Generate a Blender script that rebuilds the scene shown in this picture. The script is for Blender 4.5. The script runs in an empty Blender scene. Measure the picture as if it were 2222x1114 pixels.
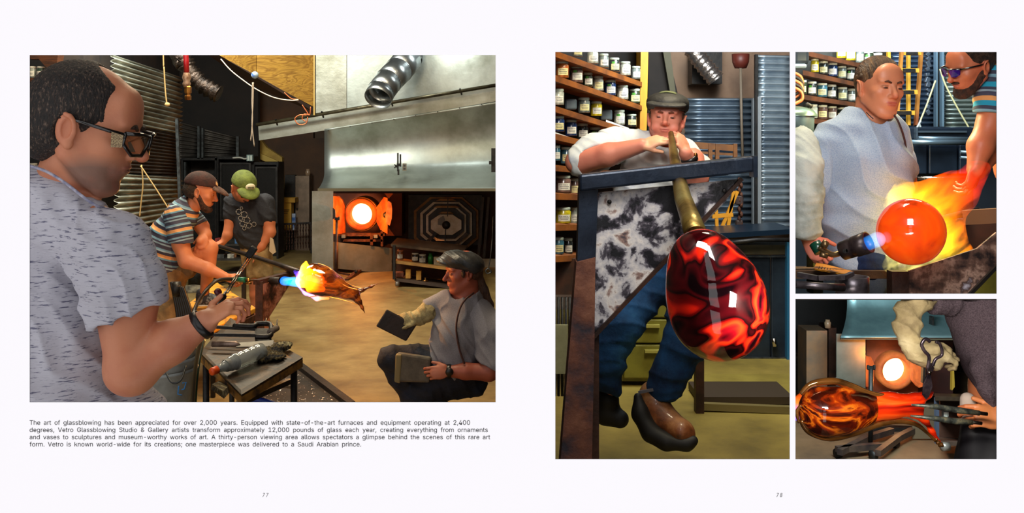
import bpy, bmesh, math, random
import numpy as np
from mathutils import Vector, Matrix, Euler
random.seed(7)
rng = np.random.default_rng(5)
SC = bpy.context.scene
COL = SC.collection

# ------------------------------------------------------------------ camera
F = 2000.0; CX = 1111.0; HY = 300.0; CH = 1.6
cam = bpy.data.cameras.new('camera'); camo = bpy.data.objects.new('camera', cam); COL.objects.link(camo)
camo.location = (0, 0, CH); camo.rotation_euler = (math.pi/2, 0, 0)
cam.sensor_fit = 'HORIZONTAL'; cam.sensor_width = 36.0; cam.lens = F/2222*36.0
cam.shift_y = -(557-HY)/2222; cam.clip_start = 0.02; cam.clip_end = 60
SC.camera = camo

ZK = 1.0   # pushes a whole group of things further into its room
def P(px, py, Z):
    Z = Z*ZK
    return Vector(((px-CX)/F*Z, Z, CH-(py-HY)/F*Z))

# ------------------------------------------------------------------ world, exposure
w = bpy.data.worlds.new('world'); SC.world = w; w.use_nodes = True
w.node_tree.nodes['Background'].inputs[0].default_value = (1, 0.993, 1, 1)
w.node_tree.nodes['Background'].inputs[1].default_value = 1.0
SC.view_settings.view_transform = 'Standard'; SC.view_settings.look = 'None'
SC.view_settings.exposure = 0.0; SC.view_settings.gamma = 1.0; SC.view_settings.use_curve_mapping = False

# ------------------------------------------------------------------ lamps and added fill lights of the four rooms
def area(name, loc, target, size, power, col=(1, 1, 1), sy=None):
    l = bpy.data.lights.new(name, 'AREA'); l.energy = power; l.color = col
    l.shape = 'RECTANGLE'; l.size = size; l.size_y = sy or size
    o = bpy.data.objects.new(name, l); COL.objects.link(o); o.location = loc
    o.rotation_euler = (Vector(target)-Vector(loc)).to_track_quat('-Z', 'Y').to_euler()
    return o
def point(name, loc, power, col, r=0.05):
    l = bpy.data.lights.new(name, 'POINT'); l.energy = power; l.color = col; l.shadow_soft_size = r
    o = bpy.data.objects.new(name, l); COL.objects.link(o); o.location = loc
    return o
def spot(name, loc, target, power, col, angle=60, blend=.6, r=.05):
    l = bpy.data.lights.new(name, 'SPOT'); l.energy = power; l.color = col; l.shadow_soft_size = r
    l.spot_size = math.radians(angle); l.spot_blend = blend
    o = bpy.data.objects.new(name, l); COL.objects.link(o); o.location = loc
    o.rotation_euler = (Vector(target)-Vector(loc)).to_track_quat('-Z', 'Y').to_euler()
    return o
WARM = (1, .74, .42)
# room of the wide picture
area('ceiling_lamp', (-2.6, 7.2, 3.55), (-2.6, 7.8, 0), 1.6, 165, (1, .86, .62))
area('ceiling_lamp', (-.9, 5.2, 3.45), (-1.6, 6.2, 0), .9, 75, (1, .80, .52))
area('hood_lamp', P(985, 60, 9.9), P(965, 170, 10.4), .3, 9, (.92, 1, .98))
area('tube_lamp', (-3.0, 7.6, 3.5), (-3.9, 9.9, 1.4), 1.2, 110, (.80, .95, 1), .3)  # fill light added to brighten the corrugated sheets
area('shop_lamp', (-1.2, 3.1, 3.3), (-2.4, 3.5, .7), .8, 15, (1, .82, .6))
point('furnace_glow', P(785, 470, 10.6), 26, (1, .30, .05), .005)
point('flame_glow', P(690, 575, 5.3), 24, (1, .42, .10), .008)
# room of the upright picture
area('lamp_left', (.35, 2.4, 2.75), (1.4, 4.2, 1.3), .6, 34, (1, .97, .9))
area('lamp_back', (1.6, 5.6, 3.1), (1.5, 7.8, 1.6), 1.4, 190, (.85, .94, 1))
area('lamp_shelf', (1.2, 4.0, 3.1), (.6, 5.4, 1.6), .7, 95, (1, .88, .62))
area('lamp_floor', (1.75, 4.1, 1.9), (1.75, 4.9, 0), .4, 24, (1, .9, .5))
# upper right picture
area('lamp_face', P(1880, -250, 2.2), P(1880, 300, 3.7), .6, 24, (.97, .98, 1))
area('lamp_wall', P(2050, -260, 4.6), P(2000, 250, 6.0), 1.0, 52, (.78, .93, 1))
area('lamp_jars', P(1830, -200, 4.2), P(1810, 220, 5.4), .6, 16, (1, .95, .82))
# lower right picture
point('furnace_glow', P(1942, 805, 5.75), 3, (1, .26, .04), .005)
area('lamp_hood', P(1900, 664, 4.7), P(1920, 760, 6.0), .5, 48, (.75, .95, 1), .1)  # this and the lights below are fills added to brighten the room
area('lamp_vase', P(1850, 662, 2.3), P(1850, 890, 3.1), .45, 17, (1, .95, .88), .1)
area('lamp_coat', P(2060, 662, 2.0), P(2110, 800, 3.0), .3, 7, (1, .93, .95), .1)
area('lamp_floor', P(1900, 700, 4.6), P(1900, 985, 5.4), .5, 3, (1, .85, .65))
# ------------------------------------------------------------------ materials
def srgb(c):
    return tuple((x/255/12.92) if x/255 <= .04045 else ((x/255+.055)/1.055)**2.4 for x in c)
MATS = {}
def node_mat(name):
    m = bpy.data.materials.new(name); m.use_nodes = True
    nt = m.node_tree; b = nt.nodes['Principled BSDF']
    return m, nt, b
def ramp(nt, stops, interp='LINEAR'):
    r = nt.nodes.new('ShaderNodeValToRGB'); cr = r.color_ramp; cr.interpolation = interp
    while len(cr.elements) < len(stops): cr.elements.new(.5)
    while len(cr.elements) > len(stops): cr.elements.remove(cr.elements[-1])
    for e, (p, c) in zip(cr.elements, stops):
        e.position = p; e.color = (*srgb(c), 1)
    return r
def noise(nt, scale, detail=4, rough=.55, dist=0, stretch=None, coord='Object'):
    tc = nt.nodes.new('ShaderNodeTexCoord'); n = nt.nodes.new('ShaderNodeTexNoise')
    n.inputs['Scale'].default_value = scale; n.inputs['Detail'].default_value = detail
    n.inputs['Roughness'].default_value = rough; n.inputs['Distortion'].default_value = dist
    if stretch:
        mp = nt.nodes.new('ShaderNodeMapping'); nt.links.new(tc.outputs[coord], mp.inputs[0])
        mp.inputs['Scale'].default_value = stretch[:3]
        if len(stretch) > 3: mp.inputs['Rotation'].default_value = stretch[3:]
        nt.links.new(mp.outputs[0], n.inputs['Vector'])
    else: nt.links.new(tc.outputs[coord], n.inputs['Vector'])
    return n
def add_bump(nt, b, src, strength, dist=.01):
    bp = nt.nodes.new('ShaderNodeBump'); bp.inputs['Strength'].default_value = strength
    bp.inputs['Distance'].default_value = dist
    nt.links.new(src, bp.inputs['Height']); nt.links.new(bp.outputs[0], b.inputs['Normal'])
def M(name, c1, c2=None, scale=8, rough=.6, metal=0, bump=0, bscale=None, stops=None, coat=0,
      stretch=None, emit=None, estr=0, detail=5, dist=0, spec=None, lo=.38, hi=.62, bdist=.01):
    if name in MATS: return MATS[name]
    m, nt, b = node_mat(name)
    b.inputs['Roughness'].default_value = rough; b.inputs['Metallic'].default_value = metal
    b.inputs['Coat Weight'].default_value = coat
    if spec is not None: b.inputs['Specular IOR Level'].default_value = spec
    b.inputs['Base Color'].default_value = (*srgb(c1), 1)
    if stops is None and c2 is not None: stops = [(lo, c1), (hi, c2)]
    if stops:
        n = noise(nt, scale, detail, .6, dist, stretch); r = ramp(nt, stops)
        nt.links.new(n.outputs['Fac'], r.inputs[0]); nt.links.new(r.outputs[0], b.inputs['Base Color'])
    if bump:
        n = noise(nt, bscale or scale*4, 5, .6, dist, stretch); add_bump(nt, b, n.outputs['Fac'], bump, bdist)
    if estr:
        b.inputs['Emission Color'].default_value = (*srgb(emit), 1); b.inputs['Emission Strength'].default_value = estr
    MATS[name] = m; return m
def M_emit(name, c, s):
    if name in MATS: return MATS[name]
    m, nt, b = node_mat(name)
    b.inputs['Base Color'].default_value = (*srgb(c), 1)
    b.inputs['Emission Color'].default_value = (*srgb(c), 1); b.inputs['Emission Strength'].default_value = s
    MATS[name] = m; return m
def M_glass(name, c, rough=.03, ior=1.5, mix=None):
    m, nt, b = node_mat(name)
    b.inputs['Base Color'].default_value = (*srgb(c), 1); b.inputs['Roughness'].default_value = rough
    b.inputs['Transmission Weight'].default_value = 1; b.inputs['IOR'].default_value = ior
    MATS[name] = m; return m
def M_attr(name, rough=.5, bump=.0, bscale=60, speck=None, sscale=60, stretch=None, spec=.4, lo=.5, hi=.56, sss=0, fac=1.0,
           bdist=.004, coat=0):
    """colour from the mesh's own colour attribute, with optional flecks of a second colour"""
    m, nt, b = node_mat(name)
    a = nt.nodes.new('ShaderNodeAttribute'); a.attribute_name = 'Col'
    src = a.outputs['Color']
    b.inputs['Roughness'].default_value = rough; b.inputs['Specular IOR Level'].default_value = spec
    b.inputs['Coat Weight'].default_value = coat
    if sss:
        b.inputs['Subsurface Weight'].default_value = sss; b.inputs['Subsurface Radius'].default_value = (.8, .3, .15)
        b.inputs['Subsurface Scale'].default_value = .01
    if speck:
        n = noise(nt, sscale, 4, .6, 0, stretch)
        mr = nt.nodes.new('ShaderNodeMapRange'); mr.inputs[1].default_value = lo; mr.inputs[2].default_value = hi
        mr.inputs[3].default_value = 0; mr.inputs[4].default_value = fac
        nt.links.new(n.outputs['Fac'], mr.inputs[0])
        mx = nt.nodes.new('ShaderNodeMix'); mx.data_type = 'RGBA'
        nt.links.new(mr.outputs[0], mx.inputs['Factor']); nt.links.new(src, mx.inputs['A'])
        mx.inputs['B'].default_value = (*srgb(speck), 1)
        src = mx.outputs['Result']
    nt.links.new(src, b.inputs['Base Color'])
    if bump:
        n = noise(nt, bscale, 4, .6, 0, stretch); add_bump(nt, b, n.outputs['Fac'], bump, bdist)
    MATS[name] = m; return m
def M_stripe(name, stops, rough=.85):
    m, nt, b = node_mat(name)
    a = nt.nodes.new('ShaderNodeAttribute'); a.attribute_name = 'st'
    f = nt.nodes.new('ShaderNodeMath'); f.operation = 'FRACT'; nt.links.new(a.outputs['Fac'], f.inputs[0])
    r = ramp(nt, stops, 'CONSTANT'); nt.links.new(f.outputs[0], r.inputs[0]); nt.links.new(r.outputs[0], b.inputs['Base Color'])
    b.inputs['Roughness'].default_value = rough
    n = noise(nt, 25, 4); add_bump(nt, b, n.outputs['Fac'], .5, .006)
    return m

# ------------------------------------------------------------------ objects
def wloc(o):
    v = Vector((0, 0, 0))
    while o is not None: v = v+o.location; o = o.parent
    return v
def tag(o, label, cat, group=None, kind=None):
    o['label'] = label; o['category'] = cat
    if group: o['group'] = group
    if kind: o['kind'] = kind
    return o
def thing(name, label, cat, loc=(0, 0, 0), group=None):
    o = bpy.data.objects.new(name, None); COL.objects.link(o); o.location = loc; o.empty_display_size = .05
    return tag(o, label, cat, group)
def link_mesh(name, me, mat, parent, label=None):
    o = bpy.data.objects.new(name, me); COL.objects.link(o)
    for mm in (mat if isinstance(mat, (list, tuple)) else [mat]):
        if mm is not None: me.materials.append(mm)
    o.parent = parent
    if label: o['label'] = label
    return o
class MB:
    """collects shapes in world coordinates and links them as ONE mesh object"""
    def __init__(s): s.v = []; s.f = []; s.sm = []; s.mi = []; s.m = 0
    def add(s, vs, fs, smooth=False):
        n = len(s.v); s.v += [tuple(v) for v in vs]
        for f in fs: s.f.append(tuple(i+n for i in f)); s.sm.append(smooth); s.mi.append(s.m)
        return s
    def hexa(s, c):   # 8 corners: bottom 4 then top 4
        return s.add(c, [(0, 3, 2, 1), (4, 5, 6, 7), (0, 1, 5, 4), (1, 2, 6, 5), (2, 3, 7, 6), (3, 0, 4, 7)])
    def box(s, lo, hi):
        (a, b, c), (d, e, f) = lo, hi
        return s.hexa([(a, b, c), (d, b, c), (d, e, c), (a, e, c), (a, b, f), (d, b, f), (d, e, f), (a, e, f)])
    def obox(s, cen, size, R=None, taper=1):
        R = R or Matrix.Identity(3); cen = Vector(cen); x, y, z = [q/2 for q in size]; t = taper
        cs = [(-x, -y, -z), (x, -y, -z), (x, y, -z), (-x, y, -z), (-x*t, -y*t, z), (x*t, -y*t, z), (x*t, y*t, z), (-x*t, y*t, z)]
        return s.hexa([cen+R@Vector(c) for c in cs])
    def pbox(s, x0, y0, x1, y1, Z, d):  # front face at depth Z filling the pixel box, d metres deep
        a = P(x0, y1, Z); b = P(x1, y0, Z)
        return s.box((a.x, a.y, a.z), (b.x, a.y+d, b.z))
    def prism(s, pts, off, smooth=False):   # polygon of 3D points extruded by vector off
        n = len(pts); pts = [Vector(p) for p in pts]; off = Vector(off)
        vs = pts+[p+off for p in pts]
        fs = [tuple(range(n))[::-1], tuple(range(n, 2*n))]+[(i, (i+1) % n, (i+1) % n+n, i+n) for i in range(n)]
        return s.add(vs, fs, smooth)
    def poly(s, pxs, Z, d):   # pixel polygon at depth Z (a number, or one per point), thickness d
        zs = Z if isinstance(Z, (list, tuple)) else [Z]*len(pxs)
        return s.prism([P(x, y, z) for (x, y), z in zip(pxs, zs)], (0, d, 0))
    def bar(s, a, b, w, h=None, up=(0, 0, 1)):
        a = Vector(a); b = Vector(b); h = h or w; d = (b-a).normalized(); up = Vector(up)
        if abs(d.dot(up)) > .95: up = Vector((0, 1, 0))
        x = d.cross(up).normalized()*w/2; y = x.cross(d).normalized()*h/2
        return s.hexa([a-x-y, a+x-y, a+x+y, a-x+y, b-x-y, b+x-y, b+x+y, b-x+y])
    def tube(s, pts, r, n=12, cap=True, smooth=True):
        pts = [Vector(p) for p in pts]; rs = r if isinstance(r, (list, tuple)) else [r]*len(pts)
        vs = []; prev = None
        for i, p in enumerate(pts):
            d = (pts[min(i+1, len(pts)-1)]-pts[max(i-1, 0)]).normalized()
            if prev is None:
                up = Vector((0, 0, 1)) if abs(d.z) < .9 else Vector((1, 0, 0)); x = d.cross(up).normalized()
            else: x = (prev-d*prev.dot(d)).normalized()
            prev = x; y = d.cross(x)
            for k in range(n):
                a = 2*math.pi*k/n; vs.append(p+(x*math.cos(a)+y*math.sin(a))*rs[i])
        fs = [(i*n+k, i*n+(k+1) % n, (i+1)*n+(k+1) % n, (i+1)*n+k) for i in range(len(pts)-1) for k in range(n)]
        s.add(vs, fs, smooth)
        if cap:
            m = len(s.v)-len(vs); s.f.append(tuple(m+k for k in range(n))[::-1]); s.sm.append(False); s.mi.append(s.m)
            q = m+(len(pts)-1)*n; s.f.append(tuple(q+k for k in range(n))); s.sm.append(False); s.mi.append(s.m)
        return s
    def lathe(s, prof, cen, axis=(0, 0, 1), n=24, smooth=True, sx=1):   # prof: (radius, height along axis)
        ax = Vector(axis).normalized(); up = Vector((0, 0, 1)) if abs(ax.z) < .9 else Vector((1, 0, 0))
        x = ax.cross(up).normalized(); y = ax.cross(x); cen = Vector(cen)
        vs = [cen+ax*h+(x*math.cos(2*math.pi*k/n)*sx+y*math.sin(2*math.pi*k/n))*r for r, h in prof for k in range(n)]
        fs = [(i*n+k, i*n+(k+1) % n, (i+1)*n+(k+1) % n, (i+1)*n+k) for i in range(len(prof)-1) for k in range(n)]
        return s.add(vs, fs, smooth)
    def grid(s, fn, nu, nv, smooth=True):
        vs = [fn(i/nu, j/nv) for i in range(nu+1) for j in range(nv+1)]
        fs = [(i*(nv+1)+j, (i+1)*(nv+1)+j, (i+1)*(nv+1)+j+1, i*(nv+1)+j+1) for i in range(nu) for j in range(nv)]
        return s.add(vs, fs, smooth)
    def build(s, name, mat, parent=None, label=None, bevel=0, solid=0, sub=0, local=False):
        me = bpy.data.meshes.new(name)
        if local: org = Vector((0, 0, 0)); loc = Vector((0, 0, 0))
        elif parent is not None: org = wloc(parent); loc = Vector((0, 0, 0))
        else:
            a = np.array(s.v); org = Vector(((a[:, 0].min()+a[:, 0].max())/2, (a[:, 1].min()+a[:, 1].max())/2, a[:, 2].min())); loc = org
        me.from_pydata([(x-org.x, y-org.y, z-org.z) for x, y, z in s.v], [], s.f)
        me.polygons.foreach_set('use_smooth', s.sm); me.polygons.foreach_set('material_index', s.mi)
        bm = bmesh.new(); bm.from_mesh(me)
        if not solid: bmesh.ops.recalc_face_normals(bm, faces=bm.faces)
        bm.to_mesh(me); bm.free(); me.update()
        o = link_mesh(name, me, mat, parent, label); o.location = loc
        if solid:
            md = o.modifiers.new('solid', 'SOLIDIFY'); md.thickness = solid; md.offset = 0
        if sub:
            md = o.modifiers.new('sub', 'SUBSURF'); md.levels = sub; md.render_levels = sub
        if bevel:
            md = o.modifiers.new('bevel', 'BEVEL'); md.width = bevel; md.segments = 2; md.limit_method = 'ANGLE'
        return o
def struct(o): o['kind'] = 'structure'; return o
def one(mb, name, label, cat, mat, group=None, **k):
    return tag(mb.build(name, mat, **k), label, cat, group)
def px_path(pts, Z): return [P(p[0], p[1], (p[2] if len(p) > 2 else Z)) for p in pts]
def curve_pts(pts, n=6):
    """Catmull-Rom through the points"""
    pts = [Vector(p) for p in pts]; out = []
    for i in range(len(pts)-1):
        a = pts[max(i-1, 0)]; b = pts[i]; c = pts[i+1]; d = pts[min(i+2, len(pts)-1)]
        for k in range(n):
            t = k/n
            out.append(.5*((2*b)+(c-a)*t+(2*a-5*b+4*c-d)*t*t+(3*b-a-3*c+d)*t**3))
    out.append(pts[-1]); return out
def copy_tree(root, loc=None, rot=None):
    r = root.copy(); COL.objects.link(r)
    for ch in list(root.children):
        c = ch.copy(); COL.objects.link(c); c.parent = r
        for g in list(ch.children):
            d = g.copy(); COL.objects.link(d); d.parent = c
    if loc is not None: r.location = loc
    if rot is not None: r.rotation_euler = rot
    return r

# ------------------------------------------------------------------ soft bodies: smooth-blended solids turned into one surface
class Soft:
    def __init__(s): s.p = []; s.st = None
    def add(s, kind, pr, op='+', k=.01, col=None, st=None):
        s.p.append((kind, pr, op, k, None if col is None else np.array(srgb(col), np.float32), st)); return s
    def cone(s, a, ra, b, rb, k=.01, col=None, op='+', st=None):
        return s.add('c', (np.array(a, np.float32), ra, np.array(b, np.float32), rb), op, k, col, st)
    def ell(s, c, r, R=None, k=.01, col=None, op='+', st=None):
        R = np.eye(3) if R is None else np.array(R)
        return s.add('e', (np.array(c, np.float32), np.array(r, np.float32), R.astype(np.float32)), op, k, col, st)
    def plane(s, p, n, k=.002, op='&'):   # keeps the side the normal points AWAY from
        n = np.array(Vector(n).normalized(), np.float32)
        return s.add('p', (np.array(p, np.float32), n), op, k)
    @staticmethod
    def dist(kind, pr, X, Y, Z):
        if kind == 'c':
            a, ra, b, rb = pr; ba = b-a; L = float(ba@ba)+1e-12
            h = ((X-a[0])*ba[0]+(Y-a[1])*ba[1]+(Z-a[2])*ba[2])/L; h = np.clip(h, 0, 1)
            return np.sqrt((X-a[0]-h*ba[0])**2+(Y-a[1]-h*ba[1])**2+(Z-a[2]-h*ba[2])**2)-(ra+(rb-ra)*h)
        if kind == 'e':
            c, r, R = pr; x, y, z = X-c[0], Y-c[1], Z-c[2]
            q = [x*R[0, i]+y*R[1, i]+z*R[2, i] for i in range(3)]
            k0 = np.sqrt(sum((q[i]/r[i])**2 for i in range(3)))
            k1 = np.sqrt(sum((q[i]/r[i]**2)**2 for i in range(3)))+1e-9
            return k0*(k0-1)/k1
        p, n = pr
        return (X-p[0])*n[0]+(Y-p[1])*n[1]+(Z-p[2])*n[2]
    @staticmethod
    def comb(f, d, op, k):
        if op == '+':
            h = np.maximum(k-np.abs(f-d), 0)/k; return np.minimum(f, d)-h*h*k*.25
        if op == '-': d = -d
        h = np.maximum(k-np.abs(f-d), 0)/k; return np.maximum(f, d)+h*h*k*.25
    def bb(s, kind, pr):
        if kind == 'c':
            a, ra, b, rb = pr; r = max(ra, rb); return np.minimum(a, b)-r, np.maximum(a, b)+r
        if kind == 'e':
            c, r, R = pr; e = np.sqrt((R**2)@(r**2)); return c-e, c+e
        return None
    def axis(s, lo, hi, res, fine):
        ts = [lo]; t = lo
        while t < hi:
            h = res
            for a, b, fr in fine:
                if a <= t <= b: h = min(h, fr)
            t += h; ts.append(t)
        return np.array(ts, np.float32)
    def mesh(s, name, mat, parent, res, fine=(), label=None, disp=None, smooth=1, defcol=(150, 150, 150), grow=0.0):
        """fine: list of (centre, half size, fine step)"""
        bbs = [s.bb(k, pr) for k, pr, op, *_ in s.p if op == '+']
        lo = np.min([b[0] for b in bbs], 0)-2.5*res; hi = np.max([b[1] for b in bbs], 0)+2.5*res
        ax = [s.axis(lo[i], hi[i], res, [(c[i]-hs, c[i]+hs, fr) for c, hs, fr in fine]) for i in range(3)]
        n = [len(a) for a in ax]
        f = np.full(n, .5, np.float32)
        for kind, pr, op, k, col, st in s.p:
            if op == 'paint': continue
            if op == '&': sl = [slice(0, n[i]) for i in range(3)]
            else:
                b = s.bb(kind, pr)
                if b is None: sl = [slice(0, n[i]) for i in range(3)]
                else:
                    pad = k+2.5*res
                    sl = [slice(max(int(np.searchsorted(ax[i], b[0][i]-pad))-1, 0), int(np.searchsorted(ax[i], b[1][i]+pad))+1) for i in range(3)]
            X = ax[0][sl[0]][:, None, None]; Y = ax[1][sl[1]][None, :, None]; Z = ax[2][sl[2]][None, None, :]
            sl = tuple(sl)
            if f[sl].size == 0: continue
            f[sl] = s.comb(f[sl], s.dist(kind, pr, X, Y, Z)-(grow if op == '+' else 0), op, k)
        ins = f < 0
        # active cells
        c8 = [ins[i:n[0]-1+i, j:n[1]-1+j, l:n[2]-1+l] for i in (0, 1) for j in (0, 1) for l in (0, 1)]
        anyv = c8[0].copy(); allv = c8[0].copy()
        for c in c8[1:]: anyv |= c; allv &= c
        act = anyv & ~allv
        I = np.argwhere(act); N = len(I)
        if N == 0: raise RuntimeError('empty soft body '+name)
        idx = np.full(act.shape, -1, np.int32); idx[act] = np.arange(N)
        offs = [(i, j, l) for i in (0, 1) for j in (0, 1) for l in (0, 1)]
        val = np.stack([f[I[:, 0]+o[0], I[:, 1]+o[1], I[:, 2]+o[2]] for o in offs], 1)
        pos = np.stack([np.stack([ax[a][I[:, a]+o[a]] for a in range(3)], 1) for o in offs], 1)
        acc = np.zeros((N, 3), np.float32); cnt = np.zeros(N, np.float32)
        for a in range(8):
            for b in range(a+1, 8):
                if sum(abs(offs[a][q]-offs[b][q]) for q in range(3)) != 1: continue
                va, vb = val[:, a], val[:, b]; m = (va < 0) != (vb < 0)
                t = (va[m]/(va[m]-vb[m]))[:, None]
                acc[m] += pos[m, a]+(pos[m, b]-pos[m, a])*t; cnt[m] += 1
        V = acc/cnt[:, None]
        quads = []
        for a in range(3):
            b, c = (a+1) % 3, (a+2) % 3
            s0 = [slice(None)]*3; s1 = [slice(None)]*3; s0[a] = slice(0, n[a]-1); s1[a] = slice(1, n[a])
            g0 = ins[tuple(s0)]; g1 = ins[tuple(s1)]
            E = np.argwhere(g0 != g1)
            E = E[(E[:, b] > 0) & (E[:, c] > 0) & (E[:, b] < n[b]-1) & (E[:, c] < n[c]-1)]
            flip = g0[E[:, 0], E[:, 1], E[:, 2]]
            def cell(db, dc):
                q = E.copy(); q[:, b] += db; q[:, c] += dc; return idx[q[:, 0], q[:, 1], q[:, 2]]
            Q = np.stack([cell(-1, -1), cell(0, -1), cell(0, 0), cell(-1, 0)], 1)
            Q[~flip] = Q[~flip][:, ::-1]; quads.append(Q)
        Q = np.concatenate(quads); Q = Q[(Q >= 0).all(1)]
        for _ in range(smooth):
            A = np.zeros_like(V); C = np.zeros(N, np.float32)
            for i in range(4):
                u, v_ = Q[:, i], Q[:, (i+1) % 4]
                np.add.at(A, u, V[v_]); np.add.at(C, u, 1); np.add.at(A, v_, V[u]); np.add.at(C, v_, 1)
            V = V*.5+.5*A/np.maximum(C, 1)[:, None]
        # colours and stripe coordinate
        X, Y, Z = V[:, 0], V[:, 1], V[:, 2]
        g = np.full(N, .5, np.float32); col = np.tile(np.array(srgb(defcol), np.float32), (N, 1)); sv = np.zeros(N, np.float32)
        for kind, pr, op, k, pc, st in s.p:
            if op != '+':
                if op == 'paint': pass
                else: continue
            d = s.dist(kind, pr, X, Y, Z)
            if op == 'paint':
                wgt = np.clip(.5-d/k, 0, 1)[:, None]; col = col*(1-wgt)+pc*wgt; continue
            if pc is not None:
                kk = max(k*.6, 1e-4); wgt = np.clip(.5+.5*(g-d)/kk, 0, 1)[:, None]; col = col*(1-wgt)+pc*wgt
            if st is not None:
                o_, dr, fr, ph = st; m = d < g
                sv[m] = ((V[m]-np.array(o_, np.float32))@np.array(dr, np.float32))*fr+ph
            g = s.comb(g, d, '+', k)
        if disp is not None:
            nv = np.zeros_like(V)
            e1 = V[Q[:, 2]]-V[Q[:, 0]]; e2 = V[Q[:, 3]]-V[Q[:, 1]]; cr = np.cross(e1, e2)
            for i in range(4): np.add.at(nv, Q[:, i], cr)
            nv /= np.linalg.norm(nv, axis=1)[:, None]+1e-9
            V = V+nv*disp(V)[:, None].astype(np.float32)
        org = np.array(wloc(parent)) if parent is not None else np.zeros(3)
        me = bpy.data.meshes.new(name)
        W = (V-org).astype(np.float32)
        me.vertices.add(N); me.vertices.foreach_set('co', W.ravel())
        me.loops.add(len(Q)*4); me.loops.foreach_set('vertex_index', Q.ravel().astype(np.int32))
        me.polygons.add(len(Q)); me.polygons.foreach_set('loop_start', np.arange(0, len(Q)*4, 4, dtype=np.int32))
        me.polygons.foreach_set('loop_total', np.full(len(Q), 4, np.int32))
        me.update(calc_edges=True); me.validate()
        me.polygons.foreach_set('use_smooth', np.ones(len(me.polygons), bool))
        at = me.attributes.new('Col', 'FLOAT_COLOR', 'POINT'); at.data.foreach_set('color', np.concatenate([col, np.ones((N, 1), np.float32)], 1).ravel().astype(np.float32))
        at = me.attributes.new('st', 'FLOAT', 'POINT'); at.data.foreach_set('value', sv)
        return link_mesh(name, me, mat, parent, label)
    def paint(s, c, r, R, k, col):
        return s.add('e', (np.array(c, np.float32), np.array(r, np.float32), np.eye(3, dtype=np.float32) if R is None else np.array(R, np.float32)), 'paint', k, col)
# ------------------------------------------------------------------ figures
SKIN = (206, 138, 108); RED = (190, 95, 78)
class Fig:
    """pixel-measured figure at distance Z0: points are (px, py, depth in pixels away from the camera)"""
    def __init__(s, Z0): s.Z = Z0; s.u = Z0/F
    def pt(s, x, y, d=0): return P(x, y, s.Z+d*s.u)
    def cone(s, sd, a, b, k=8, col=None, st=None, op='+'):
        sd.cone(s.pt(*a[:3]), a[3]*s.u, s.pt(*b[:3]), b[3]*s.u, k*s.u, col, op, st)
    def chain(s, sd, pts, k=8, col=None, st=None, op='+'):
        for a, b in zip(pts[:-1], pts[1:]): s.cone(sd, a, b, k, col, st, op)
    def ell(s, sd, c, r, rot=0, k=8, col=None, op='+', st=None):   # rot: turn in the picture plane, degrees clockwise
        a = math.radians(rot); R = np.array([[math.cos(a), 0, math.sin(a)], [0, 1, 0], [-math.sin(a), 0, math.cos(a)]])
        sd.ell(s.pt(*c), [q*s.u for q in (r[0], r[2], r[1])], R, k*s.u, col, op, st)
    def plane(s, sd, p, n, k=1.5): sd.plane(s.pt(*p), (n[0], n[2] if len(n) > 2 else 0, -n[1]), k*s.u)
    def dir(s, x, y, d=0): return Vector((x, d, -y)).normalized()
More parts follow.
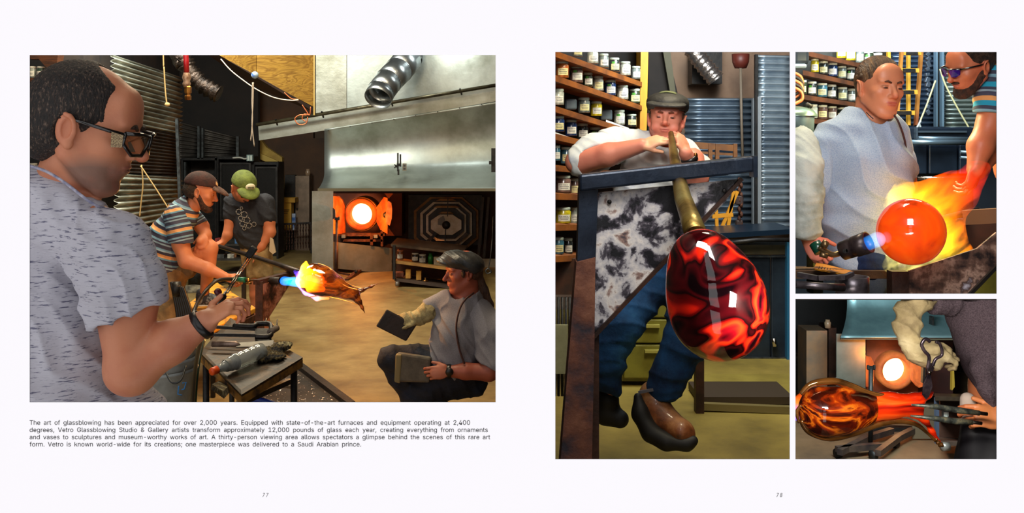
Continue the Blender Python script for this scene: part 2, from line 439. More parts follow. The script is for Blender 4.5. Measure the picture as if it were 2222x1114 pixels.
class Head:
    def __init__(s, c, S, yaw, pitch=0, roll=0):
        """yaw 0 looks at the camera, 90 to the picture's right, -90 left; pitch down; roll clockwise in the picture"""
        c = Vector(c); v = Vector((c.x, c.y, 0)).normalized(); r = Vector((v.y, -v.x, 0))
        a = math.radians(yaw); fw = (-v*math.cos(a)+r*math.sin(a)).normalized(); up = Vector((0, 0, 1))
        p = math.radians(pitch); f2 = fw*math.cos(p)-up*math.sin(p); u2 = up*math.cos(p)+fw*math.sin(p)
        q = Matrix.Rotation(math.radians(roll), 3, v)
        f2 = q@f2; u2 = q@u2; x = f2.cross(u2)
        s.c = c; s.S = S; s.x = x; s.f = f2; s.u = u2
        s.R = np.array([[x[i], f2[i], u2[i]] for i in range(3)])
    def h(s, x, y, z): return s.c+(s.x*x+s.f*y+s.u*z)*s.S
    def v(s, x, y, z): return s.x*x+s.f*y+s.u*z
    def e(s, sd, c, r, k=.03, col=None, op='+', tilt=None):
        R = s.R
        if tilt is not None: R = R@np.array(Euler([math.radians(t) for t in tilt]).to_matrix())
        sd.ell(s.h(*c), [q*s.S for q in r], R, k*s.S, col, op)
    def c_(s, sd, a, ra, b, rb, k=.03, col=None, op='+'): sd.cone(s.h(*a), ra*s.S, s.h(*b), rb*s.S, k*s.S, col, op)
    def face(s, sd, skin=SKIN, lips=(176, 88, 78), nose=1.0, jaw=1.0, stubble=None, ears=True, brow=None, closed=False):
        e, c = s.e, s.c_
        e(sd, (0, -.07, .10), (.325, .405, .39), .05, skin)
        e(sd, (0, .12, -.10), (.255, .25, .37), .09, skin)
        for q in (-1, 1):
            c(sd, (q*.225, -.03, -.20), .085, (q*.10*jaw, .22, -.40), .075, .09, skin)
            e(sd, (q*.165, .215, -.08), (.095, .10, .075), .07, skin)
            e(sd, (q*.115, .30, .095), (.10, .05, .035), .05, skin)
            if ears:
                t = (0, q*8, q*-14)
                e(sd, (q*.335, -.055, -.03), (.035, .085, .125), .02, tuple(int(a*.98) for a in skin), tilt=t)
                ring = [(q*(.350+.02*math.cos(a)), -.060+.068*math.sin(a)-.01, -.02+.105*math.cos(a)) for a in [x*.5-.1 for x in range(0, 7)]]
                for r0, r1 in zip(ring[:-1], ring[1:]): c(sd, r0, .018, r1, .016, .012, skin)
                e(sd, (q*.365, -.045, -.02), (.030, .042, .078), .015, None, '-', tilt=t)
                e(sd, (q*.345, .012, -.035), (.02, .016, .022), .012, skin)
                e(sd, (q*.325, -.02, -.13), (.03, .04, .045), .02, skin)
        e(sd, (0, .25, -.425), (.10, .09, .075), .07, skin)
        e(sd, (0, .24, .2), (.22, .11, .17), .08, skin)
        for q in (-1, 1): e(sd, (q*.125, .39, .02), (.082, .062, .048), .035, None, '-')
        c(sd, (0, .32, .07), .035, (0, .43*nose, -.11), .042, .04, skin)
        e(sd, (0, .425*nose, -.125), (.05, .055, .045), .03, tuple(int(a) for a in (skin[0], skin[1]*.9, skin[2]*.88)))
        for q in (-1, 1): e(sd, (q*.05, .375, -.14), (.035, .045, .032), .02, skin)
        e(sd, (0, .278, -.255), (.125, .09, .09), .06, skin)
        e(sd, (0, .360, -.237), (.085, .024, .016), .02, lips); e(sd, (0, .354, -.270), (.070, .026, .019), .02, lips)
        e(sd, (0, .392, -.252), (.085, .034, .006), .008, None, '-')
        for q in (-1, 1):
            e(sd, (q*.125, .305, .005), (.058, .05, .038), .012, tuple(int(a*.92) for a in skin))
            e(sd, (q*.125, .352, -.008 if not closed else -.022), (.042, .014, .011 if not closed else .005), .006, (34, 20, 16))
            e(sd, (q*.125, .335, .030), (.055, .02, .010), .012, tuple(int(a*.85) for a in skin))
        if stubble: sd.paint(s.h(0, .12, -.33), [.34*s.S, .32*s.S, .20*s.S], s.R, .03, stubble)
    def detail(s, sd, skin):   # folds beside the mouth, under the eyes and a chin dimple, cut into the face
        for q in (-1, 1):
            s.c_(sd, (q*.085, .400, -.15), .012, (q*.150, .335, -.27), .010, .02, None, '-')
            s.c_(sd, (q*.07, .385, -.035), .008, (q*.17, .345, -.055), .006, .015, None, '-')
        s.e(sd, (0, .40, -.325), (.07, .025, .014), .03, None, '-')
    def brows(s, f, mat, par):
        for q in (-1, 1):
            b = MB(); b.tube([s.h(q*.05, .372, .075), s.h(q*.11, .372, .10), s.h(q*.185, .31, .08)], [.014*s.S, .02*s.S, .008*s.S], 8)
            b.build('eyebrow', mat, par)
def hand(sd, W, f, n, L=.19, ts=1, curl=(.5, .6, .6, .7), thumb=(.6, .75, -.25), skin=SKIN, k=.006, spread=.03, tc=.3):
    W = Vector(W); f = Vector(f).normalized(); n = Vector(n); n = (n-f*n.dot(f)).normalized(); s = f.cross(n)*ts
    R = np.array([[f[i], s[i], n[i]] for i in range(3)])
    sd.ell(W+f*.27*L, (.30*L, .215*L, .085*L), R, .012, skin)
    for j, (off, ln) in enumerate(zip((.155, .055, -.05, -.145), (.43, .48, .45, .35))):
        p = W+f*(.47-.02*abs(j-1))*L+s*off*L; a = 0; c = curl[j]; d0 = (f+s*(off*spread*10)).normalized()
        r = .047*L*(1 if j < 3 else .88)
        sd.cone(W+f*.3*L+s*off*.8*L, r*1.1, p, r*1.05, k, skin)
        for q, (seg, ca) in enumerate(zip((.45, .31, .24), (.7, 1.1, .8))):
            a += c*ca; d = d0*math.cos(a)-n*math.sin(a); e = p+d*seg*ln*L
            sd.cone(p, r, e, r*.92, k*.5, (skin[0], int(skin[1]*(1-.04*q)), int(skin[2]*(1-.05*q)))); p = e; r *= .92
    p = W+f*.12*L+s*.14*L; d = (f*thumb[0]+s*thumb[1]+n*thumb[2]).normalized()
    e = p+d*.2*L; sd.cone(p, .07*L, e, .055*L, .01, skin)
    d2 = (d*math.cos(tc)+(f*.7-s*.5-n*.2).normalized()*math.sin(tc)).normalized(); e2 = e+d2*.19*L; sd.cone(e, .053*L, e2, .042*L, k*.5, skin)
def folds(amp, fr, d1, d2, ph=0):
    d1 = np.array(d1, float); d2 = np.array(d2, float)
    def g(V):
        a = V@d1*fr*2.4; b = V@d2*fr*1.5
        w_ = a+1.3*np.sin(b*.6+ph)+.7*np.sin(a*.37+b*.9)
        return amp*((1-np.abs(np.sin(w_*.9)))**2*.9+.35*np.sin(a*1.7+2*np.sin(b*1.1)))
    return g
skin_mat = M_attr('skin', .48, .35, 90, speck=(176, 92, 70), sscale=14, lo=.45, hi=.75, spec=.45, fac=.55, bdist=.002)
skin_far = M_attr('skin_far', .5, .2, 60, speck=(180, 96, 70), sscale=9, lo=.45, hi=.75, spec=.45, fac=.5)
hair_dark = M('hair_dark', (34, 22, 16), (74, 52, 38), 60, .5, bump=1.0, bscale=220, spec=.4)
# ------------------------------------------------------------------ the book spread: two printed pages, each picture a window
paper = M('page_paper', (253, 251, 255), rough=1.0, spec=0)
ink = M('ink', (38, 38, 40), rough=1.0, spec=0)
blocker = M('backing_card', (16, 15, 15), rough=.9, spec=.1)  # unseen black sheet added so the page back bounces no light
PZ = 1.5
def page(name, x0, x1, y0, y1, holes, label, extra=()):
    t = thing(name, label, 'page', P((x0+x1)/2, y1, PZ))
    xs = sorted({x0, x1, *[h[0] for h in holes], *[h[2] for h in holes]}); ys = sorted({y0, y1, *[h[1] for h in holes], *[h[3] for h in holes]})
    m = MB(); m2 = MB()
    for i in range(len(xs)-1):
        for j in range(len(ys)-1):
            cx, cy = (xs[i]+xs[i+1])/2, (ys[j]+ys[j+1])/2
            if any(h[0] < cx < h[2] and h[1] < cy < h[3] for h in holes): continue
            q = [P(xs[i], ys[j+1], PZ), P(xs[i+1], ys[j+1], PZ), P(xs[i+1], ys[j], PZ), P(xs[i], ys[j], PZ)]
            m.add(q, [(0, 1, 2, 3)])
            m2.prism([v+Vector((0, .0006, 0)) for v in q], (0, .0006, 0))
    m.build('paper_sheet', paper, t, solid=.0004); m2.build('backing_card', blocker, t)
    return t
H1 = (64.5, 119.5, 1075.5, 873.5); H2 = (1205, 113, 1713.7, 997); H3 = (1726, 113, 2162.5, 637.7); H4 = (1726, 649, 2162.5, 997)
page_a = page('book_page', -60, 1111, -50, 1164, [H1], 'white left-hand page with one wide workshop picture, a caption and number 77')
page_b = page('book_page', 1111, 2282, -50, 1164, [H2, H3, H4], 'white right-hand page with three workshop pictures and the number 78')
FONT = None
try:
    import os
    FONT = bpy.data.fonts.load(os.path.join(bpy.utils.resource_path('LOCAL'), 'datafiles', 'fonts', 'Inter.woff2'))   # Blender's own interface font
except Exception: FONT = None
def text(body, x, ybase, caph, x1, par, name='text_line', shear=0, word=True):
    cu = bpy.data.curves.new('t', 'FONT'); cu.body = body; cu.size = 1; cu.shear = shear; cu.resolution_u = 3
    if FONT:
        cu.font = FONT; cu.materials.append(ink); cu.materials.append(ink)
    o = bpy.data.objects.new('t', cu); COL.objects.link(o)
    def ext():
        bpy.context.view_layer.update(); me = bpy.data.meshes.new_from_object(o.evaluated_get(bpy.context.evaluated_depsgraph_get()))
        a = np.array([v.co[:] for v in me.vertices]); return me, a[:, 0].min(), a[:, 0].max()
    px = PZ/F
    cu.body = 'T'; bpy.context.view_layer.update(); me = bpy.data.meshes.new_from_object(o.evaluated_get(bpy.context.evaluated_depsgraph_get())); sz = caph*px/max(v.co.y for v in me.vertices); cu.body = body
    if FONT:
        for i, c in enumerate(body):
            if c == 'k': cu.body_format[i].material_index = 1   # this letter fills badly, so its strokes are drawn below
    want = (x1-x)*px/sz
    if word:
        cu.space_word = 1; me, a0, b0 = ext(); w1 = b0-a0
        cu.space_word = 2; me, a1, b1 = ext(); w2 = b1-a1
        k_ = min(2.3, max(1.0, 1+(want-w1)/(w2-w1))); cu.space_word = k_; me, a, b = ext(); pass
    else: me, a, b = ext()
    sx = want/(b-a)
    for v in me.vertices: v.co = ((v.co.x-a)*sx*sz, 0, v.co.y*sz)
    bpy.data.objects.remove(o)
    bad = [f for f in me.polygons if f.material_index == 1]
    if bad:
        xs = sorted({round(me.vertices[i].co.x, 6) for f in bad for i in f.vertices}); h = max(me.vertices[i].co.z for f in bad for i in f.vertices)
        runs = [[xs[0], xs[0]]]
        for x_ in xs[1:]:
            if x_-runs[-1][1] > .45*h: runs.append([x_, x_])
            runs[-1][1] = x_
        bm = bmesh.new(); bm.from_mesh(me)
        bmesh.ops.delete(bm, geom=[f for f in bm.faces if f.material_index == 1], context='FACES')
        w_ = .12*h
        for a_, b_ in runs:
            for q in ([(a_, 0), (a_+w_, 0), (a_+w_, h), (a_, h)], [(a_+w_*.9, .26*h), (a_+w_*.9, .40*h), (b_-w_*.9, .74*h), (b_-w_*.1, .74*h)][::1], [(a_+w_*2.0, .46*h), (b_-w_*1.1, 0), (b_, 0), (a_+w_*2.9, .54*h)]):
                bm.faces.new([bm.verts.new((x_, 0, z_)) for x_, z_ in q])
        bm.to_mesh(me); bm.free()
    me.materials.clear()
    for f in me.polygons: f.material_index = 0
    t = link_mesh(name, me, ink, par)
    t.location = P(x, ybase, PZ)-Vector((0, .0005, 0))-wloc(par)
for s_, y, x1 in [("The art of glassblowing has been appreciated for over 2,000 years. Equipped with state-of-the-art furnaces and equipment operating at 2,400", 922.3, 1020),
                ("degrees, Vetro Glassblowing Studio & Gallery artists transform approximately 12,000 pounds of glass each year, creating everything from ornaments", 938, 1058.5),
                ("and vases to sculptures and museum-worthy works of art. A thirty-person viewing area allows spectators a glimpse behind the scenes of this rare art", 953.7, 1063.5),
                ("form. Vetro is known world-wide for its creations; one masterpiece was delivered to a Saudi Arabian prince.", 969.3, 783.5)]:
    text(s_, 64.6, y, 9.7, x1, page_a)
text('7 7', 569.8, 1079, 8.6, 582.6, page_a, 'page_number', .25, False)
text('7 8', 1684.8, 1079, 8.6, 1697.4, page_b, 'page_number', .2, False)

def clip_things(names_before, planes):
    """things that meet a room's wall end at that wall"""
    for o in list(bpy.data.objects):
        if o.name in names_before or o.type != 'MESH' or o.get('kind') == 'structure': continue
        loc = wloc(o); R = Matrix.Identity(3)
        r = o
        while r.parent is not None: r = r.parent
        if any(abs(a) > 1e-6 for a in r.rotation_euler): R = r.rotation_euler.to_matrix()
        Mx = Matrix.Translation(r.location) @ R.to_4x4() @ Matrix.Translation(loc-r.location)
        co = np.empty(len(o.data.vertices)*3, np.float32); o.data.vertices.foreach_get('co', co); co = co.reshape(-1, 3)
        W = co@np.array(Mx.to_3x3()).T+np.array(Mx.translation)
        for pc, pn in planes:
            d = (W-np.array(pc))@np.array(pn)
            if d.max() <= 0: continue
            bm = bmesh.new(); bm.from_mesh(o.data); inv = Mx.inverted()
            lc = inv@Vector(pc); ln = (inv.to_3x3()@Vector(pn)).normalized()
            g = bmesh.ops.bisect_plane(bm, geom=bm.verts[:]+bm.edges[:]+bm.faces[:], plane_co=lc, plane_no=ln, clear_outer=True)
            ed = [e for e in g['geom_cut'] if isinstance(e, bmesh.types.BMEdge)]
            if ed:
                try: bmesh.ops.holes_fill(bm, edges=ed, sides=0)
                except Exception: pass
            if len(bm.faces) == 0: bm.free(); bpy.data.objects.remove(o); break
            bm.to_mesh(o.data); bm.free()
            co = np.empty(len(o.data.vertices)*3, np.float32); o.data.vertices.foreach_get('co', co); W = co.reshape(-1, 3)@np.array(Mx.to_3x3()).T+np.array(Mx.translation)
# ------------------------------------------------------------------ setting: walls that shut the four rooms off from each other
dark_wall = M('dark_wall', (30, 24, 20), (50, 38, 28), 3, .8, bump=.3)
dark_ceil = M('dark_ceiling', (26, 23, 21), (40, 34, 30), 2, .9)
floor_mat = M('concrete_floor', (120, 96, 66), rough=.55, bump=.25, bscale=30, bdist=.004,
              stops=[(.28, (96, 74, 42)), (.42, (120, 98, 56)), (.55, (136, 114, 68)), (.72, (156, 132, 84))], scale=3.5, detail=12)
def wall(name, pts, th, mat=dark_wall):
    m = MB(); m.prism(pts, th); return struct(m.build(name, mat))
wall('floor', [(-7, 1.3, 0), (0, 1.3, 0), (0, 13.9, 0), (-7, 13.9, 0)], (0, 0, -.15), floor_mat)
wall('ceiling', [(-7, 1.53, 3.7), (7.2, 1.53, 3.7), (7.2, 13.9, 3.7), (-7, 13.9, 3.7)], (0, 0, .1), dark_ceil)
wall('wall_left', [(-6.4, 1.4, 0), (-6.4, 13.6, 0), (-6.4, 13.6, 3.7), (-6.4, 1.4, 3.7)], (-.1, 0, 0))
wall('wall_back', [(-6.4, 13.5, 0), (0, 13.5, 0), (0, 13.5, 3.7), (-6.4, 13.5, 3.7)], (0, .1, 0), M('brown_wall', (52, 38, 24), (74, 54, 32), 2, .8))
wall('wall_middle', [(0, 1.51, 0), (0, 13.6, 0), (0, 13.6, 3.7), (0, 1.51, 3.7)], (.04, 0, 0))
# ================================================================== ROOM OF THE WIDE PICTURE: shell and big metalwork
corr = M('corrugated_steel', (96, 98, 90), rough=.42, metal=.4, bump=.25, bscale=14, stops=[(.3, (70, 70, 64)), (.5, (136, 140, 128)), (.7, (176, 180, 166))], scale=2.2, stretch=(1, 1, 3))
corr_dark = M('corrugated_sooty', (40, 36, 34), rough=.5, metal=.5, bump=.3, bscale=14, stops=[(.35, (30, 27, 25)), (.65, (84, 78, 72))], scale=2.5)
steel_frame = M('steel_frame', (82, 86, 86), (50, 50, 50), 20, .45, .7)
black_steel = M('black_steel', (20, 19, 19), (38, 34, 31), 14, .5, .4, bump=.2)
rust = M('rusty_steel', (58, 30, 20), (98, 56, 34), 16, .7, .3, bump=.5)
brown_steel = M('brown_steel', (44, 28, 22), (70, 42, 30), 12, .55, .4, bump=.3)
def corrugated(name, q, n, amp, mat, label, cat='wall panel', parent=None, kind=None):
    """q: four 3D corners top-left, top-right, bottom-right, bottom-left; n ridges running left to right"""
    a, b, c, d = [Vector(v) for v in q]; nr = (b-a).cross(d-a).normalized()
    if nr.y > 0: nr = -nr
    m = MB(); m.grid(lambda u, v: (a.lerp(b, u).lerp(d.lerp(c, u), v)+nr*amp*math.sin(v*n*2*math.pi)), 4, n*8)
    o = m.build(name, mat, parent, solid=.004)
    if parent is None:
        if kind: o['kind'] = kind
        else: tag(o, label, cat)
    return o
wall('wall_corrugated', [(-3.72, 8.0, 0), (-4.75, 13.4, 0), (-4.75, 13.4, 3.7), (-3.72, 8.0, 3.7)], (-.05, 0, 0))
wall('wall_far_left', [(-6.4, 7.9, 0), (-3.72, 8.0, 0), (-3.72, 8.0, 3.7), (-6.4, 7.9, 3.7)], (0, .05, 0))
# corrugated back-left wall, in separately screwed sheets
corrugated('corrugated_panel', [P(244, 119, 8.2), P(393, 168, 10.2), P(393, 292, 10.2), P(244, 262, 8.2)], 13, .018, corr, 'upper corrugated steel sheet catching an orange glow beside the tan cord')
corrugated('corrugated_panel', [P(244, 264, 8.2), P(382, 292, 10.0), P(382, 392, 10.0), P(244, 392, 8.2)], 15, .014, corr_dark, 'dark sooty corrugated steel sheet behind the bald man\'s face')
corrugated('corrugated_panel', [P(252, 378, 8.0), P(392, 386, 9.8), P(392, 470, 9.8), P(252, 500, 8.0)], 9, .022, corr, 'lower grey corrugated steel sheet behind the striped shirt man')
m = MB(); m.bar(P(384, 258, 9.7), P(393, 500, 9.5), .03); one(m, 'conduit_pipe', 'thin vertical steel conduit between the corrugated sheets and black cabinets', 'pipe', steel_frame)
corrugated('corrugated_panel', [P(383, 262, 12.3), P(432, 276, 12.5), P(432, 345, 12.5), P(383, 345, 12.3)], 9, .012, corr_dark, 'narrow dark corrugated sheet above the black cabinet')
corrugated('corrugated_panel', [P(436, 278, 12.5), P(514, 298, 12.7), P(514, 345, 12.7), P(436, 345, 12.5)], 7, .012, corr_dark, 'short dark corrugated sheet above the mesh cabinet doors')
for i, (x0, y0, x1, y1, z, lb) in enumerate([(428, 274, 433, 345, 12.2, 'left'), (437, 278, 441, 345, 12.2, 'middle'), (512, 296, 518, 345, 12.4, 'right')]):
    m = MB(); m.pbox(x0, y0, x1, y1, z, .05); one(m, 'steel_stud', lb+'most thin steel stud among the sheets above the black cabinets' if lb != 'middle' else 'thin steel stud standing just right of the leftmost one above the black cabinets', 'stud', steel_frame)
wood_brown = M('dark_shelf_wood', (92, 50, 20), (52, 28, 14), 8, .6, bump=.3, stretch=(1, 1, 8))
ply = M('plywood', (150, 116, 44), rough=.6, bump=.3, bscale=12, stops=[(.30, (112, 80, 28)), (.44, (158, 122, 48)), (.5, (120, 86, 30)), (.56, (164, 128, 54)), (.64, (128, 94, 34)), (.75, (170, 134, 60))], scale=2.2, dist=2.6, stretch=(.7, 1, 2.6), detail=2)
t = thing('plywood_soffit', 'yellow-brown plywood boxing above the dark corner, dangling float below', 'soffit', P(600, 245, 8.9))
m = MB(); m.poly([(466, 112), (556, 112), (556, 166), (478, 121)], [8.3, 8.6, 8.6, 8.3], .05); m.build('plywood_sheet', ply, t)
m = MB(); m.poly([(557, 112), (681, 112), (681, 232), (557, 167)], [8.6, 9.0, 9.0, 8.6], .05); m.build('plywood_sheet', ply, t)
m = MB(); m.poly([(440, 112), (474, 119), (681, 234), (681, 243), (560, 192)], [8.4, 8.3, 9.0, 9.0, 8.8], .06); m.build('underside_board', M('soot_board', (46, 24, 14), (30, 18, 12), 5, .8), t)  # underside strip is a darker brown than the plywood
m = MB(); m.pbox(680, 100, 683, 250, 8.9, .05); m.build('corner_trim', M('trim_yellow', (150, 124, 62), rough=.5), t)
# shaded void behind the cabinets, put into a near-black wall colour, yellow painted wall strip
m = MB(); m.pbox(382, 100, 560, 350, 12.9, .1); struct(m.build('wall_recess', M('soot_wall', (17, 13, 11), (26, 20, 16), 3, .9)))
m = MB(); m.poly([(553, 200), (680, 160), (680, 300), (706, 300), (706, 420), (553, 420)], 13.4, .08); struct(m.build('wall_corner', M('umber_wall', (46, 30, 16), (70, 44, 20), 2, .8)))
m = MB(); m.poly([(562, 298), (578, 320), (612, 342), (614, 430), (640, 432), (640, 544), (562, 544)], 13.28, .1); one(m, 'painted_partition', 'yellow painted partition end beside the black mesh doors', 'partition', M('yellow_paint', (176, 146, 62), (136, 106, 40), 3, .7, bump=.2))
m = MB(); m.poly([(562, 332), (603, 350), (603, 362), (562, 345)], 13.2, .06); one(m, 'painted_ledge', 'slanted yellow ledge at the top of the painted partition', 'ledge', M('yellow_paint2', (186, 156, 74), rough=.7))

ZK = 1.19
# ---- the big galvanised hood
galv = M('galvanised_sheet', (150, 156, 150), rough=.44, metal=.85, bump=.12, bscale=2.5, stops=[(.3, (118, 122, 112)), (.5, (156, 162, 156)), (.7, (176, 182, 176))], scale=1.6, detail=7, bdist=.05)
galv2 = M('galvanised_dull', (150, 150, 136), rough=.42, metal=.8, bump=.15, bscale=5, stops=[(.3, (116, 114, 98)), (.7, (160, 160, 148))], scale=3, detail=7, bdist=.03)
t = thing('extractor_hood', 'huge galvanised steel hood flaring out over the furnaces', 'hood', P(885, 412, 8.4))
m = MB(); m.poly([(683, 100), (752, 100), (752, 246), (683, 256)], 8.76, .012); m.build('sheet', galv2, t, label='yellow-tinged upper left sheet')
m = MB(); m.poly([(753, 100), (1110, 100), (1110, 178), (753, 242)], 8.74, .012); m.build('sheet', galv, t)
m = MB(); m.poly([(560, 268), (1110, 178), (1110, 214), (706, 283), (562, 305)], 8.72, .012); m.build('sheet', galv2, t)
def hood(u, v):
    x0 = 704-14*max(0, (v-.72)/.28)**2; x = x0+(1110-x0)*u
    yt = 281-(281-216)*u; y = yt+(412-yt)*v
    Z = 8.70+.10*math.sin(min(v/.8, 1)*math.pi)+(-.50*((v-.66)/.34)**2 if v > .66 else 0)
    return P(x, y, Z)
m = MB(); m.grid(hood, 24, 40); m.build('flared_skirt', galv, t, solid=.01)
m = MB(); m.bar(P(690, 412, 8.19), P(1110, 412, 8.19), .03, .03); m.build('hem', M('hem_steel', (110, 104, 84), rough=.5, metal=.6), t)
m = MB()
for i in range(9):
    u = i/8; m.tube([P(712+u*380, 283-(283-217)*u*.98, 8.66), P(712+u*380, 283-(283-217)*u*.98, 8.70)], .006, 8)
m.build('rivet', black_steel, t)
t = thing('conduit_pipe', 'long dull steel pipe running diagonally across the hood', 'pipe', P(820, 230, 8.6))
m = MB(); m.tube([P(556, 271, 8.62), P(1100, 181, 8.62)], .020, 12); m.build('tube', M('pipe_steel', (104, 96, 72), (70, 62, 46), 10, .4, .7), t)
m = MB()
for x in (600, 700, 850, 1000): y = 271-(x-556)*.1654; m.bar(P(x-2, y-5, 8.60), P(x+2, y+8, 8.66), .015)
m.build('clip', black_steel, t)
t = thing('duct_elbow', 'shiny segmented galvanised duct elbow open at its lower end', 'duct', P(822, 215, 8.1))
shiny = M('shiny_galvanised', (186, 192, 194), (156, 162, 164), 6, .33, .9, bump=.1, bscale=6)
pth = [P(890, 100, 8.55), P(886, 128, 8.45), P(866, 152, 8.3), P(843, 176, 8.16), P(827, 199, 8.04), P(820, 214, 7.98)]
rr = [.152, .151, .148, .145, .142, .142]
segs = [(0, 1), (1, 2), (2, 3), (3, 4)]
for a, b in segs:
    m = MB(); m.tube([pth[a].lerp(pth[b], .0), pth[a].lerp(pth[b], .98)], [rr[a], rr[b]], 28, cap=False); m.build('gore', shiny, t, solid=.003)
    m = MB(); m.lathe([(rr[b]+.000, -.006), (rr[b]+.005, 0), (rr[b], .006)], pth[b], (pth[b]-pth[a]), 28); m.build('seam_ring', shiny, t)
m = MB(); m.tube([pth[4], pth[5]], [rr[4], rr[5]+.002], 28, cap=False); m.build('collar', shiny, t, solid=.004)
# a vise clamp and a faint socket on the hood
t = thing('sash_clamp', 'dark little clamp fixed upright on the hood skirt', 'clamp', P(865, 378, 8.5))
m = MB(); m.pbox(861.5, 332, 864.5, 372, 8.56, .03); m.pbox(867, 335, 870, 362, 8.56, .03); m.pbox(861, 355, 870, 361, 8.54, .04); m.pbox(862.5, 368, 866, 380, 8.45, .03); m.build('bar', black_steel, t)
m = MB(); m.bar(P(856, 357, 8.5), P(862, 364, 8.5), .012); m.bar(P(856, 365, 8.5), P(862, 358, 8.5), .012); m.build('wing_nut', black_steel, t)
t = thing('wall_socket', 'small steel socket plate on the hood beside the clamp', 'socket', P(878, 371, 8.6))
m = MB(); m.pbox(873.5, 355, 882, 371, 8.60, .02); m.build('plate', galv2, t); m = MB(); m.pbox(875.5, 357.5, 880, 362, 8.595, .01); m.pbox(875.5, 364, 880, 368.5, 8.595, .01); m.build('outlet', steel_frame, t)
t = thing('sash_clamp', 'dark clamp at the hood\'s far right edge by the picture border', 'clamp', P(1070, 375, 8.4))
m = MB(); m.pbox(1066, 322, 1075, 374, 8.5, .04); m.build('bar', black_steel, t); m = MB(); m.pbox(1061, 350, 1067, 357, 8.48, .04); m.build('wing_nut', black_steel, t)

# ---- furnace wall below the hood
furn_dark = M('furnace_dark', (34, 20, 14), (58, 32, 20), 5, .75, .2, bump=.3)
m = MB(); m.pbox(715, 400, 1110, 600, 9.95, .1); struct(m.build('wall_furnace', M('furnace_wall', (44, 24, 14), (70, 36, 18), 4, .8, bump=.3)))
fire_orange = M('fire_brick_glow', (196, 110, 46), rough=.8, bump=.4, bscale=20, stops=[(.35, (138, 60, 22)), (.6, (204, 108, 42)), (.75, (228, 144, 70))], scale=6)  # orange firelight is put into the brick's base colour
t = thing('glory_hole_furnace', 'round-mouthed furnace with white-hot opening between two hinged doors', 'furnace', P(785, 530, 9.3))
m = MB(); m.pbox(722, 420, 872, 512, 9.62, .3); m.build('housing', M('housing_orange', (118, 52, 22), (84, 34, 14), 4, .7, .2), t)
cz = 9.30; c0 = P(784, 465, cz); r_ = lambda px, z=9.3: px*z*1.19/F
m = MB(); m.lathe([(r_(22.5), .10), (r_(23.5), -.02), (r_(26), -.04), (r_(34), -.035), (r_(35), .3)], c0, (0, 1, 0), 48)
m.build('mouth_ring', fire_orange, t, label='orange lit round fire mouth ring')
m = MB(); m.lathe([(r_(35), -.01), (r_(37), -.012), (r_(37), .3)], c0, (0, 1, 0), 48); m.build('steel_collar', M('collar_steel', (150, 96, 40), rough=.5, metal=.5), t)
m = MB(); m.lathe([(r_(22.8), .09), (.001, .12)], c0, (0, 1, 0), 40); m.build('fire', M_emit('white_fire', (255, 206, 140), 7), t, label='white-hot fire inside the round mouth')
for sx, xs in ((-1, [(734, 426, 9.22), (722, 426, 9.0), (722, 508, 9.0), (748, 508, 9.28), (748, 448, 9.28), (742, 434, 9.25)]), (1, [(833, 428, 9.2), (841, 430, 9.12), (841, 508, 9.12), (826, 500, 9.22), (817, 483, 9.28), (817, 450, 9.28)])):
    m = MB(); m.poly([q[:2] for q in xs], [q[2] for q in xs], .07); m.build('door', fire_orange, t, label='orange lit half-octagon furnace door')
m = MB(); m.poly([(842, 436), (849, 440), (851, 455), (850, 475), (846, 490), (838, 486), (836, 470), (839, 452)], 9.05, .07); m.build('refractory_lip', M('chalk_brown', (160, 96, 70), (196, 130, 96), 12, .9, bump=.6), t)
m = MB(); m.lathe([(.001, 0), (r_(7), 0), (r_(7), .02)], P(838, 467, 9.1), (0, 1, 0), 20, sx=1); m.build('notch', black_steel, t)
m = MB(); m.poly([(722, 452), (727, 456), (728, 472), (722, 477)], 8.96, .03); m.build('notch', black_steel, t)
for x in (768, 800):
    m = MB(); m.bar(P(x-5, 512, 9.25), P(x+1, 506, 9.25), .012); m.bar(P(x+7, 512, 9.25), P(x+1, 506, 9.25), .012); m.build('roller', rust, t)
m = MB(); m.pbox(738, 507, 835, 513, 9.2, .1); m.pbox(744, 520, 830, 525, 9.2, .1); m.pbox(803, 513, 809, 533, 9.2, .08); m.pbox(826, 500, 831, 535, 9.2, .08); m.build('frame', rust, t)
for x in (745, 815): m = MB(); m.pbox(x-4, 510, x+4, 517, 9.15, .06); m.build('roller_bracket', galv2, t)
# heat shields
t = one(MB().poly([(677, 415), (723, 415), (723, 585), (677, 583)], 9.0, .01), 'heat_shield', 'tall brushed steel panel standing left of the glowing furnace', 'panel', galv2)
t = one(MB().poly([(722, 525), (850, 539), (850, 596), (722, 582)], [9.12, 9.3, 9.3, 9.12], .01), 'heat_shield', 'low wide steel panel under the glowing furnace, faint dark shadow on it', 'panel', galv2)
t = one(MB().poly([(1036, 562), (1110, 562), (1110, 640), (1036, 632)], 9.6, .02), 'floor_cabinet', 'plain pale steel panel low behind the ponytailed man', 'panel', galv2)
